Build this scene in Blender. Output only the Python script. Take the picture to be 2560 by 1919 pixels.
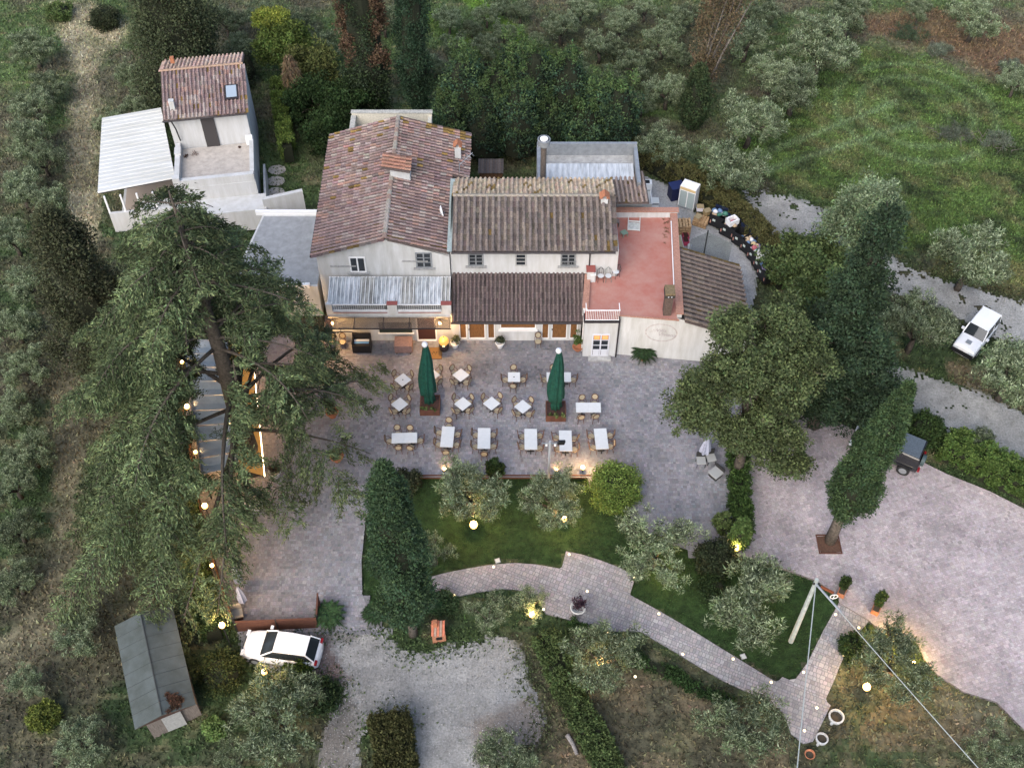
import bpy, math, random
import numpy as np
from mathutils import Vector, Matrix
R = random.Random(7); RN = np.random.default_rng(7)
SC = bpy.context.scene
for o in list(bpy.data.objects): bpy.data.objects.remove(o)
# ------------------------------------------------------------------ camera
TH = math.radians(51); FP = 2850.0; CH = 58.0
cd = bpy.data.cameras.new('camera'); cam = bpy.data.objects.new('camera', cd)
SC.collection.objects.link(cam); SC.camera = cam
cam.location = (0, 0, CH); cam.rotation_euler = (math.pi/2-TH, 0, 0)
cd.sensor_width = 36; cd.lens = 36*FP/2560; cd.clip_start = .5; cd.clip_end = 2000
# ------------------------------------------------------------------ sky and sun
SUN_EL, SUN_AZ = 42, 205
w = bpy.data.worlds.new('World'); SC.world = w; w.use_nodes = True
nt = w.node_tree; bgn = nt.nodes['Background']
sky = nt.nodes.new('ShaderNodeTexSky'); sky.sky_type = 'NISHITA'; sky.sun_disc = False
sky.sun_elevation = math.radians(SUN_EL); sky.sun_rotation = math.radians(SUN_AZ)
sky.air_density = 1.0; sky.dust_density = 3.0; sky.ozone_density = 1.0
nt.links.new(sky.outputs[0], bgn.inputs[0]); bgn.inputs[1].default_value = 0.14
sd = bpy.data.lights.new('sun', 'SUN'); so = bpy.data.objects.new('sun', sd); SC.collection.objects.link(so)
sd.energy = 1.15; sd.angle = math.radians(62); sd.color = (.97, .985, 1)
so.rotation_euler = (math.radians(90-SUN_EL), 0, math.radians(180-SUN_AZ)); so.location = (0, 0, 90)
SC.view_settings.view_transform = 'Standard'; SC.view_settings.look = 'None'
SC.view_settings.exposure = 0.98; SC.view_settings.gamma = 1; SC.view_settings.use_curve_mapping = False
SC.cycles.use_denoising = True
SC.cycles.max_bounces = 5; SC.cycles.diffuse_bounces = 3; SC.cycles.transparent_max_bounces = 6
SC.cycles.caustics_reflective = False; SC.cycles.caustics_refractive = False
# ------------------------------------------------------------------ helpers
def G(px, py, z=0.0):
    """point of the photograph (2560 wide) on the level z of the place"""
    u = (px-1280)/FP; v = (py-959.5)/FP
    dz = -(math.sin(TH)+v*math.cos(TH)); dy = math.cos(TH)-v*math.sin(TH)
    t = (z-CH)/dz
    return Vector((u*t, dy*t, z))
def pxm(p):
    """pixels per metre of the photograph at a place"""
    return FP/(p[1]*math.cos(TH)-(p[2]-CH)*math.sin(TH))
def lerp(a, b, t): return a+(b-a)*t

MATS = {}
def mat(name, col=(.5, .5, .5), rough=.8, metal=0., attr=False, noise=0., nscale=8., col2=None, bump=0., bscale=40.,
        emit=None, estr=0., alpha=None, transl=0., spec=.3, stretch=None):
    if name in MATS: return MATS[name]
    m = bpy.data.materials.new(name); m.use_nodes = True
    t = m.node_tree; n = t.nodes; L = t.links; b = n['Principled BSDF']
    b.inputs['Roughness'].default_value = rough; b.inputs['Metallic'].default_value = metal
    b.inputs['Specular IOR Level'].default_value = spec
    b.inputs['Base Color'].default_value = (*col, 1)
    src = None
    if attr:
        a = n.new('ShaderNodeAttribute'); a.attribute_name = 'Col'; src = a.outputs['Color']
    if noise or col2 or bump:
        tc = n.new('ShaderNodeTexCoord'); vec = tc.outputs['Object']
        if stretch:
            mp = n.new('ShaderNodeMapping'); mp.inputs['Scale'].default_value = stretch
            L.new(vec, mp.inputs[0]); vec = mp.outputs[0]
    if noise or col2:
        nz = n.new('ShaderNodeTexNoise'); nz.inputs['Scale'].default_value = nscale
        nz.inputs['Detail'].default_value = 5; nz.inputs['Roughness'].default_value = .65
        L.new(vec, nz.inputs['Vector'])
        rp = n.new('ShaderNodeValToRGB'); rp.color_ramp.elements[0].position = .35; rp.color_ramp.elements[1].position = .68
        L.new(nz.outputs['Fac'], rp.inputs[0])
        mx = n.new('ShaderNodeMix'); mx.data_type = 'RGBA'
        if col2:
            L.new(rp.outputs[0], mx.inputs[0])
            if src: L.new(src, mx.inputs[6])
            else: mx.inputs[6].default_value = (*col, 1)
            mx.inputs[7].default_value = (*col2, 1)
        else:
            mx.blend_type = 'MULTIPLY'; mx.inputs[0].default_value = 1
            rp.color_ramp.elements[0].color = (1-noise,)*3+(1,); rp.color_ramp.elements[1].color = (1+noise*.5,)*3+(1,)
            if src: L.new(src, mx.inputs[6])
            else: mx.inputs[6].default_value = (*col, 1)
            L.new(rp.outputs[0], mx.inputs[7])
        src = mx.outputs[2]
    if src: L.new(src, b.inputs['Base Color'])
    if bump:
        nb = n.new('ShaderNodeTexNoise'); nb.inputs['Scale'].default_value = bscale; nb.inputs['Detail'].default_value = 4
        L.new(vec, nb.inputs['Vector'])
        bp = n.new('ShaderNodeBump'); bp.inputs['Strength'].default_value = bump; bp.inputs['Distance'].default_value = .05
        L.new(nb.outputs['Fac'], bp.inputs['Height']); L.new(bp.outputs[0], b.inputs['Normal'])
    if emit:
        b.inputs['Emission Color'].default_value = (*emit, 1); b.inputs['Emission Strength'].default_value = estr
    if alpha is not None: b.inputs['Alpha'].default_value = alpha
    if transl:
        tr = n.new('ShaderNodeBsdfTranslucent'); ms = n.new('ShaderNodeMixShader'); ms.inputs[0].default_value = transl
        if src: L.new(src, tr.inputs[0])
        else: tr.inputs[0].default_value = (*col, 1)
        out = n['Material Output']
        L.new(b.outputs[0], ms.inputs[1]); L.new(tr.outputs[0], ms.inputs[2]); L.new(ms.outputs[0], out.inputs[0])
    MATS[name] = m; return m

M_PLASTER = mat('white_plaster', (.585, .59, .59), .9, stretch=(1.4, 1.4, .22), col2=(.45, .45, .43), nscale=1.6, bump=.25, bscale=18)
M_PLASTER2 = mat('bright_plaster', (.55, .555, .56), .9, stretch=(1.4, 1.4, .22), col2=(.455, .455, .44), nscale=1.8, bump=.2, bscale=20)
M_TILE = mat('clay_tile', attr=True, rough=.9, noise=.45, nscale=9, bump=.4, bscale=30)
M_PAV = mat('paver', attr=True, rough=.85, noise=.22, nscale=14, bump=.3, bscale=60)
M_LEAF = mat('leaf', attr=True, rough=.75, transl=.22, spec=.2)
_t = M_LEAF.node_tree; _oi = _t.nodes.new('ShaderNodeObjectInfo'); _mr = _t.nodes.new('ShaderNodeMapRange'); _mr.inputs['To Min'].default_value = .82; _mr.inputs['To Max'].default_value = 1.38
_mx = _t.nodes.new('ShaderNodeMix'); _mx.data_type = 'RGBA'; _mx.blend_type = 'MULTIPLY'; _mx.inputs[0].default_value = 1; _at = [q for q in _t.nodes if q.type == 'ATTRIBUTE'][0]
_t.links.new(_oi.outputs['Random'], _mr.inputs[0]); _t.links.new(_at.outputs['Color'], _mx.inputs[6]); _t.links.new(_mr.outputs[0], _mx.inputs[7])
for _n in list(_t.nodes):
    if _n.type == 'BSDF_PRINCIPLED': _t.links.new(_mx.outputs[2], _n.inputs['Base Color'])
    if _n.type == 'BSDF_TRANSLUCENT': _t.links.new(_mx.outputs[2], _n.inputs[0])
M_BARK = mat('bark', (.09, .075, .06), .95, noise=.5, nscale=6, bump=.8, bscale=12)
M_BARKG = mat('grey_bark', (.16, .14, .12), .95, noise=.5, nscale=6, bump=.8, bscale=12)
M_DARKCORE = mat('foliage_core_shade', (.020, .024, .013), 1., noise=.4, nscale=10)  # dark solid added inside dense foliage, showing as shade between the leaves
M_CORTEN = mat('rusty_steel', (.085, .036, .026), .85, noise=.5, nscale=5, col2=(.12, .055, .035))
M_WHITE = mat('white_paint', (.80, .80, .80), .5)
M_TOP = mat('white_tabletop', (.60, .62, .63), .45, noise=.06, nscale=4)
M_IRON = mat('black_iron', (.03, .03, .03), .6)
M_BROWNWOOD = mat('brown_rattan_frame', (.11, .055, .038), .6, noise=.3, nscale=20)
M_CANE = mat('beige_cane', (.40, .35, .25), .8, noise=.35, nscale=60)
M_GREEN = mat('dark_green_canvas', (.006, .060, .042), .8, noise=.35, nscale=5)
M_GLASSD = mat('dark_glass', (.02, .025, .03), .12, spec=.6)
M_WOODDARK = mat('brown_wood', (.16, .085, .045), .7, noise=.4, nscale=7, stretch=(1, 1, .2))
M_TERRA = mat('terracotta', (.42, .17, .09), .85, noise=.3, nscale=10)
M_CONC = mat('concrete', (.40, .40, .39), .9, noise=.3, nscale=2.5, bump=.3)
M_GREY = mat('grey_metal', (.32, .34, .36), .5, metal=.4, noise=.2, nscale=3)
M_SHEET = mat('pale_corrugated_sheet', (.50, .53, .56), .5, noise=.35, nscale=1.2, stretch=(4, .6, 1))
M_WHSHEET = mat('white_sheet', (.55, .56, .55), .5, col2=(.46, .46, .43), nscale=.9, stretch=(.25, 1.5, 1))
M_GRAVEL = mat('gravel', attr=True, rough=.95, noise=.30, nscale=9, bump=.7, bscale=24)
M_GROUND = mat('soil_and_grass', attr=True, rough=1., noise=.5, nscale=2.2, bump=1., bscale=7)
M_RED = mat('red_terrace_paint', (.37, .140, .110), .8, col2=(.41, .225, .185), nscale=.9, bump=.2)
M_GLOW = mat('lamp_globe_glass', (1, .9, .7), .4, emit=(1, .52, .10), estr=3.6)
M_GLOWS = mat('step_light_lens', (1, .9, .7), .4, emit=(1, .72, .32), estr=1.5)
M_BLACK = mat('black_plastic', (.015, .015, .017), .5)
M_RUB = mat('rubber', (.02, .02, .02), .8)

def tag(o, label=None, cat=None, group=None, kind=None):
    if label: o['label'] = label
    if cat: o['category'] = cat
    if group: o['group'] = group
    if kind: o['kind'] = kind
    return o
def thing(name, loc, label, cat, group=None, rz=0.):
    o = bpy.data.objects.new(name, None); SC.collection.objects.link(o)
    o.empty_display_size = .2; o.location = loc; o.rotation_euler = (0, 0, rz)
    return tag(o, label, cat, group)
def wloc(o):
    v = Vector((0, 0, 0))
    while o is not None: v = v+Vector(o.location); o = o.parent
    return v
def link(name, me, m, parent=None, kind=None, label=None):
    o = bpy.data.objects.new(name, me); SC.collection.objects.link(o)
    if m is not None and not me.materials: me.materials.append(m)
    if parent is not None: o.parent = parent
    if kind: o['kind'] = kind
    if label: o['label'] = label
    return o
def npmesh(name, V, F, m, parent=None, fcol=None, kind=None, smooth=False, local=False, label=None):
    """V (n,3), F (m,k) arrays, fcol (m,3) colour per face"""
    V = np.asarray(V, np.float32).copy(); F = np.asarray(F, np.int32)
    if parent is not None and not local: V -= np.array(wloc(parent), np.float32)
    me = bpy.data.meshes.new(name); k = F.shape[1]
    me.vertices.add(len(V)); me.vertices.foreach_set('co', V.ravel())
    me.loops.add(F.size); me.loops.foreach_set('vertex_index', F.ravel())
    me.polygons.add(len(F)); me.polygons.foreach_set('loop_start', np.arange(0, F.size, k, dtype=np.int32))
    me.polygons.foreach_set('loop_total', np.full(len(F), k, np.int32))
    me.polygons.foreach_set('use_smooth', np.full(len(F), bool(smooth)))
    if fcol is not None:
        c = np.ones((len(F), k, 4), np.float32); c[:, :, :3] = np.asarray(fcol, np.float32)[:, None, :]
        a = me.color_attributes.new('Col', 'FLOAT_COLOR', 'CORNER'); a.data.foreach_set('color', c.ravel())
    me.update(calc_edges=True)
    return link(name, me, m, parent, kind, label)
class MB:
    def __init__(s): s.v = []; s.f = []; s.c = []; s.col = (.5, .5, .5)
    def face(s, *ids): s.f.append(ids); s.c.append(s.col)
    def poly(s, pts):
        i = len(s.v); s.v += [tuple(p) for p in pts]; s.face(*range(i, i+len(pts)))
    def box(s, c, d, rz=0., M=None):
        cx, cy, cz = c; dx, dy, dz = d[0]/2, d[1]/2, d[2]/2; i = len(s.v); ca, sa = math.cos(rz), math.sin(rz)
        for a, b, e in ((-1,-1,-1),(1,-1,-1),(1,1,-1),(-1,1,-1),(-1,-1,1),(1,-1,1),(1,1,1),(-1,1,1)):
            x, y = a*dx, b*dy; p = (cx+x*ca-y*sa, cy+x*sa+y*ca, cz+e*dz)
            s.v.append(tuple(M@Vector(p)) if M else p)
        for q in ((0,3,2,1),(4,5,6,7),(0,1,5,4),(1,2,6,5),(2,3,7,6),(3,0,4,7)): s.face(*[i+k for k in q])
        return s
    def prism(s, pts, z0, z1):
        """pts: plan polygon counter-clockwise; z0, z1 numbers or lists"""
        n = len(pts); i = len(s.v); f = lambda z, k: z[k] if isinstance(z, (list, tuple)) else z
        s.v += [(p[0], p[1], f(z0, k)) for k, p in enumerate(pts)]+[(p[0], p[1], f(z1, k)) for k, p in enumerate(pts)]
        s.face(*[i+n-1-k for k in range(n)]); s.face(*[i+n+k for k in range(n)])
        for k in range(n):
            j = (k+1) % n; s.face(i+k, i+j, i+n+j, i+n+k)
        return s
    def slab(s, pts, th):
        """thin plate under a planar 3-d polygon"""
        n = len(pts); i = len(s.v)
        s.v += [tuple(p) for p in pts]+[(p[0], p[1], p[2]-th) for p in pts]
        s.face(*[i+k for k in range(n)]); s.face(*[i+2*n-1-k for k in range(n)])
        for k in range(n):
            j = (k+1) % n; s.face(i+j, i+k, i+n+k, i+n+j)
        return s
    def tube(s, pts, rad, seg=6, cap=True):
        P = [Vector(p) for p in pts]; n = len(P); rs = rad if isinstance(rad, (list, tuple)) else [rad]*n; i0 = len(s.v)
        up = Vector((.13, .21, .97))
        for k in range(n):
            d = (P[min(k+1, n-1)]-P[max(k-1, 0)])
            d = d.normalized() if d.length > 1e-6 else Vector((0, 0, 1))
            a = d.cross(up)
            if a.length < .05: a = d.cross(Vector((1, 0, 0)))
            a.normalize(); b = a.cross(d)
            for q in range(seg):
                t = 2*math.pi*q/seg; s.v.append(tuple(P[k]+(a*math.cos(t)+b*math.sin(t))*rs[k]))
        for k in range(n-1):
            for q in range(seg):
                a0 = i0+k*seg+q; a1 = i0+k*seg+(q+1) % seg; s.face(a0, a0+seg, a1+seg, a1)
        if cap:
            s.face(*[i0+q for q in range(seg)]); s.face(*[i0+(n-1)*seg+seg-1-q for q in range(seg)])
        return s
    def lathe(s, prof, c=(0, 0, 0), seg=12, sx=1, sy=1, amp=0., lobes=0):
        i0 = len(s.v); n = len(prof)
        for r, z in prof:
            for q in range(seg):
                t = 2*math.pi*q/seg; rr = r*(1+amp*math.cos(lobes*t))
                s.v.append((c[0]+rr*sx*math.cos(t), c[1]+rr*sy*math.sin(t), c[2]+z))
        for k in range(n-1):
            for q in range(seg):
                a = i0+k*seg+q; b = i0+k*seg+(q+1) % seg; s.face(a, b, b+seg, a+seg)
        s.face(*[i0+seg-1-q for q in range(seg)]); s.face(*[i0+(n-1)*seg+q for q in range(seg)])
        return s
    def build(s, name, m, parent=None, kind=None, smooth=False, local=False, col=False, label=None):
        off = Vector((0, 0, 0)) if (local or parent is None) else wloc(parent)
        me = bpy.data.meshes.new(name)
        me.from_pydata([(v[0]-off[0], v[1]-off[1], v[2]-off[2]) for v in s.v], [], s.f)
        if col:
            a = me.color_attributes.new('Col', 'FLOAT_COLOR', 'CORNER'); dat = []
            for f, c in zip(s.f, s.c): dat += list((*c, 1.))*len(f)
            a.data.foreach_set('color', dat)
        if smooth: me.polygons.foreach_set('use_smooth', [True]*len(me.polygons))
        me.update()
        return link(name, me, m, parent, kind, label)
def box1(name, c, d, m, parent=None, rz=0., **k): return MB().box(c, d, rz).build(name, m, parent, **k)
def copy_tree(o, parent=None):
    c = o.copy(); SC.collection.objects.link(c); c.parent = parent
    for ch in list(o.children): copy_tree(ch, c)
    return c
# ---- noise on arrays
_T = RN.random((256, 256)).astype(np.float32)
def vnoise(x, y):
    xi = np.floor(x).astype(int); yi = np.floor(y).astype(int); fx = x-xi; fy = y-yi
    fx = fx*fx*(3-2*fx); fy = fy*fy*(3-2*fy); a = xi & 255; b = yi & 255; a1 = (a+1) & 255; b1 = (b+1) & 255
    return (_T[a, b]*(1-fx)+_T[a1, b]*fx)*(1-fy)+(_T[a, b1]*(1-fx)+_T[a1, b1]*fx)*fy
def fbm(x, y, o=4, s=1.):
    r = 0; am = .5; t = 0
    for k in range(o):
        r = r+am*vnoise(x*s+17.3*k, y*s+9.1*k); t += am; am *= .5; s *= 2.03
    return r/t
def inpoly(x, y, P):
    r = np.zeros(np.shape(x), bool); n = len(P)
    for k in range(n):
        x0, y0 = P[k][0], P[k][1]; x1, y1 = P[(k+1) % n][0], P[(k+1) % n][1]
        if y0 == y1: continue
        c = ((y0 > y) != (y1 > y)) & (x < (x1-x0)*(y-y0)/(y1-y0)+x0); r ^= c
    return r
def PXP(pts, z): return [G(a, b, z) for a, b in pts]
# ---- foliage: one triangle per leaf
def leaves(P, size, cols, out=None, asp=.45, droop=0., upb=.35, rnd=.55):
    n = len(P); P = np.asarray(P, np.float32)
    d = RN.normal(size=(n, 3)).astype(np.float32)
    if out is not None: d = d*rnd+np.asarray(out, np.float32)
    d[:, 2] += -droop; d /= np.linalg.norm(d, axis=1)[:, None]+1e-6
    u = RN.normal(size=(n, 3)).astype(np.float32); u[:, 2] *= (1-upb)
    s = np.cross(d, u); s /= np.linalg.norm(s, axis=1)[:, None]+1e-6
    L = (np.asarray(size)*RN.uniform(.6, 1.35, n)).astype(np.float32)[:, None]
    V = np.empty((n, 3, 3), np.float32)
    V[:, 0] = P+d*L; V[:, 1] = P-d*L*.25+s*L*asp; V[:, 2] = P-d*L*.25-s*L*asp
    return V.reshape(-1, 3), np.arange(3*n, dtype=np.int32).reshape(-1, 3), np.asarray(cols, np.float32)
def tone(base, n, var=.25, hue=.08):
    base = np.asarray(base, np.float32)
    k = RN.normal(1, var, n).clip(.4, 2.)[:, None]; h = RN.normal(1, hue, (n, 3))
    return (base[None, :]*k*h).clip(.003, .9)
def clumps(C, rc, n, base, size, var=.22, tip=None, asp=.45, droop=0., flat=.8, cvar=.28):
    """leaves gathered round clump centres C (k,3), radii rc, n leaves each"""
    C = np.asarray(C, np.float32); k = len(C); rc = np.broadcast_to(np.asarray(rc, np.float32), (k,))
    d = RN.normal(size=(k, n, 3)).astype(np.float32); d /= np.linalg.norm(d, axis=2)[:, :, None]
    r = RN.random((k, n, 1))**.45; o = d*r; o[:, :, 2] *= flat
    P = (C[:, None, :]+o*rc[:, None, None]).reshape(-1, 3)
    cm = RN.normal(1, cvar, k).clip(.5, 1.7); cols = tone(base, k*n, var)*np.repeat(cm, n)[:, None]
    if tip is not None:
        up = (o[:, :, 2].reshape(-1)+r.reshape(-1)*.3).clip(0, 1)[:, None]*RN.random((k*n, 1))  # upper outer leaves take the lighter tip colour: top light painted in
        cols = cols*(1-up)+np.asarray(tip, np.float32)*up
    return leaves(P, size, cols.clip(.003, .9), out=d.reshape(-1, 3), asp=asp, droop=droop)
def join(*parts):
    V = []; F = []; C = []; b = 0
    for v, f, c in parts: V.append(v); F.append(f+b); C.append(c); b += len(v)
    return np.concatenate(V), np.concatenate(F), np.concatenate(C)
def shell(n, c, r, lo=.55, zmin=-1.):
    d = RN.normal(size=(n*3, 3)); d /= np.linalg.norm(d, axis=1)[:, None]; d = d[d[:, 2] > zmin][:n]
    return np.array(c)+d*np.array(r)*RN.uniform(lo, 1, (len(d), 1))
# ------------------------------------------------------------------ ground
ZG = -.30
PATIO = [(520,850),(700,838),(1129,846),(1452,846),(1452,874),(1534,882),(1690,897),(1800,915),(1880,960),(1850,1040),(1838,1120),(1842,1360),(1800,1402),
         (1700,1365),(1600,1310),(1480,1215),(1462,1186),(1040,1186),(960,1215),(915,1290),(903,1400),(905,1480),(935,1560),(990,1566)]
PATIO_L = [(594,1580),(555,1500),(520,1400),(490,1180),(480,1000),(500,880)]
LOT = [(1856,1100),(1862,1040),(1880,975),(1940,985),(2000,1010),(2074,1046),(2134,1073),(2318,1160),(2367,1184),(2476,1228),(2560,1271),(2760,1375),
       (2760,1960),(2560,1822),(2530,1792),(2492,1753),(2410,1728),(2340,1682),(2312,1646),(2290,1600),(2204,1578),(2174,1551),(2098,1505),(2097,1489),(2043,1451),(1975,1426),(1880,1394),(1839,1386),(1858,1350)]
PATH = [(1073,1442),(1110,1432),(1163,1421),(1225,1411),(1285,1406),(1339,1410),(1404,1421),(1415,1377),(1458,1386),(1502,1400),(1547,1417),(1589,1438),(1575,1486),(1650,1527),(1728,1573),(1934,1700),(1943,1703),(1956,1691),(1984,1703),
        (2019,1655),(2057,1578),(2098,1505),(2174,1551),(2123,1606),(2085,1701),(2063,1749),(2077,1762),(2033,1852),(2009,1858),(1978,1833),(1966,1800),(1956,1777),(1910,1745),(1856,1723),(1813,1703),(1752,1668),(1693,1632),(1600,1577),
        (1530,1577),(1456,1557),(1364,1533),(1350,1505),(1339,1484),(1293,1473),(1258,1471),(1190,1480),(1095,1500)]
YARD = [(1560,425),(1607,440),(1676,464),(1734,528),(1792,572),(1864,627),(1893,687),(1890,740),(1850,850),(1780,900),(1690,890),(1690,640),(1600,560),(1560,520)]
GRAVEL = [(594,1580),(990,1567),(978,1592),(995,1618),(1060,1632),(1105,1616),(1160,1600),(1225,1588),(1275,1592),(1305,1620),(1318,1690),(1350,1745),(1366,1800),(1345,1860),(1235,1905),(1215,1990),
          (1020,1990),(1040,1860),(1000,1790),(950,1796),(905,1850),(890,1990),(785,1990),(800,1870),(822,1765),(858,1735),(850,1710),(760,1702),(700,1690),(600,1650)]
ROAD1 = [(1860,470),(1920,478),(2010,500),(2100,545),(2190,615),(2270,668),(2330,690),(2440,720),(2560,757),(2760,800),(2760,900),(2560,852),(2470,843),(2400,800),(2370,772),(2260,742),(2150,705),(2040,650),(1950,600),(1880,545)]
ROAD2 = [(2120,880),(2240,912),(2321,939),(2383,961),(2448,980),(2560,1032),(2760,1110),(2760,1270),(2560,1174),(2503,1136),(2421,1103),(2340,1064),(2294,1028),(2200,990),(2110,950)]
MEADOW = [(1700,470),(1780,360),(1900,330),(1980,150),(2080,110),(2250,130),(2420,190),(2600,230),(2700,720),(2440,700),(2330,640),(2200,600),(2050,500),(1900,440)]
LAWN = [(1040,1186),(1480,1186),(1600,1310),(1800,1400),(2000,1430),(2100,1500),(1990,1700),(1950,1700),(1560,1480),(1590,1430),(1420,1370),(1400,1420),(1280,1400),(1070,1440),(930,1560),(900,1400),(920,1250)]
DIRT = [(120,0),(230,0),(330,60),(300,110),(240,150),(250,300),(255,420),(240,640),(200,640),(165,600),(170,420),(180,300),(190,180),(150,90)]
DIRT2 = [(110,700),(180,760),(200,1050),(210,1400),(150,1600),(60,1700),(-60,1800),(-60,1650),(60,1540),(130,1380),(140,1100),(120,900)]
STRIP1 = [(1130,-10),(1190,-10),(1340,110),(1470,190),(1450,200),(1330,140),(1220,60)]
STRIP2 = [(1000,20),(1060,10),(1160,90),(1330,160),(1560,250),(1660,280),(1600,290),(1400,210),(1200,150),(1080,80)]
BROWN = [(2140,40),(2300,20),(2560,60),(2700,150),(2700,250),(2450,170),(2300,100),(2160,95)]
DARKB = [(1300,60),(1700,0),(1900,0),(1900,130),(1700,280),(1500,200)]
def sstep(a): return np.clip(a, 0, 1)
def soft(px, py, P, wpx=14):
    """soft-edged polygon mask with wobbling outline"""
    s = 0
    for k in range(5):
        ox = (vnoise(px/34+31*k, py/22)-.5)*wpx*3+(vnoise(px/9+7*k, py/7)-.5)*wpx; oy = (vnoise(px/31, py/25+13*k)-.5)*wpx*2+(vnoise(px/8, py/8+5*k)-.5)*wpx
        s = s+inpoly(px+ox, py+oy, P)
    return s/5.
def topx(X, Y, Z):
    zz = Z-CH; d = Y*math.cos(TH)-zz*math.sin(TH)
    return 1280+FP*X/d, 959.5+FP*(-(Y*math.sin(TH)+zz*math.cos(TH))/d)
SOIL = np.array((.080, .070, .050)); GR = np.array((.046, .066, .030)); BRIGHT = np.array((.105, .165, .030)); DRY = np.array((.20, .165, .105))
def ground_col(X, Y):
    px, py = topx(X, Y, ZG)
    n1 = fbm(X, Y, 4, .16); n2 = fbm(X+50, Y+20, 4, .55); n3 = fbm(X*.9+9, Y*2.2, 3, .8)
    m = sstep((n1*.6+n2*.4-.385)*6)[:, None]
    hi = sstep((Y-60)/12)[:, None]; c = SOIL*(1+.35*hi)*(1-m)+(GR*(1-hi)+np.array((.080, .108, .046))*hi)*m
    d = sstep((n3-.60)*6)[:, None]*.5; c = c*(1-d)+DRY*d
    def lay(c, k, col): return c*(1-k[:, None])+np.asarray(col)*k[:, None]
    mead = soft(px, py, MEADOW, 20)
    g = sstep((n2*.5+n3*.5-.36)*5)[:, None]; gm = np.array((.046, .062, .028))*(1-g)+np.array((.082, .118, .038))*g
    dd = sstep((fbm(X*1.3+Y*.5, Y*1.1+40, 4, .5)-.56)*5)[:, None]*.55; gm = gm*(1-dd)+np.array((.15, .13, .07))*dd
    # circular tractor marks in the mown grass
    q = G(2290, 270); rr = np.hypot(X-q.x, (Y-q.y)); ring = np.exp(-((rr-4.6)/.36)**2)+np.exp(-((rr-6.4)/.36)**2)+.6*np.exp(-((rr-2.6)/.4)**2)
    ring = (ring*(.5+n2)).clip(0, 1)*.68; gm = gm*(1-ring[:, None])+np.array((.13, .17, .085))*ring[:, None]
    for a, b in (((2290, 300), (1880, 430)), ((2240, 250), (1850, 400))):
        A = G(*a); B = G(*b); ab = np.array((B.x-A.x, B.y-A.y)); l2 = ab@ab
        t = (((X-A.x)*ab[0]+(Y-A.y)*ab[1])/l2).clip(0, 1); ds = np.hypot(X-A.x-ab[0]*t, Y-A.y-ab[1]*t)
        k = (np.exp(-(ds/.36)**2)*.68*(.4+n2)).clip(0, 1)[:, None]; gm = gm*(1-k)+np.array((.14, .18, .10))*k
    c = c*(1-mead[:, None])+gm*mead[:, None]
    c = lay(c, soft(px, py, DARKB, 30)*.6, (.060, .052, .036))
    c = lay(c, soft(px, py, STRIP1, 6)*.9, BRIGHT); c = lay(c, soft(px, py, STRIP2, 8)*.6, BRIGHT*.85)
    c = lay(c, soft(px, py, BROWN, 18)*.8, (.155, .088, .060))
    for P in (DIRT, DIRT2): c = lay(c, soft(px, py, P, 14)*(.55+.45*sstep((n2-.4)*4)), (.34, .275, .205) if P is DIRT else (.17, .14, .10))
    c = lay(c, soft(px, py, LAWN, 8), np.array((.024, .045, .014)))
    br = soft(px, py, [(1500,1640),(2000,1840),(2150,1700),(2350,1700),(2600,1900),(2600,1990),(1400,1990),(1300,1700)], 30)
    c = lay(c, br*sstep((n2-.46)*6)*.8, (.135, .098, .070))
    c = lay(c, soft(px, py, [(2340,1700),(2500,1760),(2560,1850),(2480,1860),(2330,1760)], 20)*.6, (.24, .185, .13))
    c = lay(c, soft(px, py, [(2000,1990),(2300,1700),(2200,1850),(2150,1990)], 20)*.25, (.03, .05, .02))
    c = lay(c, soft(px, py, [(2360,895),(2520,940),(2560,1030),(2380,955)], 12)*.8, (.17, .12, .085))
    c = lay(c, soft(px, py, [(2330,690),(2560,740),(2700,740),(2700,690),(2480,640),(2330,600)], 16)*.5, (.17, .14, .07))
    return c*(.78+.44*n2[:, None])*np.array((1.06, 1.16, 1.04))
def grid_sheet(name, x0, x1, y0, y1, st, zf, m):
    nx = int((x1-x0)/st)+1; ny = int((y1-y0)/st)+1
    X, Y = np.meshgrid(np.linspace(x0, x1, nx), np.linspace(y0, y1, ny)); X = X.ravel(); Y = Y.ravel()
    V = np.stack((X, Y, zf(X, Y)), 1); i = np.arange(nx*ny).reshape(ny, nx)
    F = np.stack((i[:-1, :-1], i[:-1, 1:], i[1:, 1:], i[1:, :-1]), -1).reshape(-1, 4)
    c = V[F].mean(1); o = npmesh(name, V, F, m, fcol=ground_col(c[:, 0], c[:, 1]), kind='structure', smooth=True)
    return o
def bump_z(X, Y):
    k = sstep((np.maximum(np.abs(X)-22, Y-68))/10.)
    return ZG-.01-.10*fbm(X, Y, 3, 1.2)*(1-k)*.35-k*.0+k*.30*(fbm(X, Y, 4, .22)-.5)
grid_sheet('ground', -62, 62, 2, 118, .36, bump_z, M_GROUND)
far = MB()
for a in range(4):
    q = [((-1500, 118, ZG), (1500, 118, ZG), (1500, 1500, ZG), (-1500, 1500, ZG)), ((-1500, -600, ZG), (1500, -600, ZG), (1500, 2, ZG), (-1500, 2, ZG)),
         ((-1500, 2, ZG), (-62, 2, ZG), (-62, 118, ZG), (-1500, 118, ZG)), ((62, 2, ZG), (1500, 2, ZG), (1500, 118, ZG), (62, 118, ZG))][a]
    far.poly(q)
far.build('far_ground', mat('far_soil_and_grass', (.07, .08, .04), 1., col2=(.11, .09, .06), nscale=.12), kind='structure')

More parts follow.
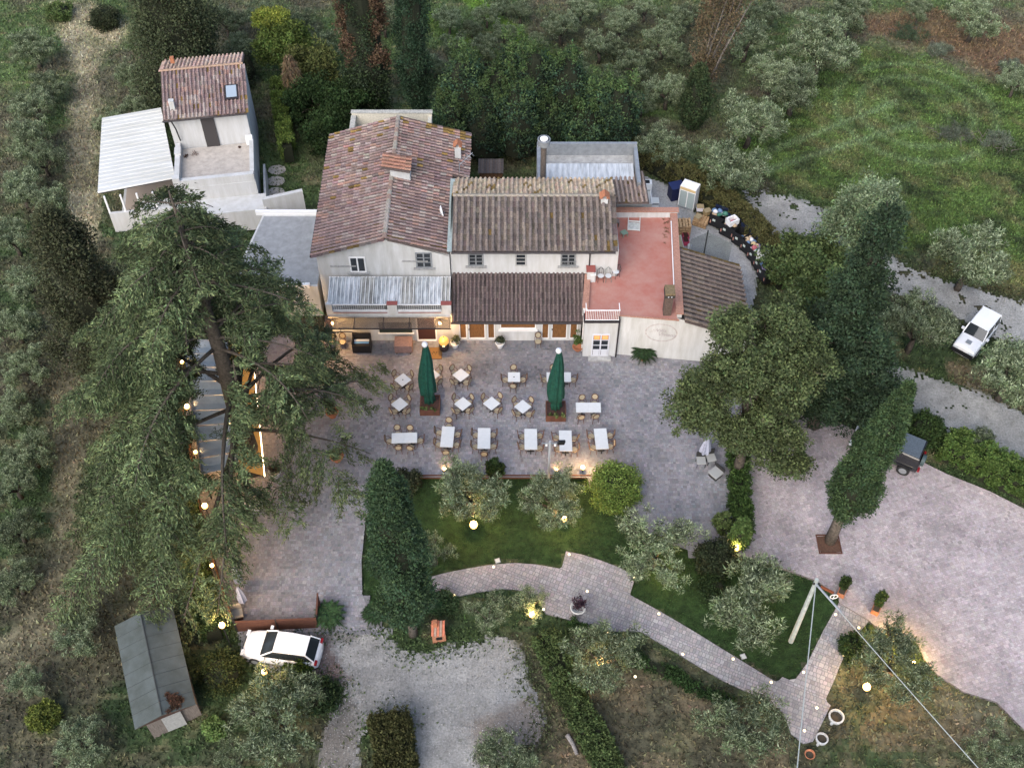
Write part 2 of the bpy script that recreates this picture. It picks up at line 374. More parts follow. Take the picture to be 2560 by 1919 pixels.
def wobble(P, z, amp, st=.5):
    W = [G(a, b, z) for a, b in P]; out = []
    for k in range(len(W)):
        a, b = W[k], W[(k+1) % len(W)]; n = max(1, int((b-a).length/st))
        for j in range(n):
            p = a.lerp(b, j/n); out.append(Vector((p.x+R.uniform(-amp, amp), p.y+R.uniform(-amp, amp), z)))
    return out
def sheet_col(name, P, z, base, alt, amp=.22, st=.16, weeds=.0, cols=None):
    """ragged gravel sheet as small cells so that colour and outline vary"""
    W = np.array([(p.x, p.y) for p in PXP(P, z)]); x0, y0 = W.min(0)-1; x1, y1 = W.max(0)+1
    x0 = max(x0, -60); x1 = min(x1, 60); y0 = max(y0, 5)
    nx = int((x1-x0)/st)+1; ny = int((y1-y0)/st)+1
    X, Y = np.meshgrid(np.linspace(x0, x1, nx), np.linspace(y0, y1, ny)); i = np.arange(nx*ny).reshape(ny, nx)
    F = np.stack((i[:-1, :-1], i[:-1, 1:], i[1:, 1:], i[1:, :-1]), -1).reshape(-1, 4)
    V = np.stack((X.ravel(), Y.ravel(), np.full(nx*ny, z)), 1); c = V[F].mean(1)
    wx = (fbm(c[:, 0], c[:, 1], 3, 1.1)-.5)*amp*5; wy = (fbm(c[:, 0]+40, c[:, 1], 3, 1.1)-.5)*amp*5
    jx, jy = RN.normal(0, amp*.5, (2, len(c))); k = inpoly(c[:, 0]+wx+jx, c[:, 1]+wy+jy, W)
    if weeds: k &= fbm(c[:, 0]*1.2+5, c[:, 1]*1.2, 4, .7)+RN.normal(0, .035, len(c)) < weeds
    F = F[k]; c = c[k]; u, inv = np.unique(F, return_inverse=True); V = V[u]; F = inv.reshape(-1, 4)
    V[:, 2] += .02*(fbm(V[:, 0], V[:, 1], 3, 1.5)-.5)
    n = fbm(c[:, 0], c[:, 1], 4, .35); n2 = fbm(c[:, 0]+9, c[:, 1], 4, 1.6)
    t = sstep((n-.38)*3.5)[:, None]; col = np.array(base)*(1-t)+np.array(alt)*t; col = col*(.72+.56*n2[:, None])
    if cols: col = cols(c, col)
    gx, gy = topx(c[:, 0], c[:, 1], z); mk = (soft(gx, gy, P, 7)*1.15+RN.normal(0, .16, len(c))).clip(0, 1)[:, None]; col = ground_col(c[:, 0], c[:, 1])*(1-mk)+col*mk
    return npmesh(name, V, F, M_GRAVEL, fcol=col, kind='structure', smooth=True)
def leafy(c, col):
    px, py = topx(c[:, 0], c[:, 1], ZG)
    k = soft(px, py, [(770,1590),(830,1590),(850,1680),(880,1700),(820,1740),(760,1700),(790,1640)], 14)*.75
    k2 = soft(px, py, [(594,1580),(900,1570),(900,1600),(700,1610)], 8)*.6
    k3 = soft(px, py, [(1180,1800),(1330,1740),(1400,1860),(1200,1960)], 18)*.7; k4 = soft(px, py, [(780,1740),(900,1740),(890,1990),(780,1990)], 22)*.55
    for kk, q in ((k, (.15, .085, .07)), (k2, (.12, .11, .10)), (k3, (.20, .16, .13)), (k4, (.11, .09, .07))): col = col*(1-kk[:, None])+np.array(q)*kk[:, None]
    return col
sheet_col('gravel_yard', GRAVEL, ZG+.05, (.255, .255, .25), (.345, .34, .325), .20, cols=leafy)
sheet_col('gravel_road', ROAD1, ZG+.16, (.29, .285, .27), (.37, .362, .34), .3, weeds=.70)
sheet_col('lower_gravel_road', ROAD2, ZG+.16, (.29, .285, .27), (.37, .362, .34), .3, weeds=.78)
sheet_col('concrete_yard', YARD, ZG+.22, (.34, .345, .35), (.40, .40, .40), .03)

# ------------------------------------------------------------------ paving, stone by stone
def pavers(P, z, row, wid, c1, c2, rot=0., gap=.010, th=.010, cmix=.35, parent=None, name='paver', pick=0, zf=None, tint=None, var=.11):
    W = np.array([(p[0], p[1]) for p in P]); ca, sa = math.cos(rot), math.sin(rot)
    L = np.stack((W[:, 0]*ca+W[:, 1]*sa, -W[:, 0]*sa+W[:, 1]*ca), 1); x0, y0 = L.min(0); x1, y1 = L.max(0)
    cells = []
    y = y0
    while y < y1:
        h = row*R.choice((.7, .85, 1, 1.25, 1.4)); n = int((x1-x0)/wid*1.6)+3
        ws = RN.choice(np.array((.7, .9, 1.1, 1.4))*wid, n); xs = x0+np.cumsum(ws)-R.random()*wid; k = xs < x1
        cells.append(np.stack((xs[k]-ws[k], xs[k], np.full(k.sum(), y), np.full(k.sum(), y+h)), 1)); y += h
    c = np.concatenate(cells); mx = (c[:, 0]+c[:, 1])/2; my = (c[:, 2]+c[:, 3])/2
    k = np.zeros(len(c), bool)
    for q0, q1 in ((mx, my), (c[:, 0]+.02, c[:, 2]+.02), (c[:, 1]-.02, c[:, 2]+.02), (c[:, 0]+.02, c[:, 3]-.02), (c[:, 1]-.02, c[:, 3]-.02)): k |= inpoly(q0, q1, L)
    c = c[k]; mx = mx[k]; my = my[k]; n = len(c)
    a, b, d, e = c[:, 0]+gap/2, c[:, 1]-gap/2, c[:, 2]+gap/2, c[:, 3]-gap/2
    zt = z+RN.uniform(-.0012, .0012, n); X = np.stack((a, b, b, a), 1); Y = np.stack((d, d, e, e), 1)
    xf, yf = X.ravel().copy(), Y.ravel().copy(); o_ = ~inpoly(xf, yf, L); xo, yo = xf[o_], yf[o_]; bd = np.full(len(xo), 1e9); bx, by_ = xo.copy(), yo.copy()
    for q in range(len(L)):
        A_, B_ = L[q], L[(q+1) % len(L)]; ab = B_-A_; l2 = ab@ab+1e-9; tt = (((xo-A_[0])*ab[0]+(yo-A_[1])*ab[1])/l2).clip(0, 1); ex, ey = A_[0]+ab[0]*tt, A_[1]+ab[1]*tt; dd = (ex-xo)**2+(ey-yo)**2; w_ = dd < bd
        bd[w_] = dd[w_]; bx[w_] = ex[w_]; by_[w_] = ey[w_]
    xf[o_] = bx; yf[o_] = by_; X = xf.reshape(X.shape); Y = yf.reshape(Y.shape)
    wx = X*ca-Y*sa; wy = X*sa+Y*ca
    if zf is not None: ztop = zf(wx, wy)+(zt-z)[:, None]
    else: ztop = np.repeat(zt[:, None], 4, 1)
    V = np.concatenate((np.stack((wx, wy, ztop), -1), np.stack((wx, wy, ztop-th), -1)), 1)
    i = (np.arange(n)*8)[:, None]; FQ = np.stack([i+np.array(q) for q in ((0,1,2,3),(4,5,1,0),(5,6,2,1),(6,7,3,2),(7,4,0,3))], 1)
    cxw = wx.mean(1); cyw = wy.mean(1); big = fbm(cxw, cyw, 3, .22)
    t = (RN.random(n)*.75+big*.9-.35).clip(0, 1)[:, None]; cl = np.array(c1)*(1-t)+np.array(c2)*t
    cl = cl*RN.normal(1, var, (n, 1)).clip(.6, 1.4)*RN.normal(1, .02, (n, 3))*(.66+.68*(.6*fbm(cxw+30, cyw, 4, .45)+.4*fbm(cxw+3, cyw+60, 2, 1.7)))[:, None]
    if tint is not None: cl = tint(cxw, cyw, cl)
    sel = np.zeros(n, bool)
    if pick:
        o = np.argsort(cyw)[:pick]; sel[o] = True
        for q in o:
            ctr = V[q].mean(0); po = npmesh('paver', V[q]-ctr, np.array([(0,1,2,3),(4,5,1,0),(5,6,2,1),(6,7,3,2),(7,4,0,3)]), M_PAV, parent, fcol=np.repeat(cl[q][None], 5, 0), local=True)
            po.location = Vector(ctr)-(wloc(parent) if parent else Vector((0, 0, 0)))
    k = ~sel; V = V[k]; m = k.sum(); FQ = FQ[:m]
    npmesh(name, V.reshape(-1, 3), FQ.reshape(-1, 4), M_PAV, parent, fcol=np.repeat(cl[k], 5, 0), kind='stuff')
def slope(X, Y):  # the drive falls from the terrace to the gravel yard
    return -.24*sstep((37.5-np.asarray(Y))/8.)
M_JOINT = mat('sandy_joint', (.185, .185, .20), .95, noise=.2, nscale=8)
PW = PXP(PATIO, 0.)+PXP(PATIO_L, 0.)
Wp = np.array([(p.x, p.y) for p in PW])
pt = MB(); pz = [float(slope(p.x, p.y))-.030 for p in PW]; pt.prism([(p.x, p.y) for p in reversed(PW)], ZG-.1, list(reversed(pz)))
# densify the top so that it follows the slope
pt = MB(); st = .8
for gx in np.arange(Wp[:, 0].min(), Wp[:, 0].max(), st):
    for gy in np.arange(Wp[:, 1].min(), Wp[:, 1].max(), st):
        if inpoly(np.array([gx+st/2]), np.array([gy+st/2]), Wp)[0] or inpoly(np.array([gx+.1, gx+st-.1, gx+.1, gx+st-.1]), np.array([gy+.1, gy+.1, gy+st-.1, gy+st-.1]), Wp).all():
            pt.poly([(gx, gy, float(slope(gx, gy))-.008), (gx+st, gy, float(slope(gx, gy))-.008), (gx+st, gy+st, float(slope(gx, gy+st))-.008), (gx, gy+st, float(slope(gx, gy+st))-.008)])
patio = pt.build('patio', M_JOINT, kind='structure')
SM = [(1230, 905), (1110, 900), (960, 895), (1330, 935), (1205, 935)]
def stains_and_band(x, y, cl):
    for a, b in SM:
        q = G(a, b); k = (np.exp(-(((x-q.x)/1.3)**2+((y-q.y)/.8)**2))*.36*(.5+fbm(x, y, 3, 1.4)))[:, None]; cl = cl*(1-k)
    k = sstep((np.exp(-((y-50.2)/.8)**2))*.20)[:, None]; return cl*(1-k)  # darker band along the foot of the house front
pavers([(p.x, p.y) for p in PW], 0., .165, .17, (.215, .225, .25), (.295, .272, .285), parent=patio, zf=slope, tint=stains_and_band)
def tyres(x, y, cl):
    k = 0
    for cx_, cy_, r_ in ((14.5, 22.5, 12.0), (14.5, 22.5, 13.6), (33, 26, 14.5), (33, 26, 16.1)):
        d = np.hypot(x-cx_, y-cy_)-r_; k = k+np.exp(-(d/.16)**2)*.10*(fbm(x, y, 3, .5) > .42)
    s_ = sstep((fbm(x+80, y, 4, .8)-.60)*7)*.16
    return cl*(1-k-s_)[:, None]
LW = PXP(LOT, ZG+.16)
lot = MB().prism([(p.x, p.y) for p in reversed(LW)], ZG-.1, ZG+.1555).build('parking_court', mat('pale_joint', (.22, .195, .20), .95, noise=.2), kind='structure')
pavers([(p.x, p.y) for p in LW], ZG+.16, .15, .16, (.385, .335, .338), (.455, .392, .386), rot=.30, gap=.009, parent=lot, var=.10, tint=tyres)
HW = PXP(PATH, ZG+.07)
path = MB().prism([(p.x, p.y) for p in reversed(HW)], ZG-.1, ZG+.064).build('garden_path', M_JOINT, kind='structure')
pavers([(p.x, p.y) for p in HW], ZG+.07, .20, .21, (.315, .31, .32), (.385, .345, .34), rot=-.42, gap=.030, parent=path, pick=300)
# rusty steel edging between terrace and lawn, with its wall lamps
A = G(1030, 1187); B = G(1478, 1187)
ed = thing('retaining_edge', (A.x, A.y, ZG), 'low rusty steel retaining edge between the paved terrace and the lawn', 'retaining wall')
MB().box(((A.x+B.x)/2, A.y-.04, -.12), (B.x-A.x, .06, .36)).build('steel_panel', M_CORTEN, ed)
for px in (1112, 1235, 1392):
    p = G(px, 1180); t = thing('wall_washer_lamp', (p.x, p.y+.02, 0), 'small warm ground lamp on the terrace edge '+{1112: 'by the planter box', 1235: 'behind the dark climbing plant', 1392: 'left of the floodlight mast'}[px], 'lamp', 'ground lamps on the terrace edge')
    MB().box((p.x, p.y+.02, .05), (.30, .07, .08)).build('housing', M_IRON, t); MB().box((p.x, p.y+.06, .05), (.26, .012, .06)).build('lens', M_GLOWS, t)
    l = bpy.data.lights.new('ground_lamp_light', 'SPOT'); l.energy = 55; l.color = (1, .55, .22); l.spot_size = math.radians(115); l.spot_blend = .9; l.shadow_soft_size = .06
    lo = bpy.data.objects.new('bulb', l); SC.collection.objects.link(lo); lo.parent = t; lo.location = (0, .10, .12); lo.rotation_euler = (math.radians(62), 0, 0)

# ------------------------------------------------------------------ grass
def in_any(px, py, Ps):
    r = np.zeros(len(px), bool)
    for P in Ps: r |= inpoly(px, py, P)
    return r
def grass(name, n, area, label, hgt, keepout, mult=1.0, var=.30):
    Wx = np.array([(p.x, p.y) for p in PXP(area, ZG)]); x0, y0 = Wx.min(0); x1, y1 = Wx.max(0)
    X = RN.uniform(max(x0, -60), min(x1, 60), n); Y = RN.uniform(max(y0, 15), min(y1, 112), n); px, py = topx(X, Y, ZG)
    k = inpoly(X, Y, Wx) & ~in_any(px, py, keepout); X = X[k]; Y = Y[k]
    c = ground_col(X, Y)*mult; c = c*RN.normal(1, var, (len(X), 1)).clip(.35, 2.2)*RN.normal(1, .06, (len(X), 3))
    P = np.stack((X, Y, bump_z(X, Y)+hgt*.3), 1); out = np.zeros((len(X), 3)); out[:, 2] = .9
    V, F, C = leaves(P, hgt, c.clip(.004, .6), out=out, asp=.35)
    tag(npmesh(name, V, F, M_LEAF, fcol=C), label, 'grass', kind='stuff')
KO = [PATIO+PATIO_L, LOT, PATH, YARD, GRAVEL, ROAD1, ROAD2]
ALL = [(-60, -20), (2640, -20), (2640, 1980), (-60, 1980)]
grass('rough_grass', 330000, ALL, 'rough dry grass and weeds among the olive trees', .17, KO+[LAWN], 1.25)
grass('lawn_grass', 60000, LAWN, 'short dark green lawn around the garden path', .06, KO, 1.2)
grass('meadow_grass', 60000, MEADOW, 'mown green meadow grass above the gravel road', .14, KO, 1.3, .4)

def edge_tufts(name, P, n, label, spread=.55, hgt=.13):
    W = [G(a, b, ZG) for a, b in P]; X = []; Y = []; segs = [(W[k], W[(k+1) % len(W)]) for k in range(len(W))]; L = np.array([(b-a).length for a, b in segs]); pick = RN.choice(len(segs), n, p=L/L.sum())
    t = RN.random(n); A_ = np.array([segs[k][0].xy for k in pick]); B_ = np.array([segs[k][1].xy for k in pick]); Q = A_+(B_-A_)*t[:, None]
    cl = fbm(Q[:, 0], Q[:, 1], 3, 1.2) > .42; Q = Q[cl]+RN.normal(0, spread, (cl.sum(), 2)); px, py = topx(Q[:, 0], Q[:, 1], ZG)
    k = ~in_any(px, py, [PATIO+PATIO_L, PATH]); Q = Q[k]; m = len(Q); c = (ground_col(Q[:, 0], Q[:, 1])*.5+np.array((.05, .075, .028))*.7)*RN.normal(1, .35, (m, 1)).clip(.3, 2.2)
    out = np.zeros((m, 3)); out[:, 2] = .8; V, F, C = leaves(np.column_stack((Q, np.full(m, ZG+.08))), hgt, c.clip(.004, .5), out=out, asp=.4)
    tag(npmesh(name, V, F, M_LEAF, fcol=C), label, 'weeds', kind='stuff')
edge_tufts('gravel_weeds', GRAVEL, 9000, 'weeds creeping over the edge of the gravel yard'); edge_tufts('road_weeds', ROAD1, 14000, 'weeds along the upper gravel road'); edge_tufts('lower_road_weeds', ROAD2, 9000, 'weeds along the lower gravel road'); edge_tufts('court_weeds', LOT, 7000, 'weeds along the parking court edge', .25, .10)
def pebbles(name, P, z, n):
    Wx = np.array([(p.x, p.y) for p in PXP(P, z)]); x0, y0 = Wx.min(0); x1, y1 = Wx.max(0); X = RN.uniform(max(x0, -50), min(x1, 50), n); Y = RN.uniform(y0, y1, n); k = inpoly(X, Y, Wx); X = X[k]; Y = Y[k]; m = len(X)
    V, F, C = leaves(np.column_stack((X, Y, np.full(m, z+.025))), .035, np.array((.34, .34, .34))*RN.normal(1, .35, (m, 1)).clip(.25, 1.9), asp=.8); tag(npmesh(name, V, F, M_GRAVEL, fcol=C), 'loose pale stones lying on the gravel', 'stones', kind='stuff')
pebbles('loose_stones', GRAVEL, ZG+.06, 16000); pebbles('road_stones', ROAD1+[], ZG+.17, 14000)
# ------------------------------------------------------------------ tiled roofs
def cover_mesh(w, L, h=.75):
    """a half-round cover tile: axis +y, arch +z, wider at its lower end"""
    V = []; seg = 5
    for e, (y, r, z) in enumerate(((-L/2, w/2, .028), (L/2, w/2*.80, 0.))):
        for q in range(seg+1):
            t = math.pi*q/seg; V.append((-r*math.cos(t), y, z+r*h*math.sin(t)))
    for q in range(seg+1):
        t = math.pi*q/seg; V.append((-w/2*.86*math.cos(t), -L/2, .028+w/2*.86*h*math.sin(t)-.004))
    F = [(q, q+1, seg+2+q, seg+1+q) for q in range(seg)]+[(q+1, q, 2*(seg+1)+q, 2*(seg+1)+q+1) for q in range(seg)]
    return np.array(V), np.array(F)
def tile_roof(thg, O, U, S, wid, length, spacing, row, pal, keep=None, pick=300, th=.10, lichen=0., lich_fn=None, name='roof', pan=.55, hh=.75, extra=None):
    """O lower left corner, U along the eave, S up the slope (world vectors)"""
    O = Vector(O); U = Vector(U).normalized(); S = Vector(S).normalized(); N = U.cross(S).normalized()
    if extra is None:
        deck = MB(); P = [O, O+U*wid, O+U*wid+S*length, O+S*length]
        if keep:  # deck made of strips so that clipped roofs keep their outline
            step = spacing
            for k in range(int(wid/step)+1):
                u = min(k*step+step/2, wid); ss = [s for s in np.arange(row/2, length, row) if keep(u, s)]
                if not ss: continue
                a, b = max(0, min(ss)-row/2), min(length, max(ss)+row/2); u0 = k*step; u1 = min(u0+step, wid)
                deck.slab([O+U*u0+S*a, O+U*u1+S*a, O+U*u1+S*b, O+U*u0+S*b], th)
        else: deck.slab(P, th)
        roof = deck.build(name, mat('roof_deck', (.13, .10, .09), .95, noise=.3), thg)
    else: roof = extra
    rot = np.array([[U.x, S.x, N.x], [U.y, S.y, N.y], [U.z, S.z, N.z]])
    nu = int(wid/spacing); sp = wid/nu; nr = int(length/row); rw = length/nr
    U2, S2 = np.meshgrid((np.arange(nu)+.5)*sp, (np.arange(nr)+.5)*rw); uu = U2.ravel(); ss = S2.ravel()
    if keep is not None:
        k = np.array([keep(a, b) for a, b in zip(uu, ss)]); uu = uu[k]; ss = ss[k]
    n = len(uu); pal = np.array(pal)
    col = (pal[RN.integers(0, len(pal), n)]*.62+pal.mean(0)*.38)*RN.normal(1, .10, (n, 1)).clip(.5, 1.6)*RN.normal(1, .03, (n, 3))*1.18
    nz = fbm(uu*1.0+O.x*3, ss+O.y, 3, .6); col *= (.72+.56*nz)[:, None]
    if lichen:
        lf = lich_fn(uu, ss) if lich_fn else np.ones(n)
        k = (RN.random(n) < lichen*lf)[:, None]; col = np.where(k, np.array((.26, .17, .055))*RN.normal(1, .2, (n, 1)), col)
    col = col.clip(.01, .8)
    Vc, Fc = cover_mesh(sp*.60, rw*1.16, hh*1.35)
    def put(V, du, ds, dn, jit=.012):
        ju = RN.normal(0, jit, n); js = RN.normal(0, jit, n); ang = RN.normal(0, .03, n)
        X = V[None, :, 0]*np.cos(ang)[:, None]-V[None, :, 1]*np.sin(ang)[:, None]; Y = V[None, :, 0]*np.sin(ang)[:, None]+V[None, :, 1]*np.cos(ang)[:, None]
        Pl = np.stack((X+(uu+du+ju)[:, None], Y+(ss+ds+js)[:, None], np.repeat(V[None, :, 2]+dn, n, 0)), -1)
        return Pl@rot.T+np.array(O)
    W = put(Vc, 0, 0, .045)
    order = np.argsort(ss+uu*0)[:] if True else None
    # nearest to the camera first
    cy = W.mean(1); d = np.hypot(cy[:, 1], cy[:, 2]-CH); sel = np.zeros(n, bool); sel[np.argsort(d)[:min(pick, n)]] = True
    base = wloc(roof)
    variants = []
    for v in range(10):
        c = (pal[v % len(pal)]*.62+pal.mean(0)*.38)*R.uniform(.9, 1.1)*1.18; me = bpy.data.meshes.new('roof_tile'); me.from_pydata([tuple(p) for p in Vc], [], [tuple(f) for f in Fc])
        a = me.color_attributes.new('Col', 'FLOAT_COLOR', 'CORNER'); a.data.foreach_set('color', list((*c, 1.))*(len(Fc)*4)); me.materials.append(M_TILE); variants.append(me)
    RM = Matrix(rot.tolist()).to_3x3()
    vm = np.array([(pal[v % len(pal)]*.62+pal.mean(0)*.38)*1.18 for v in range(10)])
    for q in np.where(sel)[0]:
        v = int(np.argmin(((vm-col[q])**2).sum(1)+RN.random(10)*.004)); o = bpy.data.objects.new('roof_tile', variants[v]); SC.collection.objects.link(o); o.parent = roof
        p = O+U*float(uu[q]+R.gauss(0, .01))+S*float(ss[q]+R.gauss(0, .01))+N*.045
        o.matrix_local = Matrix.Translation(p-base) @ (RM @ Matrix.Rotation(R.gauss(0, .03), 3, 'Z')).to_4x4()
    k = ~sel
    if k.any():
        W2 = W[k]; m = len(W2); F = (Fc[None]+(np.arange(m)*len(Vc))[:, None, None]).reshape(-1, 4)
        npmesh('roof_tile', W2.reshape(-1, 3), F, M_TILE, roof, fcol=np.repeat(col[k], len(Fc), 0), kind='stuff')
    # pan tiles between the covers; pan darkens their colour to stand for channel shade
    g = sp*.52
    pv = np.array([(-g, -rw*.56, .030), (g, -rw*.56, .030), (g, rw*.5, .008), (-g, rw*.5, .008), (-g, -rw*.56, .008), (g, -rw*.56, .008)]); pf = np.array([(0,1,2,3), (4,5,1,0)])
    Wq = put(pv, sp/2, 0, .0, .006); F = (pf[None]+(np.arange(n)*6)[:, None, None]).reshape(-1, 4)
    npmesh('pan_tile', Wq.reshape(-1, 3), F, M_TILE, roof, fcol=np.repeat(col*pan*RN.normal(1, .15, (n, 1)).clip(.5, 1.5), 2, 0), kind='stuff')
    return roof
def ridge_tiles(roof, A, B, w=.26, L=.42, pal=((.42, .37, .30),), n_max=60):
    A = Vector(A); B = Vector(B); d = (B-A); n = max(2, int(d.length/L)); dn = d.normalized(); side = dn.cross(Vector((0, 0, 1))).normalized(); N = side.cross(dn)
    V, F = cover_mesh(w, L*1.15, .7); base = wloc(roof); mm = []
    for c in pal:
        me = bpy.data.meshes.new('ridge_tile'); me.from_pydata([tuple(p) for p in V], [], [tuple(f) for f in F])
        a = me.color_attributes.new('Col', 'FLOAT_COLOR', 'CORNER'); a.data.foreach_set('color', list((*c, 1.))*(len(F)*4)); me.materials.append(M_TILE); mm.append(me)
    RM = Matrix(((side.x, dn.x, N.x), (side.y, dn.y, N.y), (side.z, dn.z, N.z)))
    for k in range(n):
        o = bpy.data.objects.new('ridge_tile', R.choice(mm)); SC.collection.objects.link(o); o.parent = roof
        p = A+dn*(k+.5)*(d.length/n)+Vector((0, 0, .05)); o.matrix_local = Matrix.Translation(p-base) @ (RM @ Matrix.Rotation(R.gauss(0, .04), 3, 'Z')).to_4x4()
def window(parent, x, y, z, wd, hg, m=M_GREY, rows=3, sill=True, lit=False, bars=True, proud=.03, rz=0., name='window', sash=2):
    """casement in a wall facing -Y (rotated by rz) : x, y, z is the middle of its lower edge"""
    ca, sa = math.cos(rz), math.sin(rz)
    def P(a, b): return (x+a*ca-b*sa, y+a*sa+b*ca)
    f = MB(); t = .07
    for s in (-1, 1): f.box((*P(s*(wd/2-t/2), -proud), z+hg/2), (t, .07, hg), rz)
    for zz in (z+t/2, z+hg-t/2): f.box((*P(0, -proud), zz), (wd-2*t, .066, t), rz)
    if sash == 2: f.box((*P(0, -proud-.004), z+hg/2), (.09, .07, hg-2*t), rz)
    if bars:
        for k in range(1, rows): f.box((*P(0, -proud+.006), z+t+(hg-2*t)*k/rows), (wd-2*t, .05, .035), rz)
    o = f.build(name, m, parent)
    n = sash
    for s in range(n):
        a = -wd/2+t+(wd-2*t)*(s+.5)/n; MB().box((*P(a, .0), z+hg/2), ((wd-2*t)/n-.05, .02, hg-2*t-.004), rz).build('pane', mat('lit_pane', (.35, .14, .05), .3, emit=(1, .40, .12), estr=.35) if lit else M_GLASSD, o)
    if sill: MB().box((*P(0, -proud-.06), z-.04), (wd+.35, .22, .07), rz).build('sill', mat('grey_stone', (.33, .33, .32), .9, noise=.3), o)
    return o
M_GUT = mat('dark_gutter', (.035, .030, .032), .5, metal=.3)
def gutter(parent, A, B, r=.075): return MB().tube([A, B], r, 6).build('gutter', M_GUT, parent)
def downpipe(parent, A, B, r=.045): return MB().tube([A, B], r, 6).build('downpipe', M_GUT, parent)
PAL_OLD = [(.235, .155, .140), (.27, .185, .165), (.20, .135, .130), (.31, .215, .18), (.165, .125, .125), (.29, .245, .225), (.37, .325, .29), (.245, .17, .17), (.34, .19, .145), (.22, .16, .16)]
PAL_MID = [(.195, .155, .132), (.225, .178, .145), (.175, .145, .13), (.26, .215, .17), (.205, .170, .158), (.165, .135, .12)]
PAL_DARK = [(.120, .092, .088), (.135, .100, .096), (.110, .088, .084), (.165, .130, .118), (.128, .092, .092)]
PAL_BACK = [(.54, .43, .30), (.48, .38, .28), (.60, .48, .34), (.42, .33, .24), (.52, .38, .26)]
PAL_BLK = [(.135, .105, .095), (.165, .13, .11), (.11, .09, .082), (.20, .165, .135)]

# ================================================================== gabled farmhouse
GX0, GX1, GR, GYF, GYB = -12.95, -3.92, -8.1, 53.0, 65.0; ZE, ZR = 6.0, 7.55
h = thing('gabled_farmhouse', (-8.4, 59, 0), 'large white two-storey farmhouse with a weathered red tile roof and its gable facing the terrace', 'house')
wl = MB()
wl.prism([(-12.65, 52.75), (-4.05, 52.75), (-4.05, 56.5), (-3.3, 56.5), (-3.3, 64.7), (-12.65, 64.7)], 0, 5.95)
wl.prism([(-12.65, 52.75), (-4.05, 52.75), (-4.05, 64.7), (-12.65, 64.7)], 5.951, 5.96)
for y in (52.75, 64.5):
    i = len(wl.v); wl.v += [(-12.65, y, 5.95), (-4.05, y, 5.95), (GR, y, 7.42), (-12.65, y+.2, 5.95), (-4.05, y+.2, 5.95), (GR, y+.2, 7.42)]
    wl.face(i, i+1, i+2); wl.face(i+5, i+4, i+3)
wl.build('wall', M_PLASTER, h)
aL = math.atan2(ZR-ZE, GR-GX0); LL = math.hypot(ZR-ZE, GR-GX0)
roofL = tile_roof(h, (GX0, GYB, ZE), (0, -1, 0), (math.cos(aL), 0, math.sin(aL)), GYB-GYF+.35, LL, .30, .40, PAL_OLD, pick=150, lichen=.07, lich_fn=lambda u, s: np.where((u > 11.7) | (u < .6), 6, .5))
XE = -2.95
aR = math.atan2(ZR-ZE, XE-GR)*1.0; LR = math.hypot(ZR-ZE, XE-GR)
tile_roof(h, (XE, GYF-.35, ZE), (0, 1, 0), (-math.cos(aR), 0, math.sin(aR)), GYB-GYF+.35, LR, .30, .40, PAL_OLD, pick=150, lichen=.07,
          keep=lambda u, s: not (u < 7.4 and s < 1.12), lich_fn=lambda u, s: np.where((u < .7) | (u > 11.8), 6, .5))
ridge_tiles(roofL, (GR, GYF-.3, ZR), (GR+.12, GYB, ZR), .34, .45, pal=((.40, .36, .30), (.34, .29, .25), (.44, .38, .33), (.36, .25, .2)))
MB().tube([(GX0-.05, GYF-.3, ZE-.06), (GX0-.05, GYB, ZE-.06)], .08, 6).build('gutter', M_GUT, h)
MB().box((-4.02, 56.0, 6.62), (.30, 7.0, .05)).build('valley_flashing', mat('pale_copper', (.36, .42, .40), .6, noise=.3), h)
for px, py, lb in ((897, 679, 'left'), (1061, 668, 'right')):
    p = G(px, py, 0); u = (px-1280)/FP
    Y = 52.75; v = (py-959.5)/FP; t = Y/(math.cos(TH)-v*math.sin(TH)); X = u*t; Z = CH-(math.sin(TH)+v*math.cos(TH))*t
    window(h, X, Y, Z, 1.05, 1.35, M_WHITE if lb == 'left' else M_GREY, 3, bars=lb == 'right')
# painted-over sign ledges above the windows
for X, Z in ((-11.0, 5.1), (-6.3, 5.55)): box1('lintel_ledge', (X, 52.71, Z), (1.7, .10, .05), mat('grey_stone', (.33, .33, .32)), h)
# chimneys on the farmhouse roof
def chimney(parent, x, y, z0, hgt, wd, dp, m, cap='tile', rz=0.):
    c = MB().box((x, y, z0+hgt/2), (wd, dp, hgt), rz).build('chimney', m, parent)
    if cap == 'tile':
        k = MB()
        for s in (-1, 1): k.slab([(x+s*wd*.75, y-dp*.7, z0+hgt+.12), (x, y-dp*.7, z0+hgt+.42), (x, y+dp*.7, z0+hgt+.42), (x+s*wd*.75, y+dp*.7, z0+hgt+.12)][::(1 if s < 0 else -1)], .05)
        for s in (-1, 1): k.box((x+s*wd*.38, y, z0+hgt+.09), (.08, dp*.9, .18))
        k.build('chimney_cap', M_TERRA, c)
    return c
chimney(h, -3.75, 62.2, 5.9, 1.35, .42, .42, M_PLASTER)
ch = MB().box((-7.45, 59.0, 7.65), (1.3, .9, 1.1)).build('chimney', M_PLASTER, h)
tile_roof(h, (-6.75, 58.3, 8.22), (0, 1, 0), (-.93, 0, .20), 1.4, 1.9, .28, .38, [(.40, .20, .14), (.34, .17, .12), (.30, .19, .14)], pick=20, name='chimney_roof')
t = thing('satellite_dish', (-4.75, 56.1, 6.6), 'small white satellite dish on the farmhouse roof slope next to the lower wing', 'satellite dish')
MB().lathe([(0, 0), (.2, .03), (.36, .1), (.42, .17)], (0, 0, 0), 14).build('dish', M_WHITE, t, local=True); t.children[0].rotation_euler = (0, math.radians(80), .2); t.children[0].location = (0, 0, .15)
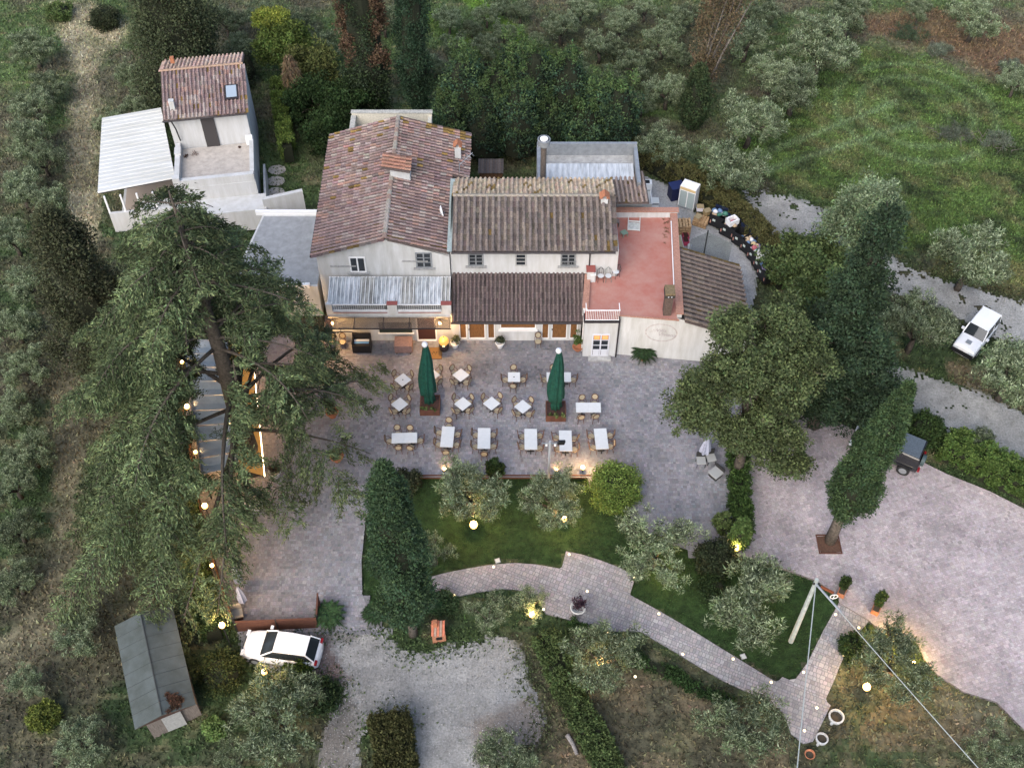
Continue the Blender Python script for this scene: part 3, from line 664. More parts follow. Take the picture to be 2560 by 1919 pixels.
MB().tube([(-4.75, 56.1, 6.35), (-4.45, 56.1, 6.75)], .03, 5).tube([(-4.45, 56.1, 6.6), (-5.1, 55.9, 6.6)], .025, 5).build('mount', M_GREY, t)
t = thing('television_antenna', (-3.6, 60.6, 5.2), 'white comb-shaped television antenna behind the junction of the two tiled roofs', 'antenna')
MB().tube([(-3.6, 60.6, 5.), (-3.6, 60.6, 7.)], .03, 5).build('mast', M_GREY, t)
an = MB().tube([(-3.6, 60.6, 6.9), (-2.7, 61.3, 7.4)], .025, 5)
for k in range(5): an.tube([(-3.5+.18*k-.2, 60.7+.14*k+.25, 6.95+.1*k), (-3.5+.18*k+.2, 60.7+.14*k-.25, 6.95+.1*k)], .015, 4)
an.build('aerial', M_GREY, t)
# walled roof terrace behind the gable
t = thing('rear_parapet', (-8, 66, 0), 'cream parapet walls of the small roof terrace behind the farmhouse ridge', 'parapet')
q = MB(); A = G(880, 286, 5.8); B = G(1080, 284, 5.8)
q.box(((A.x+B.x)/2, A.y, 3.), (B.x-A.x, .28, 6.0)); q.box((A.x+.14, A.y-1.6, 2.9), (.28, 3.2, 5.8)); q.box((B.x-.14, A.y-1.6, 2.9), (.28, 3.2, 5.8)); q.build('wall', mat('cream_plaster', (.62, .58, .48), .9, noise=.2), t)
box1('floor_slab', ((A.x+B.x)/2, A.y-1.65, 4.95), (B.x-A.x-.6, 2.9, .1), M_CONC, t)
cp = MB(); cp.box(((A.x+B.x)/2, A.y, 6.04), (B.x-A.x+.1, .36, .07)); cp.box((A.x+.14, A.y-1.7, 5.84), (.36, 3.0, .06)); cp.build('coping', mat('coping_stone', (.45, .44, .40), .9, noise=.35), t)

# ================================================================== middle tiled wing and glazed veranda
m = thing('tiled_wing', (1.2, 55, 0), 'long lower wing with a brown tile roof just above the glazed veranda', 'house')
wl = MB(); wl.prism([(-4.0, 53.0), (6.9, 53.0), (6.9, 59.9), (-4.0, 59.9)], 0, 6.3)
for x_ in (-3.99, 6.2):
    wl.poly([(x_, 53.0, 6.3), (x_, 59.9, 6.3), (x_, 56.79, 7.42)]); wl.poly([(x_, 56.79, 7.42), (x_, 59.9, 6.3), (x_, 53.0, 6.3)])
wl.build('wall', M_PLASTER2, m)
rg0, rg1 = Vector((-3.85, 56.79, 7.5)), Vector((6.3, 56.79, 7.5))
a = math.atan2(7.5-6.5, 56.79-52.62); L = math.hypot(7.5-6.5, 56.79-52.62)
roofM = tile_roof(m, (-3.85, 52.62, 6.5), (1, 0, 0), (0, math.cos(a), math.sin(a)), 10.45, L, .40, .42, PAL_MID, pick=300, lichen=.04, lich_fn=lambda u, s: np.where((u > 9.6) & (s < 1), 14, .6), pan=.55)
a2 = math.atan2(7.5-6.45, 59.65-56.79); L2 = math.hypot(1.05, 2.86)
tile_roof(m, (6.9, 59.65, 6.45), (-1, 0, 0), (0, -math.cos(a2), math.sin(a2)), 10.7, L2, .30, .42, PAL_BACK, pick=0, name='rear_roof', lichen=.05, pan=1.0)
ridge_tiles(roofM, rg0, rg1, .30, .42, pal=((.30, .27, .22), (.35, .30, .24)))
gutter(m, (-3.9, 52.54, 6.47), (6.65, 52.54, 6.47)); downpipe(m, (5.05, 52.93, 6.2), (5.05, 52.93, 4.3))
chimney(m, 6.05, 56.4, 7.0, .75, .45, .45, M_PLASTER)
for px, wd, mm in ((1190, 1.0, M_GREY), (1302, .75, mat('weathered_shutter', (.42, .42, .41), .9, noise=.3)), (1420, 1.0, M_GREY)):
    X = G(px, 660, 4.5).x*53/G(px, 660, 4.5).y
    window(m, X, 53.0, 4.88, wd, 1.08, mm, 3, sill=px != 1302, bars=True, sash=2 if px != 1302 else 1)
X = G(1420, 660, 4.5).x
gr = MB()
for k in range(8): gr.box((X-.42+.12*k, 52.88, 5.10), (.02, .02, .45))
gr.box((X, 52.88, 5.34), (1., .03, .03)).build('window_grille', M_GREY, m)
# veranda
vr = thing('glazed_veranda', (.3, 51.5, 0), 'lean-to veranda with a dark brown tile roof, arched glazed doors and warm light inside', 'veranda')
VY = 50.78
aV = math.atan2(4.25-2.62, 53.3-50.1); LV = math.hypot(4.25-2.62, 3.2)
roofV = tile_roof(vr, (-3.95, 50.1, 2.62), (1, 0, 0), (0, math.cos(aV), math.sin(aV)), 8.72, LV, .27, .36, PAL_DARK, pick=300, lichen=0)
gutter(vr, (-4.0, 50.0, 2.56), (4.8, 50.0, 2.56))
def FX(px, z=1.2): return G(px, 832, z).x*VY/G(px, 832, z).y
fr = MB(); gl = []
X0, X1 = -4.02, 4.6
segs = [(1149, 1167, 1), (1172, 1213, 1), (1219, 1237, 1), (1251, 1339, 2), (1354, 1372, 1), (1379, 1417, 1), (1424, 1443, 1)]
cur = X0
M_AMB = mat('lit_interior_panel', (.17, .080, .030), .8, noise=.5, nscale=3, stretch=(5, 1, 1), emit=(1, .42, .12), estr=.025)  # brown panel with faint glow stands for the lit veranda interior
for a, b, kind in segs:
    xa, xb = FX(a), FX(b); z0 = .14 if kind == 1 else 1.15
    fr.box(((cur+xa)/2, VY+.05, 1.3), (xa-cur, .16, 2.6))
    fr.box(((xa+xb)/2, VY+.05, 2.42), (xb-xa, .16, .36)); fr.box(((xa+xb)/2, VY+.05, z0/2), (xb-xa, .16, z0))
    if a in (1149, 1219, 1354, 1424):
        l = a in (1149, 1354); i = len(fr.v); w_ = (xb-xa)*.9; xs = (xa, xa+w_) if l else (xb, xb-w_)
        tri = [(xs[0], VY-.02, 2.24), (xs[0], VY-.02, 1.85), (xs[1], VY-.02, 2.24)]
        fr.poly(tri if l else tri[::-1]); 
    gl.append((xa, xb, z0)); cur = xb
fr.box(((cur+X1)/2, VY+.05, 1.3), (X1-cur, .16, 2.6))
fr.build('wall', M_PLASTER2, vr)
for k, (xa, xb, z0) in enumerate(gl):
    o = box1('door' if z0 < 1 else 'window', ((xa+xb)/2, VY+.06, (z0+2.24)/2), (xb-xa, .04, 2.24-z0), M_AMB, vr)
    f = MB(); 
    for s in (xa+.025, xb-.025): f.box((s, VY+.02, (z0+2.24)/2), (.05, .06, 2.24-z0))
    f.box(((xa+xb)/2, VY+.02, z0+.04), (xb-xa-.1, .06, .08)); f.build('frame', M_WHITE, o)
    if k == 1 or k == 5: MB().tube([(xa+.02, VY-.05, 1.05), (xa+.02, VY-.05, 1.2)], .025, 5).build('handle', M_IRON, o)
MB().box((FX(1295), VY-.08, 1.12), (2.6, .25, .07)).build('window_sill', M_WHITE, vr)

# ================================================================== terrace extension
te = thing('terrace_extension', (8, 54, 0), 'white single-storey extension with a red roof terrace and faded oval wall sign', 'building')
ZT = 3.87; ZP = 4.3
base = [(4.62, 49.80), (6.82, 49.55), (10.60, 49.13), (11.3, 59.4), (7.05, 59.4), (7.0, 53.02), (4.88, 53.02)]
wl = MB(); wl.prism(base, 0, ZT-.03); wl.build('wall', M_PLASTER, te)
fl = MB(); fl.slab([(p[0], p[1], ZT) for p in [(4.70, 49.75), (6.82, 49.50), (10.60, 49.10), (11.35, 59.3), (7.05, 59.3), (7.0, 53.0), (4.95, 53.0)]], .028)
fl.build('terrace_floor', M_RED, te)
M_BRK = mat('salmon_brick_coping', (.40, .215, .16), .9, noise=.3, nscale=12)
def parapet(A, B, z0, z1, wd=.30, cap=True, capw=.46, m=M_PLASTER, cm=M_BRK):
    A = Vector((*A, 0)); B = Vector((*B, 0)); d = B-A; rz = math.atan2(d.y, d.x); c = (A+B)/2
    MB().box((c.x, c.y, (z0+z1)/2), (d.length, wd, z1-z0), rz).build('parapet', m, te)
    if cap: MB().box((c.x, c.y, z1+.035), (d.length+.1, capw, .07), rz).build('coping', cm, te)
parapet((7.0, 58.8), (11.45, 58.8), ZT-.02, 4.42)
parapet((11.15, 58.6), (10.72, 49.3), ZT-.02, 4.22, capw=.50)
parapet((5.0, 52.9), (4.72, 50.0), 3.3, 4.06, capw=.40)
MB().tube([(10.9, 57.8, 4.33), (10.55, 51.8, 4.33)], .035, 6).build('white_pipe', M_WHITE, te)
box1('edge_trim', (8.75, 49.27, ZT+.03), (3.9, .10, .08), M_BRK, te, rz=-.11)
# wall pillar beside the stairs
box1('pier', (5.15, 52.68, 4.2), (.45, .5, 1.3), M_PLASTER, te); box1('pier_cap', (5.15, 52.68, 4.89), (.60, .58, .07), mat('dark_red_clay', (.26, .08, .07), .9), te)
# door bay with balustrade
DX0, DX1, DY = 4.70, 6.86, 49.35
by = MB(); by.box(((DX0+DX1)/2, DY+.35, 1.82), (DX1-DX0, .7, 3.64)); by.build('door_bay', M_PLASTER2, te)
box1('bay_slab', ((DX0+DX1)/2, DY+.2, 3.71), (DX1-DX0+.18, 1.05, .13), M_GUT, te)
bl = MB()
for k in range(19): bl.box((DX0+.05+k*(DX1-DX0-.1)/18, DY-.22, 4.27), (.022, .022, .9))
for s in (DX0+.02, DX1-.02): bl.box((s, DY+.1, 4.73), (.05, .62, .045))
bl.box(((DX0+DX1)/2, DY-.22, 4.74), (DX1-DX0+.05, .05, .05)); bl.box(((DX0+DX1)/2, DY-.22, 3.84), (DX1-DX0, .04, .04))
bl.build('balustrade', M_WHITE, te)
box1('bay_floor', ((DX0+DX1)/2, DY+.2, 3.79), (DX1-DX0, .8, .03), M_RED, te)
dw = window(te, (DX0+DX1)/2+.05, DY, .08, 1.15, 2.15, mat('pale_lilac_door', (.60, .61, .66), .5), 4, sill=False, lit=False, name='door')
for s in (-1, 1):
    MB().box(((DX0+DX1)/2+.05+s*.27, DY-.085, .46), (.40, .03, .68)).build('door_panel', mat('pale_lilac_door', (.60, .61, .66)), dw)
    MB().box(((DX0+DX1)/2+.05+s*.27, DY-.052, 1.95), (.38, .02, .35)).build('lit_pane', mat('lit_pane', (.4, .16, .06), .3, emit=(1, .42, .14), estr=.5), dw)
downpipe(te, (DX1+.08, DY-.06, 3.7), (DX1+.06, DY-.06, 0))
box1('doorstep', ((DX0+DX1)/2+.05, DY-.25, .05), (1.5, .45, .10), M_CONC, te)
# side roof falling to the right
sw = thing('side_lean_to', (13.2, 54, 0), 'side building with a dark brown tile roof falling away from the red terrace', 'building')
wl = MB(); wl.prism([(10.62, 49.14), (15.2, 48.66), (15.35, 54.9), (11.2, 55.6)], 0, [2.9]*4 if False else 2.45); wl.build('wall', M_PLASTER, sw)
f2 = MB(); i = 0
f2.poly([(10.60, 49.128, 0), (15.2, 48.60, 0), (15.2, 48.60, 2.66), (10.60, 49.128, 4.0)]); f2.build('gable_wall', M_PLASTER, sw)
OO = Vector((15.45, 48.3, 2.75)); UU = Vector((.02, 6.6, 0)); SS = Vector((-4.42, .55, 1.25)); LS = SS.length
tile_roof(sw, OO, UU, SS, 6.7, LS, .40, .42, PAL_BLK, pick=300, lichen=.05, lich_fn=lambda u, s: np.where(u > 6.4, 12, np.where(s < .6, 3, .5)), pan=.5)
# dark chimney of the terrace
ch = MB().box((9.95, 49.75, 4.72), (.50, .60, 1.7)).build('chimney', mat('sooty_brick', (.13, .095, .08), .95, noise=.4, nscale=14), te)
MB().box((9.95, 49.75, 5.71), (.66, .76, .28)).build('chimney_hood', mat('sooty_iron', (.05, .045, .04), .9), ch)
MB().box((9.95, 49.75, 5.93), (.62, .8, .16)).build('chimney_cap', mat('mossy_tile', (.20, .15, .085), .95, noise=.4), ch)
for s in (-.1, .1): MB().lathe([(.05, 0), (.05, .02)], (9.95+s, 49.36, 5.70), 8).build('flue_hole', M_WHITE, ch)
# oval sign : ring, script and emblem, flat print on the wall
d = Vector((10.60-6.82, 49.13-49.55, 0)); rzw = math.atan2(d.y, d.x)
sg = thing('oval_wall_sign', (9.7, 49.2, 2.51), 'faded oval painted sign with script lettering on the white extension wall', 'sign')
def wallp(a, z, off=.012): return Vector((9.7+a*math.cos(rzw)+off*math.sin(rzw), 49.223+a*math.sin(rzw)-off*math.cos(rzw), 2.51+z))
ov = MB(); N = 48
M_SG = mat('faded_sign_paint', (.50, .46, .45), .9, noise=.25, nscale=6); M_SG2 = mat('faded_lilac_letters', (.52, .49, .50), .9)
for k in range(N):
    t0, t1 = 2*math.pi*k/N, 2*math.pi*(k+1)/N
    ov.poly([wallp(1.05*math.cos(t0), .86*math.sin(t0)), wallp(.96*math.cos(t0), .77*math.sin(t0)), wallp(.96*math.cos(t1), .77*math.sin(t1)), wallp(1.05*math.cos(t1), .86*math.sin(t1))][::-1])
ov.build('oval_ring', M_SG, sg)
em = MB()
for k in range(7):
    t0 = math.radians(20+k*23); em.poly([wallp(-.35+.16*math.cos(t0)-.03*math.sin(t0), -.12+.14*math.sin(t0), .014), wallp(-.35+.46*math.cos(t0+.05), -.12+.42*math.sin(t0+.05), .014), wallp(-.35+.46*math.cos(t0-.08), -.12+.42*math.sin(t0-.08), .014)][::-1])
em.build('fan_emblem', M_SG, sg)
def text3d(txt, size, loc, rot, m, parent, name='lettering', shear=.3):
    c = bpy.data.curves.new(name, 'FONT'); c.body = txt; c.size = size; c.shear = shear; c.align_x = 'CENTER'; c.extrude = .002; c.resolution_u = 2
    o = bpy.data.objects.new(name+'_c', c); SC.collection.objects.link(o); dg = bpy.context.evaluated_depsgraph_get(); me = bpy.data.meshes.new_from_object(o.evaluated_get(dg))
    bpy.data.objects.remove(o); me.materials.clear(); p = link(name, me, m, parent); p.location = Vector(loc)-wloc(parent); p.rotation_euler = rot; return p
M_LET = mat('faded_letter_paint', (.40, .36, .38), .9)
text3d('Villa', .42, wallp(-.05, .10, .02), (math.pi/2, 0, rzw), M_LET, sg); text3d('Viviana', .42, wallp(.36, -.30, .02), (math.pi/2, 0, rzw), M_LET, sg)

# ================================================================== balcony wing left of the veranda
bw = thing('balcony_wing', (-8, 51.5, 0), 'balcony wing of the farmhouse with a corrugated roof and brown glass canopy', 'building')
wl = MB(); wl.box((-8.0, 51.72, 1.4), (7.96, 1.9, 2.8)); wl.build('wall', M_PLASTER, bw)
box1('balcony_floor', (-8.0, 51.45, 2.92), (8.0, 2.5, .2), M_CONC, bw)
pp = MB(); FYB = 50.35
pp.box((-8.0, FYB, 3.19), (8.0, .22, .46))
for x in (-4.25, -7.75, -11.85): pp.box((x, FYB, 3.70), (.62 if x != -11.85 else .4, .24, .76))
pp.build('parapet', M_PLASTER, bw)
cc = MB()
for x in (-4.25, -7.75): cc.box((x, FYB, 4.11), (.70, .32, .06))
for x0, x1 in ((-7.4, -4.6), (-11.6, -8.1)): cc.box(((x0+x1)/2, FYB, 3.345), (x1-x0, .30, .035))
cc.build('coping', mat('dark_red_clay', (.26, .08, .07), .9), bw)
for x0, x1 in ((-7.4, -4.6), (-11.6, -8.1)):
    rl = MB(); rl.box(((x0+x1)/2, FYB-.02, 3.98), (x1-x0, .05, .05)); rl.box(((x0+x1)/2, FYB-.02, 3.45), (x1-x0, .04, .04))
    for k in range(int((x1-x0)/.14)): rl.box((x0+.07+.14*k, FYB-.02, 3.71), (.02, .02, .5))
    rl.build('railing', M_WHITE, bw)
# corrugated roof sheets
sh = MB(); z0, z1 = 3.95, 4.35; y0, y1 = 50.35, 52.45; xs = np.arange(-11.95, -4.02, .0753)
cr = bw
rf = MB(); rf.box((-8.0, y1, z1-.02), (8.0, .06, .06)); rf.box((-8, y0+.1, z0-.04), (8.0, .06, .06)); rfo = rf.build('canopy_frame', M_WHITE, bw)
k = 0; bounds = [-11.95, -10.9, -9.9, -8.95, -8.1, -7.25, -6.3, -5.35, -4.62, -4.02]
for a, b in zip(bounds[:-1], bounds[1:]):
    s = MB(); n = int((b-a)/.09); 
    for j in range(n):
        xa, xb = a+j*(b-a)/n, a+(j+1)*(b-a)/n; za = .028*(j % 2); zb = .028*((j+1) % 2)
        s.poly([(xa, y0, z0+za+(k % 2)*.012), (xb, y0, z0+zb+(k % 2)*.012), (xb, y1, z1+zb+(k % 2)*.012), (xa, y1, z1+za+(k % 2)*.012)])
    s.build('roof_sheet', mat('mossy_polycarbonate_%d' % (k % 3), [(.40, .43, .45), (.50, .53, .56), (.34, .34, .32)][k % 3], .5, noise=.5, nscale=1.4, stretch=(3, .7, 1)), bw); k += 1
gs = MB()
for x in np.arange(-11.9, -4.0, .262): gs.box((float(x), y1-1.05, z1-.085+.0), (.03, 2.1, .03), M=Matrix.Translation((0, y1-1.05, z1-.12)) @ Matrix.Rotation(math.atan2(.4, 2.1), 4, 'X') @ Matrix.Translation((0, -(y1-1.05), -(z1-.085)+.03)))
gs.build('roof_batten', M_WHITE, bw)
# glass canopy over the entrance
for k, (xa, xb) in enumerate(((-12.2, -10.3), (-10.26, -8.4), (-8.36, -6.7), (-6.66, -5.0), (-4.96, -4.02))):
    s = MB(); s.slab([(xa, 49.4, 2.70), (xb, 49.4, 2.70), (xb, 50.32, 2.93), (xa, 50.32, 2.93)], .02)
    s.build('canopy_pane', mat('smoked_glass', (.16, .11, .075), .25, noise=.35, nscale=2.5, alpha=.55), bw)
cf = MB(); cf.box((-8.1, 49.37, 2.70), (8.3, .05, .06))
for x in (-12.2, -10.28, -8.38, -6.68, -4.98, -4.02): cf.slab([(x-.02, 49.4, 2.73), (x+.02, 49.4, 2.73), (x+.02, 50.3, 2.96), (x-.02, 50.3, 2.96)], .05)
cf.build('canopy_bar', M_GUT, bw)
# openings
BX = lambda px: G(px, 840, .9).x
WY = 50.77
box1('doorway', (BX(1066), WY-.02, 1.12), (1.15, .06, 2.2), mat('dark_interior', (.05, .018, .014), .8), bw)
fr = MB()
for s in (-1, 1): fr.box((BX(1066)+s*.63, WY-.04, 1.15), (.09, .1, 2.3))
fr.box((BX(1066), WY-.04, .08), (1.2, .12, .14)).build('door_frame', M_WHITE, bw)
o = box1('window', (BX(989), WY-.02, 1.30), (2.2, .06, 1.0), mat('kitchen_pane', (.03, .04, .035), .2), bw)
f = MB().box((BX(989), WY-.05, .78), (2.4, .16, .08)).build('sill', M_WHITE, o)
for px in (838, 1103):
    x = BX(px); l = bpy.data.lights.new('wall_lamp_light', 'POINT'); l.energy = 230; l.color = (1, .58, .22); l.shadow_soft_size = .10
    t = thing('wall_lamp', (x, WY-.55, 2.35), 'warm lit wall lamp under the '+('left end of the glass canopy above two chairs' if px == 838 else 'right end of the glass canopy above the copper brazier'), 'lamp', 'wall lamps under the glass canopy')
    MB().lathe([(.05, -.12), (.10, -.05), (.10, .05), (.05, .12)], (x, WY-.55, 2.35), 10).build('globe', M_GLOW, t); MB().box((x, WY-.28, 2.38), (.06, .50, .06)).build('bracket', M_IRON, t)
    lo = bpy.data.objects.new('bulb', l); SC.collection.objects.link(lo); lo.parent = t; lo.location = (0, -.15, .05)

# ================================================================== flat roof between the houses
fz = thing('flat_roofed_link', (-16, 59, 0), 'low flat grey roof with a white parapet between the farmhouse and the white tower house', 'building')
q = [(-18.9, 53.0), (-13.0, 53.0), (-13.0, 60.0), (-17.6, 60.0)]
MB().prism(q, 0, 2.9).build('wall', M_PLASTER, fz); MB().prism([(a, b) for a, b in [(-18.7, 53.2), (-13.0, 53.2), (-13.0, 59.8), (-17.5, 59.8)]], 2.905, 2.93).build('roof', mat('grey_membrane', (.30, .31, .32), .9, noise=.2, nscale=2), fz)
MB().box((-15.6, 60.1, 3.02), (5.0, .22, .36)).box((-16.2, 53.0, 3.0), (5.4, .25, .3)).build('parapet', M_WHITE, fz)

# ================================================================== white tower house at the upper left
tw = thing('tower_house', (-22.5, 68, 0), 'small white house with a mottled tile roof, skylight and roof terrace at the upper left', 'house')
rzt = math.radians(9)
def T(a, b): return (-25.1+a*math.cos(rzt)-b*math.sin(rzt), 66.25+a*math.sin(rzt)+b*math.cos(rzt))
WID = 5.95
wl = MB(); wl.prism([T(.25, .55), T(WID-.1, .55), T(WID-.1, 6.2), T(.25, 6.2)], 0, 6.1)
for a_ in (.25, WID-.15):
    P = [T(a_, .55), T(a_, 6.2), T(a_, 4.0)]; wl.poly([(*P[0], 6.1), (*P[1], 6.1), (*P[2], 7.3)]); wl.poly([(*P[2], 7.3), (*P[1], 6.1), (*P[0], 6.1)])
wl.build('wall', M_PLASTER2, tw)
Uv = Vector((math.cos(rzt), math.sin(rzt), 0)); Sv = Vector((-math.sin(rzt)*4.0, math.cos(rzt)*4.0, 1.35))
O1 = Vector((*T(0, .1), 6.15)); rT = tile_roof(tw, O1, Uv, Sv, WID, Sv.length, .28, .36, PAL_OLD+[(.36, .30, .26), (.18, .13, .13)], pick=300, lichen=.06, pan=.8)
Pb = Vector((*T(WID, 6.6), 6.65)); tile_roof(tw, Pb, -Uv, Vector((math.sin(rzt)*2.5, -math.cos(rzt)*2.5, .85)), WID, 2.64, .28, .36, [(.58, .40, .31), (.62, .45, .36), (.52, .37, .30)], pick=0, name='rear_roof', pan=1.0)  # rear slope palette lightened to offset its facing away from the sun
ridge_tiles(rT, O1+Sv+Vector((0, 0, .02)), O1+Sv+Uv*WID+Vector((0, 0, .02)), .26, .4, pal=((.40, .27, .19), (.36, .25, .18)))
MB().tube([(*T(-.05, 0), 6.12), (*T(WID+.05, 0), 6.12)], .07, 6).build('gutter', M_GUT, tw)
sk = MB(); c = O1+Uv*5.0+Sv*.42; Nn = Uv.cross(Sv.normalized()); B_ = Matrix((Uv, Sv.normalized(), Nn)).transposed().to_4x4()
MX = Matrix.Translation(c+Nn*.12) @ B_
s1 = MB().box((0, 0, 0), (.95, 1.25, .16), M=MX).build('skylight', M_GUT, tw); MB().box((0, .03, .09), (.74, 1.0, .03), M=MX).build('pane', mat('sky_pane', (.30, .36, .42), .15), s1)
cx = O1+Uv*.75+Sv*.22; box1('chimney', (cx.x, cx.y, cx.z+.35), (.36, .36, .8), M_PLASTER, tw, rz=rzt)
cx = O1+Uv*.9+Sv*1.2; box1('clay_vent', (cx.x, cx.y, cx.z+.1), (.28, .28, .45), M_TERRA, tw, rz=rzt)
# door in the terrace wall, terrace and parapets
P = T(3.0, .50); dr = MB().box((P[0], P[1], 4.55), (.95, .1, 2.9), rzt).build('door', mat('dark_doorway', (.055, .05, .05), .8), tw)
tf = MB(); tf.prism([T(.35, -3.9), T(WID+.05, -3.9), T(WID-.1, .54), T(.25, .54)], 0, 3.1); tf.build('terrace_block', M_PLASTER2, tw)
tf = MB(); tf.prism([T(.75, -3.45), T(WID-.3, -3.45), T(WID-.3, .5), T(.75, .5)], 3.105, 3.14); tf.build('terrace_floor', mat('beige_terrace_tiles', (.46, .42, .38), .9, noise=.2, nscale=3), tw)
pw = MB()
def seg(mb, a, b, z0, z1, wd):
    A = Vector((*T(*a), 0)); B = Vector((*T(*b), 0)); d = B-A; c = (A+B)/2; mb.box((c.x, c.y, (z0+z1)/2), (d.length, wd, z1-z0), math.atan2(d.y, d.x))
seg(pw, (.5, -3.7), (WID, -3.7), 3.1, 3.75, .34); seg(pw, (.5, -3.5), (.5, .5), 3.1, 3.75, .36); seg(pw, (WID-.1, -3.5), (WID-.1, .5), 3.1, 3.75, .3)
seg(pw, (.5, -3.9), (.5, -3.5), 3.1, 4.05, .5); seg(pw, (.55, -1.0), (.55, -.3), 3.75, 4.0, .45)
pw.build('parapet', M_PLASTER2, tw)
MB().tube([(*T(.55, .1), 6.0), (*T(.7, .2), 5.2), (*T(.75, .4), 4.0)], .05, 6).build('downpipe', M_GUT, tw)
box1('ac_unit', (*T(WID-.25, .2), 3.6), (.5, .35, .7), M_WHITE, tw, rz=rzt)
lp = MB(); lp.prism([T(.3, -5.6), T(WID+.6, -5.6), T(WID+.6, -3.91), T(.3, -3.91)], 0, 1.9); lp.build('lower_porch', M_PLASTER2, tw)
lw = MB(); seg(lw, (WID+.4, -5.3), (WID+3.3, -4.8), 0, 2.6, .3); seg(lw, (WID+.45, -5.0), (WID+.45, 0), 0, 1.4, .16); lw.build('garden_wall', M_PLASTER2, tw)
for k in range(5):
    P = T(WID+1.1+.1*math.sin(k*2), -4.0+k*1.3); MB().lathe([(.72, 0), (.70, .05)], (P[0], P[1], ZG), 9, 1, .8).build('stepping_stone', mat('beige_terrace_tiles', (.46, .42, .38)), tw)
for P, r_ in ((T(1.6, -.3), .28), (T(1.0, -.4), .18), (T(4.9, .0), .08)):
    mm = clumps([(P[0], P[1], 3.2)], r_, 90, (.10, .045, .03), .07); npmesh('dead_plant', mm[0], mm[1], M_LEAF, tw, fcol=mm[2])
# awning building
aw = thing('awning_building', (-27.5, 66, 0), 'open dining room under a large white corrugated awning roof left of the tower house', 'building')
c4 = [G(245, 484, 3.0), G(439, 447, 3.5), G(403, 271, 3.5), G(256, 297, 3.0)]
n = 20
aws = MB().slab([c4[0], c4[1], c4[2], c4[3]], .05).build('awning_frame', M_GUT, aw)
for k in range(n):
    t0, t1 = k/n, (k+1)/n; a0 = c4[0].lerp(c4[3], t0); a1 = c4[0].lerp(c4[3], t1); b0 = c4[1].lerp(c4[2], t0); b1 = c4[1].lerp(c4[2], t1); up = Vector((0, 0, .03)); hi = Vector((0, 0, .12))
    s = MB(); e = .14; am0 = a0.lerp(a1, e); am1 = a0.lerp(a1, 1-e); bm0 = b0.lerp(b1, e); bm1 = b0.lerp(b1, 1-e)
    s.poly([a0+up, b0+up, bm0+hi, am0+hi]); s.poly([am0+hi, bm0+hi, bm1+hi, am1+hi]); s.poly([am1+hi, bm1+hi, b1+up, a1+up]); s.build('awning_panel', M_WHSHEET, aw)
wl = MB()
w0, w1 = c4[0]+Vector((.5, .5, 0)), c4[1]+Vector((.6, .3, 0)); 
d = w1-w0; rzz = math.atan2(d.y, d.x); c = (w0+w1)/2
wl.box((c.x, c.y-.9, .6), (d.length, .2, 1.8), rzz); wl.box((c.x, c.y+2.2, -.1), (d.length, 6.2, .5), rzz)
wl.build('wall', M_PLASTER2, aw)
ps = MB()
for k in range(6):
    p = w0.lerp(w1, k/5); ps.box((p.x, p.y-.8, 2.2), (.12, .12, 1.6), rzz)
ps.build('post', M_WHITE, aw)
box1('dining_floor', (c.x, c.y+2.2, .17), (d.length-.4, 5.8, .04), mat('sand_floor', (.40, .33, .27), .9), aw, rz=rzz)
for k in range(3):
    p = w0.lerp(w1, .42+.2*k); t = thing('dining_table', (p.x, p.y+.3, .19), 'white dining table under the edge of the awning, '+['leftmost of three', 'middle of three', 'rightmost of three'][k], 'table', 'tables under the awning')
    MB().box((p.x, p.y+.3, .92), (.9, .9, .04), rzz).build('tabletop', M_TOP, t); MB().tube([(p.x, p.y+.3, .19), (p.x, p.y+.3, .9)], .05, 6).build('leg', M_IRON, t)

# ================================================================== kitchen shed with steel flue behind the wing
ks = thing('kitchen_shed', (4.5, 62, 0), 'rear kitchen block with a pale corrugated roof inside a grey metal parapet', 'shed')
A = G(1344, 450, 5.2); B = G(1600, 447, 5.2); C_ = G(1597, 398, 5.6); D = G(1352, 398, 5.6)
MB().prism([(A.x, 60.55), (B.x, 60.55), (B.x, 64.6), (A.x, 64.6)], 0, 4.6).build('wall', M_CONC, ks)
n = 34
base_z = 4.75
for k in range(11):
    s = MB()
    for j in range(3):
        q = (k*3+j); xa = A.x+.35+(B.x-A.x-.7)*q/33; xb = A.x+.35+(B.x-A.x-.7)*(q+1)/33
        s.poly([(xa, 60.6, 4.72+.03*(q % 2)), (xb, 60.6, 4.72+.03*((q+1) % 2)), (xb, 63.0, 5.0+.03*((q+1) % 2)), (xa, 63.0, 5.0+.03*(q % 2))])
    s.build('roof_sheet', M_SHEET, ks)
gp = MB(); gp.box(((A.x+B.x)/2, 64.5, 5.1), (B.x-A.x, .22, 1.1)); gp.box((A.x+.12, 62.5, 5.0), (.26, 4.0, .9)); gp.box((B.x-.12, 62.5, 5.0), (.26, 4.0, .9)); gp.build('parapet', M_GREY, ks)
fl = thing('steel_flue', (2.15, 60.9, 0), 'tall steel flue with a wide round cowl rising behind the tiled wing', 'chimney')
MB().tube([(2.15, 60.9, 4.8), (2.15, 60.9, 8.4)], .20, 12).build('pipe', mat('brown_steel', (.20, .165, .14), .5, metal=.5, noise=.3), fl)
MB().lathe([(.20, 8.2), (.42, 8.45), (.44, 8.9), (.38, 8.92), (.36, 8.6)], (2.15, 60.9, 0), 16).build('cowl', M_GREY, fl)
MB().lathe([(.27, 8.85), (.27, 8.94)], (2.15, 60.9, 0), 16).build('cowl_plate', M_WHITE, fl)
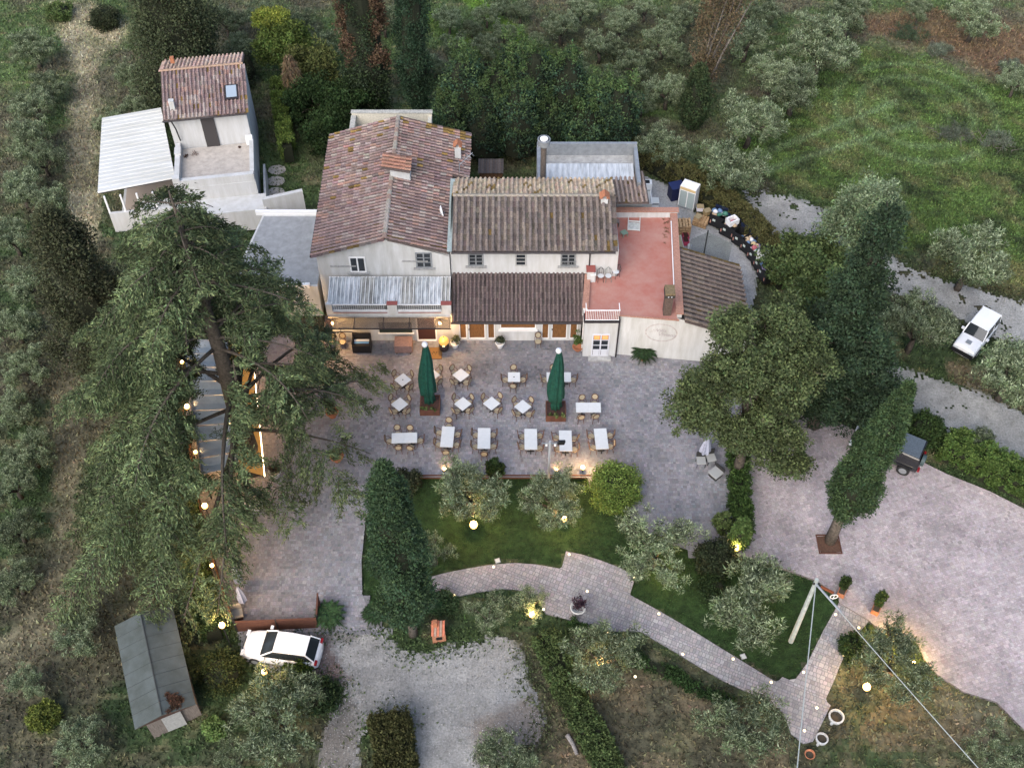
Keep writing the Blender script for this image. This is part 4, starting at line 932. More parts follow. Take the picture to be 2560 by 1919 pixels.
# low side roof joining the wing and the yard
js = thing('yard_lean_to', (8.2, 58.5, 0), 'small brown tiled lean-to between the tiled wing and the walled red terrace', 'building')
MB().prism([(6.95, 59.7), (9.2, 59.7), (9.0, 62.2), (6.95, 62.2)], 0, 4.4).build('wall', M_PLASTER2, js)
A = G(1530, 524, 4.9); B = G(1612, 519, 4.9); C_ = G(1599, 449, 4.0); D = G(1528, 449, 4.0)
Uj = Vector((-1, 0, 0)); Sj = Vector((0, A.y-C_.y, .9)); tile_roof(js, Vector((9.35, C_.y, 4.6)), Uj, Sj, 2.5, Sj.length, .28, .42, [(.36, .27, .22), (.40, .30, .24), (.30, .23, .19)], pick=120, lichen=.03)
# ================================================================== trees
M_FOL = M_LEAF
def limbs(parent, name, m, paths, seg=6):
    b = MB()
    for pts, rad in paths: b.tube(pts, rad, seg)
    return b.build(name, m, parent, smooth=True, local=True)
def fol(parent, name, parts, label=None):
    V, F, C = join(*parts) if isinstance(parts, list) else parts
    return npmesh(name, V, F, M_FOL, parent, fcol=C*np.array((1.12, 1.20, 1.10)), local=True, label=label)
# ---- the great cedar over the left of the terrace
def cedar(loc, H=22.5):
    t = thing('cedar_tree', loc, 'huge spreading cedar covering the left side of the terrace', 'tree')
    r = random.Random(3); tr = []; br = []; sp = []; sc = []; so_ = []; ssz = []; tn = []
    tr.append(([(0, 0, -.3), (.05, 0, 2), (-.05, .1, 6), (.1, 0, 11), (0, -.1, 16), (.05, 0, 20), (0, 0, H)], [.75, .58, .50, .40, .26, .13, .03]))
    tr.append(([(0, .1, 3.2), (-.8, .9, 5.5), (-1.3, 1.6, 9), (-1.1, 1.8, 13), (-1.2, 2.0, 17)], [.36, .32, .25, .16, .04]))
    tr.append(([(0, -.1, 2.6), (.7, -.9, 5.0), (.9, -1.5, 8.5), (1.2, -1.4, 12)], [.24, .18, .12, .04]))
    A0 = np.array(G(528, 1000, 2.6)); cam3 = np.array((0, 0, CH)); gd = (cam3-A0)/np.linalg.norm(cam3-A0)
    holes = [(np.array(G(530, p, 2.6)), rr) for p, rr in ((885, 1.15), (955, 1.05), (1035, 1.25), (1120, 1.1), (1160, .8))]+[(np.array(G(a_, b_, 2.3)), .62) for a_, b_ in ((455, 905), (467, 1016), (489, 1130), (512, 1264), (530, 1413))]+[(np.array(G(632, 960, 1.)), .8), (np.array(G(665, 1110, 0.)), 1.1), (np.array(G(655, 1180, 0.)), .8), (np.array(G(700, 880, 0.)), 1.0), (np.array(G(520, 1250, 0.)), .7), (np.array(G(905, 855, 1.)), 1.5), (np.array(G(800, 1080, 0.)), 1.0), (np.array(G(930, 1090, 0.)), 1.2)]
    z = 4.2
    while z < H-1:
        k = (z-4.2)/(H-4.2); L0 = 11.2*(1-k)**.74+.5; nb = 8 if z < 12 else 6; off = r.uniform(0, 6.28)
        for b in range(nb):
            az = off+b*2*math.pi/nb+r.uniform(-.3, .3); ca, sa = math.cos(az), math.sin(az); L = L0*r.choice((r.uniform(.6, .85), r.uniform(.85, 1.0), r.uniform(1.0, 1.22)))
            if ca > .2: L *= .84
            if sa < -.4: L *= .90 if ca > -.3 else 1.06
            side = 1 if (ca < .25) else .62   # thinner foliage towards the terrace
            bt_ = r.uniform(.62, 1.4); z0 = z+r.uniform(-.4, .4); up = r.uniform(.18, .34) if z > 8 else r.uniform(.10, .26); curl = r.uniform(-.15, .15)
            def P(s, L=L, z0=z0, up=up, curl=curl, az=az):
                d = L*s; a2 = az+curl*s*s; return np.array((d*math.cos(a2), d*math.sin(a2), z0+up*d-.36*L*s*s*s-.06*L*s*s))
            n = 9; br.append(([tuple(P(i/n)) for i in range(n+1)], [max(.02, (.16-.07*k)*(1-i/n)**.8*(L/9)**.5+.012) for i in range(n+1)]))
            m = max(4, int(L*3.2))
            for j in range(m):
                s = .16+.84*(j+.5)/m
                if s*L < 1.8 and z < 15: continue
                p = P(s); q = P(min(1, s+.03))-P(s-.03); q /= np.linalg.norm(q)
                sd_ = 1 if j % 2 else -1; lat = np.array((-q[1], q[0], 0))*sd_; an = r.uniform(.75, 1.15); dv = q*math.cos(an)+lat*math.sin(an)
                l2 = (.25*L*(1.12-s)+.45)*r.uniform(.7, 1.2); nn = max(3, int(l2/.24)); tw = []; st_ = bt_*r.uniform(.7, 1.3)
                if r.random() > .5+.5*side: continue
                for i in range(nn+1):
                    u = i/nn; pp = p+dv*l2*u+np.array((0, 0, .05*l2*u-.42*l2*u*u)); tw.append(tuple(pp))
                    if u > .12:
                        sp.append(pp); so_.append((*(dv*.8), 0)); sc.append((s, u, z, r.random())); ssz.append(.36*(1.15-.5*u)); tn.append(st_)
                if l2 > .9: br.append((tw, [.035]+[.02]*(nn-1)+[.008]))
        z += 1.12+.25*k
    # bare whorl branches low on the trunk
    for k in range(16):
        az = r.uniform(0, 6.28); z0 = r.uniform(2.5, 9); L = r.uniform(2.5, 5); br.append(([(0, 0, z0), (L*.4*math.cos(az), L*.4*math.sin(az), z0+.5), (L*math.cos(az+.15), L*math.sin(az+.15), z0+.6+r.uniform(-.3, .8))], [.07, .045, .015]))
    b0_ = np.array(wloc(t)); br2 = []
    for pts, rad in br:
        w_ = np.array(pts)+b0_; inside = False
        for c, rr in holes:
            g_ = (cam3-c)/np.linalg.norm(cam3-c); d_ = w_-c; tt_ = d_@g_; pr_ = np.linalg.norm(d_-tt_[:, None]*g_, axis=1)
            if ((pr_ < rr*.9) & (tt_ > 0)).any(): inside = True
        if not inside or (rad[0] > .06 and r.random() < .28): br2.append((pts, rad))
    br = br2; limbs(t, 'trunk', M_BARK, tr[:1]+tr[2:], 9); limbs(t, 'branches', M_BARK, br, 4)
    TN = np.array(tn); S = np.array(sp); O = np.array([o[:3] for o in so_]); Q = np.array(sc); Z = np.array(ssz); base = np.array(wloc(t))
    W = S+base; keep = np.ones(len(S), bool)
    for c, rr in holes:
        g = (cam3-c)/np.linalg.norm(cam3-c); d = W-c; tt = d@g; perp = np.linalg.norm(d-tt[:, None]*g, axis=1)
        wob = fbm(W[:, 0]*1.0, W[:, 1]+W[:, 2], 3, .8); keep &= ~((perp < rr*(.55+.9*wob)) & (tt > 0))
    keep &= ~((W[:, 2] < 5.5) & (np.hypot(S[:, 0], S[:, 1]) < 5)); TN = TN[keep]; S = S[keep]; O = O[keep]; Q = Q[keep]; Z = Z[keep]
    rep = 34; n = len(S)
    P = np.repeat(S, rep, 0)+RN.normal(0, 1, (n*rep, 3))*np.array((.13, .13, .06))+np.repeat(O, rep, 0)*RN.normal(0, .22, (n*rep, 1)); Oo = np.repeat(O, rep, 0); Oo[:, 2] -= .15
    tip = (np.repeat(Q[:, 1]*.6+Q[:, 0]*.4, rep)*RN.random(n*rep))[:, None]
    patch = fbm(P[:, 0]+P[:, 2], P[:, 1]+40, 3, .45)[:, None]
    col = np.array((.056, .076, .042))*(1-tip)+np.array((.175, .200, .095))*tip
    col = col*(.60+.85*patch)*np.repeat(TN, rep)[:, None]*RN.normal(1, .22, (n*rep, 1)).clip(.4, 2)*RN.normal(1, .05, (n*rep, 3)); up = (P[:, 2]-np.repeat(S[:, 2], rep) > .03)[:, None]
    col = np.where(up, col*1.25, col*.85); V, F, C = leaves(P, .17, col.clip(.005, .5), out=Oo, asp=.21, rnd=.42)  # upper needles lightened, lower ones darkened: shading put into the colour
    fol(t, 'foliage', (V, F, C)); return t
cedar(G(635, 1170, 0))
# ---- cypresses
def cypress(loc, H, rad, label, base=(.028, .050, .022), tip=(.062, .090, .034), z0=1.2, n=420, per=95, brown=None, top=.25, lean=(0, 0), trunk=.28, mid=.30, sz=.13, lumpy=.16, core=True, pw=.75, cap=6):
    t = thing('cypress_tree', loc, label, 'tree', )
    limbs(t, 'trunk', M_BARKG, [([(0, 0, -.3), (.05, .03, z0+.5), (lean[0]*.5, lean[1]*.5, H*.5), (lean[0], lean[1], H*.93)], [trunk, trunk*.8, trunk*.45, .03])]+
          [([(0, 0, .5), (math.cos(a)*rad*.35, math.sin(a)*rad*.35, z0+1.4)], [trunk*.5, .04]) for a in (1, 2.6, 4.4)], 7)
    def prof(k):  # radius along the height
        k = np.asarray(k); lo = np.clip(k/mid, 0, 1); up = np.clip((1-k)/(1-mid), 0, 1); return rad*np.minimum(np.sin(lo*math.pi/2)**.6, (top+(1-top)*up**pw)*np.clip(up*cap, 0, 1)**.5)
    K = RN.random(n)**.9; A = RN.uniform(0, 2*math.pi, n); rr = prof(K)*RN.uniform(.68, 1.0, n)*(1+lumpy*np.sin(A*3+K*14)*.6+RN.normal(0, lumpy*.4, n))
    zz = z0+K*(H-z0); C = np.stack((rr*np.cos(A)+lean[0]*K, rr*np.sin(A)+lean[1]*K, zz), 1)
    gk = fbm(A*2.0+7, K*15, 3, 1.) > .37; C = C[gk]; A = A[gk]; K = K[gk]; b = np.array(base); parts = []
    if brown is not None:
        w = fbm(A*1.3+3, K*7, 3, 1.) ; m = (w > .40) & (K > .22)
        parts.append(clumps(C[m], .42, per, brown, sz, tip=np.array(brown)*1.7, flat=1.5)); C2 = C[~m]
    else: C2 = C
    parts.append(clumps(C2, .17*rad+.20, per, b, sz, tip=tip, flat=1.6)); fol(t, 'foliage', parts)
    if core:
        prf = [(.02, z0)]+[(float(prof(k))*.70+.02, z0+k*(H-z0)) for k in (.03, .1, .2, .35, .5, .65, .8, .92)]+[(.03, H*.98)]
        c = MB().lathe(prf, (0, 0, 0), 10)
        c.v = [(x+lean[0]*(z-z0)/(H-z0), y+lean[1]*(z-z0)/(H-z0), z) for x, y, z in c.v]; c.build('shade_core', M_DARKCORE, t, local=True)
    return t
cypress(G(2075, 1352, ZG+.16), 14.4, 1.20, 'cypress with a bare forked trunk standing in a square pit in the parking court', lumpy=.28, sz=.10, per=150, z0=3.3, trunk=.36, mid=.16, top=.10, lean=(.75, 0), pw=.62, cap=3, base=(.034, .056, .028), tip=(.085, .12, .05), n=560)
cypress(G(1033, 1586, ZG), 16.2, 1.36, 'broad dark cypress between the paved drive and the curved garden path', lumpy=.28, sz=.10, per=150, z0=2.1, mid=.24, top=.34, pw=.6, cap=3, n=640, base=(.030, .052, .030), tip=(.075, .11, .05), lean=(-.3, 0))
E_ = G(1000, 262, 0); cypress(G(938, 290, 0), 21, 1.8, 'tall half-dead reddish brown cypress behind the farmhouse', base=(.032, .044, .026), brown=(.100, .060, .040), n=620, mid=.2, top=.65, lean=(-.6, .5), z0=1)
cypress(G(1047, 292, 0), 18.5, 1.28, 'tall slender dark green cypress behind the farmhouse', n=560, mid=.25, top=.45, lean=(.1, .3), base=(.024, .044, .026), tip=(.045, .072, .04), z0=.8, sz=.11)
cypress(G(480, 250, 0), 13.5, 3.6, 'wide dark conifer behind the white tower house', n=900, mid=.12, top=.35, base=(.040, .046, .026), tip=(.075, .085, .045), z0=.4, lumpy=.25)
cypress(G(275, 905, 0), 13.0, 2.7, 'wide dark brownish conifer between the left olives and the cedar', n=700, mid=.18, top=.3, base=(.044, .046, .028), tip=(.08, .082, .045), z0=.4, lumpy=.25, sz=.12)
cypress(G(1730, 318, 0), 5.6, 1.05, 'small dark cypress at the foot of the bare ivy-clad poplars', n=200, mid=.3, top=.3, base=(.022, .034, .016), tip=(.05, .06, .028), z0=.3)
cypress(G(1842, 1368, 0), 2.8, .5, 'young pointed shrub at the lower end of the ivy hedge', n=60, z0=.2, trunk=.05, base=(.05, .08, .025), tip=(.10, .14, .05))
t = thing('tree_pit', G(2075, 1352, ZG+.165), 'square brown earth pit at the foot of the parking court cypress', 'tree pit')
g = G(2072, 1360, ZG+.165); MB().box((g.x, g.y, ZG+.17), (1.25, 1.15, .02), .1).build('soil', mat('brown_soil', (.11, .06, .04), 1, noise=.3), t); f = MB()
for s in (-1, 1): f.box((g.x+s*.65, g.y, ZG+.19), (.06, 1.3, .08)); f.box((g.x, g.y+s*.62, ZG+.188), (1.24, .06, .08))
f.build('kerb', M_CORTEN, t)
# ---- broad-leaved and irregular trees right of the terrace
def bigtree(loc, name, label, crown, clumpn, per, base, tip, trunk_h, rad, size=.19, seed=1, bark=M_BARK, forks=6, asp=.5, cat='tree', cl=.75, lo=.5):
    t = thing(name, loc, label, cat); r = random.Random(seed); paths = []
    paths.append(([(0, 0, -.3), (r.uniform(-.1, .1), 0, trunk_h*.5), (0, 0, trunk_h)], [rad*1.3, rad, rad*.85]))
    parts = []
    for (cx, cy, cz, rx, ry, rz_) in crown:
        paths.append(([(0, 0, trunk_h*.8), (cx*.35, cy*.35, trunk_h+(cz-trunk_h)*.5), (cx, cy, cz+.2*rz_)], [rad*.6, rad*.35, .04]))
        for k in range(forks):
            a = r.uniform(0, 6.28); e = r.uniform(-.2, .9)
            paths.append(([(cx*.6, cy*.6, trunk_h+(cz-trunk_h)*.7), (cx+rx*.5*math.cos(a), cy+ry*.5*math.sin(a), cz+e*.3*rz_), (cx+rx*.9*math.cos(a), cy+ry*.9*math.sin(a), cz+e*.6*rz_)], [rad*.25, rad*.12, .015]))
        vol = rx*ry*rz_; n = int(clumpn*vol**.67/3); C = shell(n, (cx, cy, cz), (rx, ry, rz_), lo, -.75)
        kk = fbm(C[:, 0]*1.0+seed, C[:, 1]+C[:, 2]*.9, 3, .55) > .33; C = C[kk]+RN.normal(0, .22, (kk.sum(), 3))
        parts.append(clumps(C, cl*RN.uniform(.6, 1.25, len(C)), per, base, size, tip=tip, asp=asp, cvar=.42))
    limbs(t, 'trunk', bark, paths, 6); fol(t, 'foliage', parts); return t
bt = G(1835, 1195, 0)
bigtree(bt, 'holm_oak', 'large broad-leaved tree overhanging the right edge of the terrace', [(-.6, .3, 9.2, 2.9, 2.8, 2.5), (-2.9, .6, 7.0, 1.9, 2.0, 1.8), (1.9, 1.7, 9.0, 2.4, 2.3, 2.1), (.3, .2, 6.6, 2.2, 2.0, 2.0), (1.3, 3.0, 10.6, 1.7, 1.7, 1.4), (-2.6, 1.0, 6.0, 1.3, 1.3, 1.1), (1.2, -.8, 5.2, 1.9, 1.6, 1.4), (-1.4, 1.7, 11.6, 1.5, 1.5, 1.2), (2.7, -1.2, 3.4, 1.1, 1.0, .9), (-.6, -.8, 6.3, 1.7, 1.5, 1.3)],
        125, 120, (.056, .070, .034), (.15, .175, .075), 4.0, .30, .115, 2, asp=.5, cl=.55, lo=.35)
b2 = G(2035, 1060, 0)
bigtree(b2, 'dark_conifer', 'tall dark irregular conifer right of the broad-leaved tree, beside the gravel road', [(0, 0, 4.0, 2.7, 2.5, 3.0), (.1, .4, 7.8, 2.0, 2.0, 2.8), (.5, .8, 11.4, 1.4, 1.4, 2.6), (.6, 1.0, 14.8, .8, .8, 2.4), (.6, 1.0, 17.0, .4, .4, 1.2), (-2.2, .3, 6.4, 1.8, 1.8, 1.8), (1.6, 0, 6.4, 1.6, 1.6, 2.0), (-2.6, .2, 3.4, 2.0, 1.8, 2.0), (2.9, -.6, 3.4, 2.0, 1.6, 1.8)],
        105, 150, (.026, .042, .026), (.062, .088, .046), 3.0, .35, .13, 4, asp=.45, cl=.6)
bigtree(G(2118, 660, 0), 'olive_like_tree', 'pale green leafy tree rising behind the tall dark conifer', [(.3, 0, 5.4, 2.0, 2.0, 2.0), (-.6, .4, 3.2, 1.8, 1.7, 1.7)], 95, 120, (.12, .15, .085), (.32, .36, .24), 2.0, .2, .15, 6, asp=.3)
bigtree(G(1990, 700, 0), 'mixed_shrub_tree', 'yellow green shrubby tree between the bin yard and the gravel road', [(-.4, 0, 1.9, 2.1, 1.9, 1.5), (1.6, .8, 1.6, 1.6, 1.8, 1.2), (0.2, -2.0, 2.3, 1.8, 1.7, 1.7)], 90, 130, (.060, .085, .034), (.16, .19, .075), 1.2, .12, .15, 8)
bigtree(G(1960, 930, 0), 'mixed_shrub_tree', 'dark shrubs at the foot of the conifer by the parking court corner', [(0, 0, 2.4, 2.4, 2.0, 2.0), (2.6, .6, 1.8, 2.2, 1.6, 1.6), (4.6, -.2, 1.6, 1.8, 1.2, 1.5)], 80, 120, (.024, .036, .016), (.075, .075, .03), 1.0, .12, .16, 9)
bigtree(G(722, 190, 0), 'yellowing_tree', 'small tree with bright yellow top left of the dead cypress', [(0, 0, 3.0, 2.2, 2.0, 1.6)], 130, 130, (.045, .065, .018), (.10, .12, .03), 1.5, .14, .15, 10)
y = thing('yellow_mimosa', G(700, 165, 0), 'bright yellow-green leafy crown above the dark shrub behind the tower house', 'tree'); limbs(y, 'trunk', M_BARK, [([(0, 0, -.2), (0, 0, 3.2)], [.12, .05])])
fol(y, 'foliage', clumps(shell(70, (0, 0, 4.3), (1.6, 1.3, .9), .4, -.4), .45, 110, (.12, .14, .03), .13, tip=(.30, .29, .06)))
bigtree(G(800, 240, 0), 'olive_green_shrub', 'loose yellowish shrub left of the dead cypress foot', [(0, 0, 2.6, 2.2, 2, 1.8), (.8, -1.5, 1.6, 2.0, 1.6, 1.4)], 80, 120, (.070, .080, .028), (.19, .19, .065), 1, .1, .15, 11)
bigtree(G(870, 330, 0), 'laurel_shrub', 'dark laurel shrubs behind the left side of the farmhouse roof', [(0, 0, 2.2, 1.8, 1.8, 2.2), (-2.6, .6, 2.2, 1.8, 1.6, 2.4), (-1.3, -2.2, 1.6, 1.6, 1.4, 1.6), (1.4, 1.2, 2.2, 1.5, 1.4, 2.0)], 110, 120, (.020, .038, .014), (.055, .085, .028), 1, .1, .15, 12)
# red and bare poplars draped in ivy (upper middle)
pp = thing('bare_poplar', G(1745, 262, 0), 'leaning bare poplars wrapped in brown ivy between the olive rows', 'tree'); r = random.Random(5); pths = []; cs = []
for k in range(9):
    a = r.uniform(0, 6.28); dx = r.uniform(-1, 3.2); top = (dx+.8, r.uniform(1, 4), r.uniform(7, 12)); b0 = (r.uniform(-.8, .8), r.uniform(-.4, .8), 0)
    m_ = (lerp(b0[0], top[0], .4), lerp(b0[1], top[1], .4), top[2]*.45); pths.append(([b0, m_, top], [.12, .08, .02]))
    for q in range(5): s = r.uniform(.3, 1); c0 = (lerp(b0[0], top[0], s), lerp(b0[1], top[1], s), top[2]*s); pths.append(([c0, (c0[0]+r.uniform(-.8, .8), c0[1]+r.uniform(-.5, .5), c0[2]+r.uniform(.6, 1.6))], [.03, .008]))
    for q in range(11): s = r.uniform(.05, .95); cs.append((lerp(b0[0], top[0], s)-.5+r.gauss(0, .3), lerp(b0[1], top[1], s)+r.gauss(0, .3), top[2]*s))
limbs(pp, 'trunk', M_BARKG, pths, 5); fol(pp, 'foliage', clumps(cs, .75, 110, (.095, .068, .042), .13, tip=(.17, .115, .07), flat=1.3))
# dead palm with drooping skirt
pm = thing('dead_palm', G(757, 300, 0), 'dead palm with a drooping skirt of dry brown fronds behind the farmhouse', 'palm'); limbs(pm, 'trunk', M_BARKG, [([(0, 0, -.2), (0, 0, 3), (-.3, .1, 5.6)], [.20, .18, .16])], 8)
P = []; O = []
for k in range(900):
    a = RN.uniform(0, 6.28); s = RN.random(); rr = .15+.55*s**.5; P.append((rr*math.cos(a)-.3, rr*math.sin(a)+.1, 5.9-2.3*s)); O.append((.3*math.cos(a), .3*math.sin(a), -1.2))
fol(pm, 'dry_fronds', leaves(np.array(P), .42, tone((.19, .13, .085), 900, .3), out=np.array(O), asp=.10))
# bay hedge behind the middle wing : one tall bush after another
BAY = [(1128, 392, 5.5, 1.9), (1165, 350, 6.5, 2.0), (1215, 398, 5.6, 1.9), (1250, 345, 7.2, 2.1), (1295, 395, 6.0, 1.9), (1330, 350, 7.0, 2.1), (1372, 385, 6.0, 1.9), (1412, 352, 7.0, 2.0), (1455, 388, 6.2, 1.9), (1498, 365, 6.4, 1.9), (1538, 385, 5.6, 1.7), (1180, 300, 6.6, 1.9), (1290, 295, 6.4, 2.0)]
bl = ['nearest the farmhouse ridge', 'second from the farmhouse, rear row', 'left of the television antenna gap', 'tallest in the rear row', 'left of the steel flue', 'directly behind the steel flue', 'above the flue cowl', 'behind the left end of the kitchen shed', 'behind the middle of the kitchen shed', 'behind the right half of the kitchen shed', 'at the right end beside the olive', 'in the back row by the slender cypress', 'in the back row, middle']
for (a, b, hh, rr), lb in zip(BAY, bl):
    hh = hh*R.uniform(.72, 1.22); rr = rr*R.uniform(.8, 1.1); t = thing('bay_tree', G(a, b, 0), 'tall dark bay bush '+lb, 'tree', 'dark bay bushes behind the tiled wing'); limbs(t, 'trunk', M_BARK, [([(0, 0, -.2), (0, 0, hh*.7)], [.12, .04])])
    parts = [clumps(shell(120, (0, 0, hh*.55), (rr, rr, hh*.46), .55), .5, 75, np.array((.022, .040, .026))*(q_ := R.uniform(.75, 1.5)), .14, tip=np.array((.085, .12, .046))*q_, flat=1.5, cvar=.4), clumps([(R.uniform(-1, 1), R.uniform(-1, 1), hh*.98+R.uniform(-.3, .9)) for _ in range(8)], .32, 80, (.06, .088, .034), .12, flat=1.7)]
    fol(t, 'foliage', parts); MB().lathe([(.1, .2), (rr*.7, 1), (rr*.72, hh*.6), (rr*.3, hh*.9), (.05, hh*.95)], (0, 0, 0), 8).build('shade_core', M_DARKCORE, t, local=True)
# ---- olives : six crowns, copied
def olive_mesh(seed, dense=1.0):
    r = random.Random(seed); t = bpy.data.objects.new('olive_tree', None)
    SC.collection.objects.link(t); paths = [([(0, 0, -.2), (r.uniform(-.1, .1), r.uniform(-.1, .1), .7), (r.uniform(-.15, .15), r.uniform(-.15, .15), 1.2)], [.24, .18, .17])]; C = []
    nb = r.choice((4, 5, 6))
    for b in range(nb):
        a = b*6.283/nb+r.uniform(-.4, .4); e = r.uniform(1.0, 1.5); x, y = e*math.cos(a), e*math.sin(a); z = r.uniform(2.1, 2.9); paths.append(([(0, 0, 1.1), (x*.4, y*.4, 1.8), (x, y, z)], [.11, .08, .03]))
        for q in range(4): a2 = a+r.uniform(-.9, .9); paths.append(([(x*.7, y*.7, z*.85), (x+.6*math.cos(a2), y+.6*math.sin(a2), z+r.uniform(-.3, .5))], [.035, .01]))
        for q in range(int(26*dense)): d = np.array((r.gauss(0, .37), r.gauss(0, .37), r.gauss(0, .34))); C.append((x*1.05+d[0], y*1.05+d[1], z+d[2]))
    for q in range(int(34*dense)): C.append((r.gauss(0, .55), r.gauss(0, .55), 2.9+r.gauss(0, .35)))
    C = np.array(C); C[:, 2] = np.maximum(C[:, 2], 1.2)
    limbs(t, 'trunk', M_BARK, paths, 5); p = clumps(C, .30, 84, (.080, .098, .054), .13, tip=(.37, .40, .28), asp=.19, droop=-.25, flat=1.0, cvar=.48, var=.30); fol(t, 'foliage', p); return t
OLV = [olive_mesh(s, d) for s, d in ((1, 1.0), (2, 1.15), (3, .8), (4, 1.1), (5, .95), (6, .5))]
olist = []
def olive(px, py, rpx, label, v=None, up=2.4, z=0, group='olive trees of the grove', hs=1.):
    v = R.randrange(5) if v is None else v
    s_ = pxm(G(px, py, up)); sc = rpx/s_/1.92; g = G(px, py, z+2.5*sc*hs)
    if v in [o[0] for o in olist]: o = copy_tree(OLV[v])
    else: o = OLV[v]
    olist.append((v,)); o.location = (g.x, g.y, z if z else ZG); o.scale = (sc, sc, sc*hs); o.rotation_euler = (0, 0, R.uniform(0, 6.28)); tag(o, label, 'tree', group); return o
OL = [(75,105,52,'topmost olive at the far left edge'),(115,205,44,'olive left of the bend of the dirt track'),(78,255,52,'olive on the left edge beside the top of the track'),(62,335,56,'large silvery olive left of the track, level with the tower roof'),
 (100,385,50,'olive left of the track, level with the top of the white awning'),(45,460,54,'olive at the left edge beside the lower half of the white awning'),(112,500,50,'olive between the left edge and the lower corner of the awning'),(25,580,52,'olive cut by the left edge just below the awning level'),
 (70,700,54,'olive left of the dark cypress shadow'),(28,800,56,'olive at the left edge above the pale strip of soil'),(62,905,56,'olive beside the pale strip of soil, left of the cedar'),(32,1010,52,'olive at the left edge, level with the white pergola roof'),
 (68,1120,56,'olive left of the cedar, level with its thickest boughs'),(28,1200,52,'olive at the left edge, below the pergola level'),(35,1310,54,'olive at the left edge, level with the lower cedar tips'),(30,1440,58,'large olive at the left edge, left of the shed'),
 (195,1575,62,'sparse olive directly left of the grey garden shed'),(200,1850,64,'low olive at the lower left corner, below the shed'),(60,1700,44,'thin olive at the left edge, beside the lower end of the shed'),
 (335,185,52,'olive growing between the dirt track and the dark conifer'),(345,262,46,'olive just left of the tower house roof'),(285,300,46,'olive above the left corner of the white awning'),
 (560,35,48,'olive at the top edge, right of the wide conifer'),(598,110,42,'olive between the conifer and the yellow tree'),(650,30,44,'olive at the top edge, above the yellow tree'),(745,40,42,'olive at the top edge, left of the dead cypress'),(800,100,44,'olive close to the dead cypress, left side'),
 (960,40,42,'olive seen between the two tall cypresses'),(1085,150,36,'olive just right of the slender cypress'),(1122,38,38,'olive at the top edge, right of the slender cypress'),(1132,100,36,'small olive on the slope right of the slender cypress'),(1217,25,34,'olive at the top edge on the bright green strip'),
 (1212,112,40,'round olive on the terrace above the bay bushes'),(1158,165,42,'olive close above the bay bushes, left part'),(1402,55,46,'olive at the top edge, middle of the picture'),(1452,12,34,'olive cut by the top edge, middle'),(1500,100,46,'silvery olive above the end of the green strip'),
 (1550,45,44,'olive at the top edge, left of the bare poplars'),(1592,150,48,'olive left of the bare poplars, second row'),(1513,200,48,'olive just above the right end of the bay bushes'),(1658,90,46,'olive touching the bare poplars from the left'),(1671,215,48,'olive beside the trunks of the bare poplars'),
 (1614,12,32,'olive cut by the top edge, left of the poplars'),(1700,35,40,'olive behind the tops of the bare poplars'),(1655,350,58,'broad olive above the hedge behind the kitchen shed'),(1870,85,56,'olive right of the bare poplars near the top'),(1905,25,48,'olive at the top edge, right of the poplars'),(1935,175,56,'olive at the upper left corner of the green meadow'),
 (1880,285,74,'large dense olive at the left edge of the meadow'),(1832,405,82,'largest olive, above the curved hedge and the bins'),(2056,95,84,'big silvery olive at the top corner of the meadow'),(1993,205,70,'bushy olive on the meadow edge, upper row'),(2129,25,56,'olive cut by the top edge, left of the brown slope'),
 (2445,30,58,'olive at the top right on the brown slope'),(2303,18,34,'small olive at the top edge on the brown slope'),(2430,635,92,'large olive on the meadow above the parked white off-roader'),(2300,800,84,'dense olive between the two gravel roads, left of the white off-roader'),(2535,920,92,'dense olive at the right edge below the white off-roader'),
 (2450,1095,46,'small sparse olive rising out of the box hedge'),(2545,190,44,'olive cut by the right edge of the meadow')]
for a, b, c, l in ((1260, 70, 26, 'above the bay bushes, on the left of the green strip'), (1300, 20, 26, 'at the top edge between the two green strips'), (1345, 95, 24, 'in the middle of the green strips'), (1275, 150, 24, 'just above the middle bay bushes'), (1440, 150, 30, 'beside the end of the long green strip'), (1545, 110, 26, 'between two bigger silvery olives'), (1455, 215, 26, 'just above the right bay bushes'), (1605, 250, 28, 'below the silvery olives, left of the small dark cypress'), (1375, 190, 22, 'behind the steel flue, up the slope'),
    (1700, 130, 26, 'wedged against the left of the bare poplars'), (1770, 20, 30, 'at the top edge right of the bare poplars'), (1010, 150, 22, 'squeezed between the two tall cypresses'), (915, 150, 26, 'half hidden by the dead cypress'), (1180, 60, 22, 'on the slope right of the slender cypress, upper'), (1330, 200, 22, 'directly over the tallest bay bushes'), (1560, 265, 24, 'closest to the kitchen shed roof'), (880, 60, 24, 'left of the dead cypress near the top edge'), (1255, 0, 24, 'cut by the top edge over the green strip')):
    olive(a, b, c*1.15, 'small hillside olive '+l, R.choice((0, 1, 3, 4)), group='small olives of the dense hillside rows')
for a, b, c, l in OL: olive(a, b, c, l, None if c > 47 or R.random() < .6 else 5)
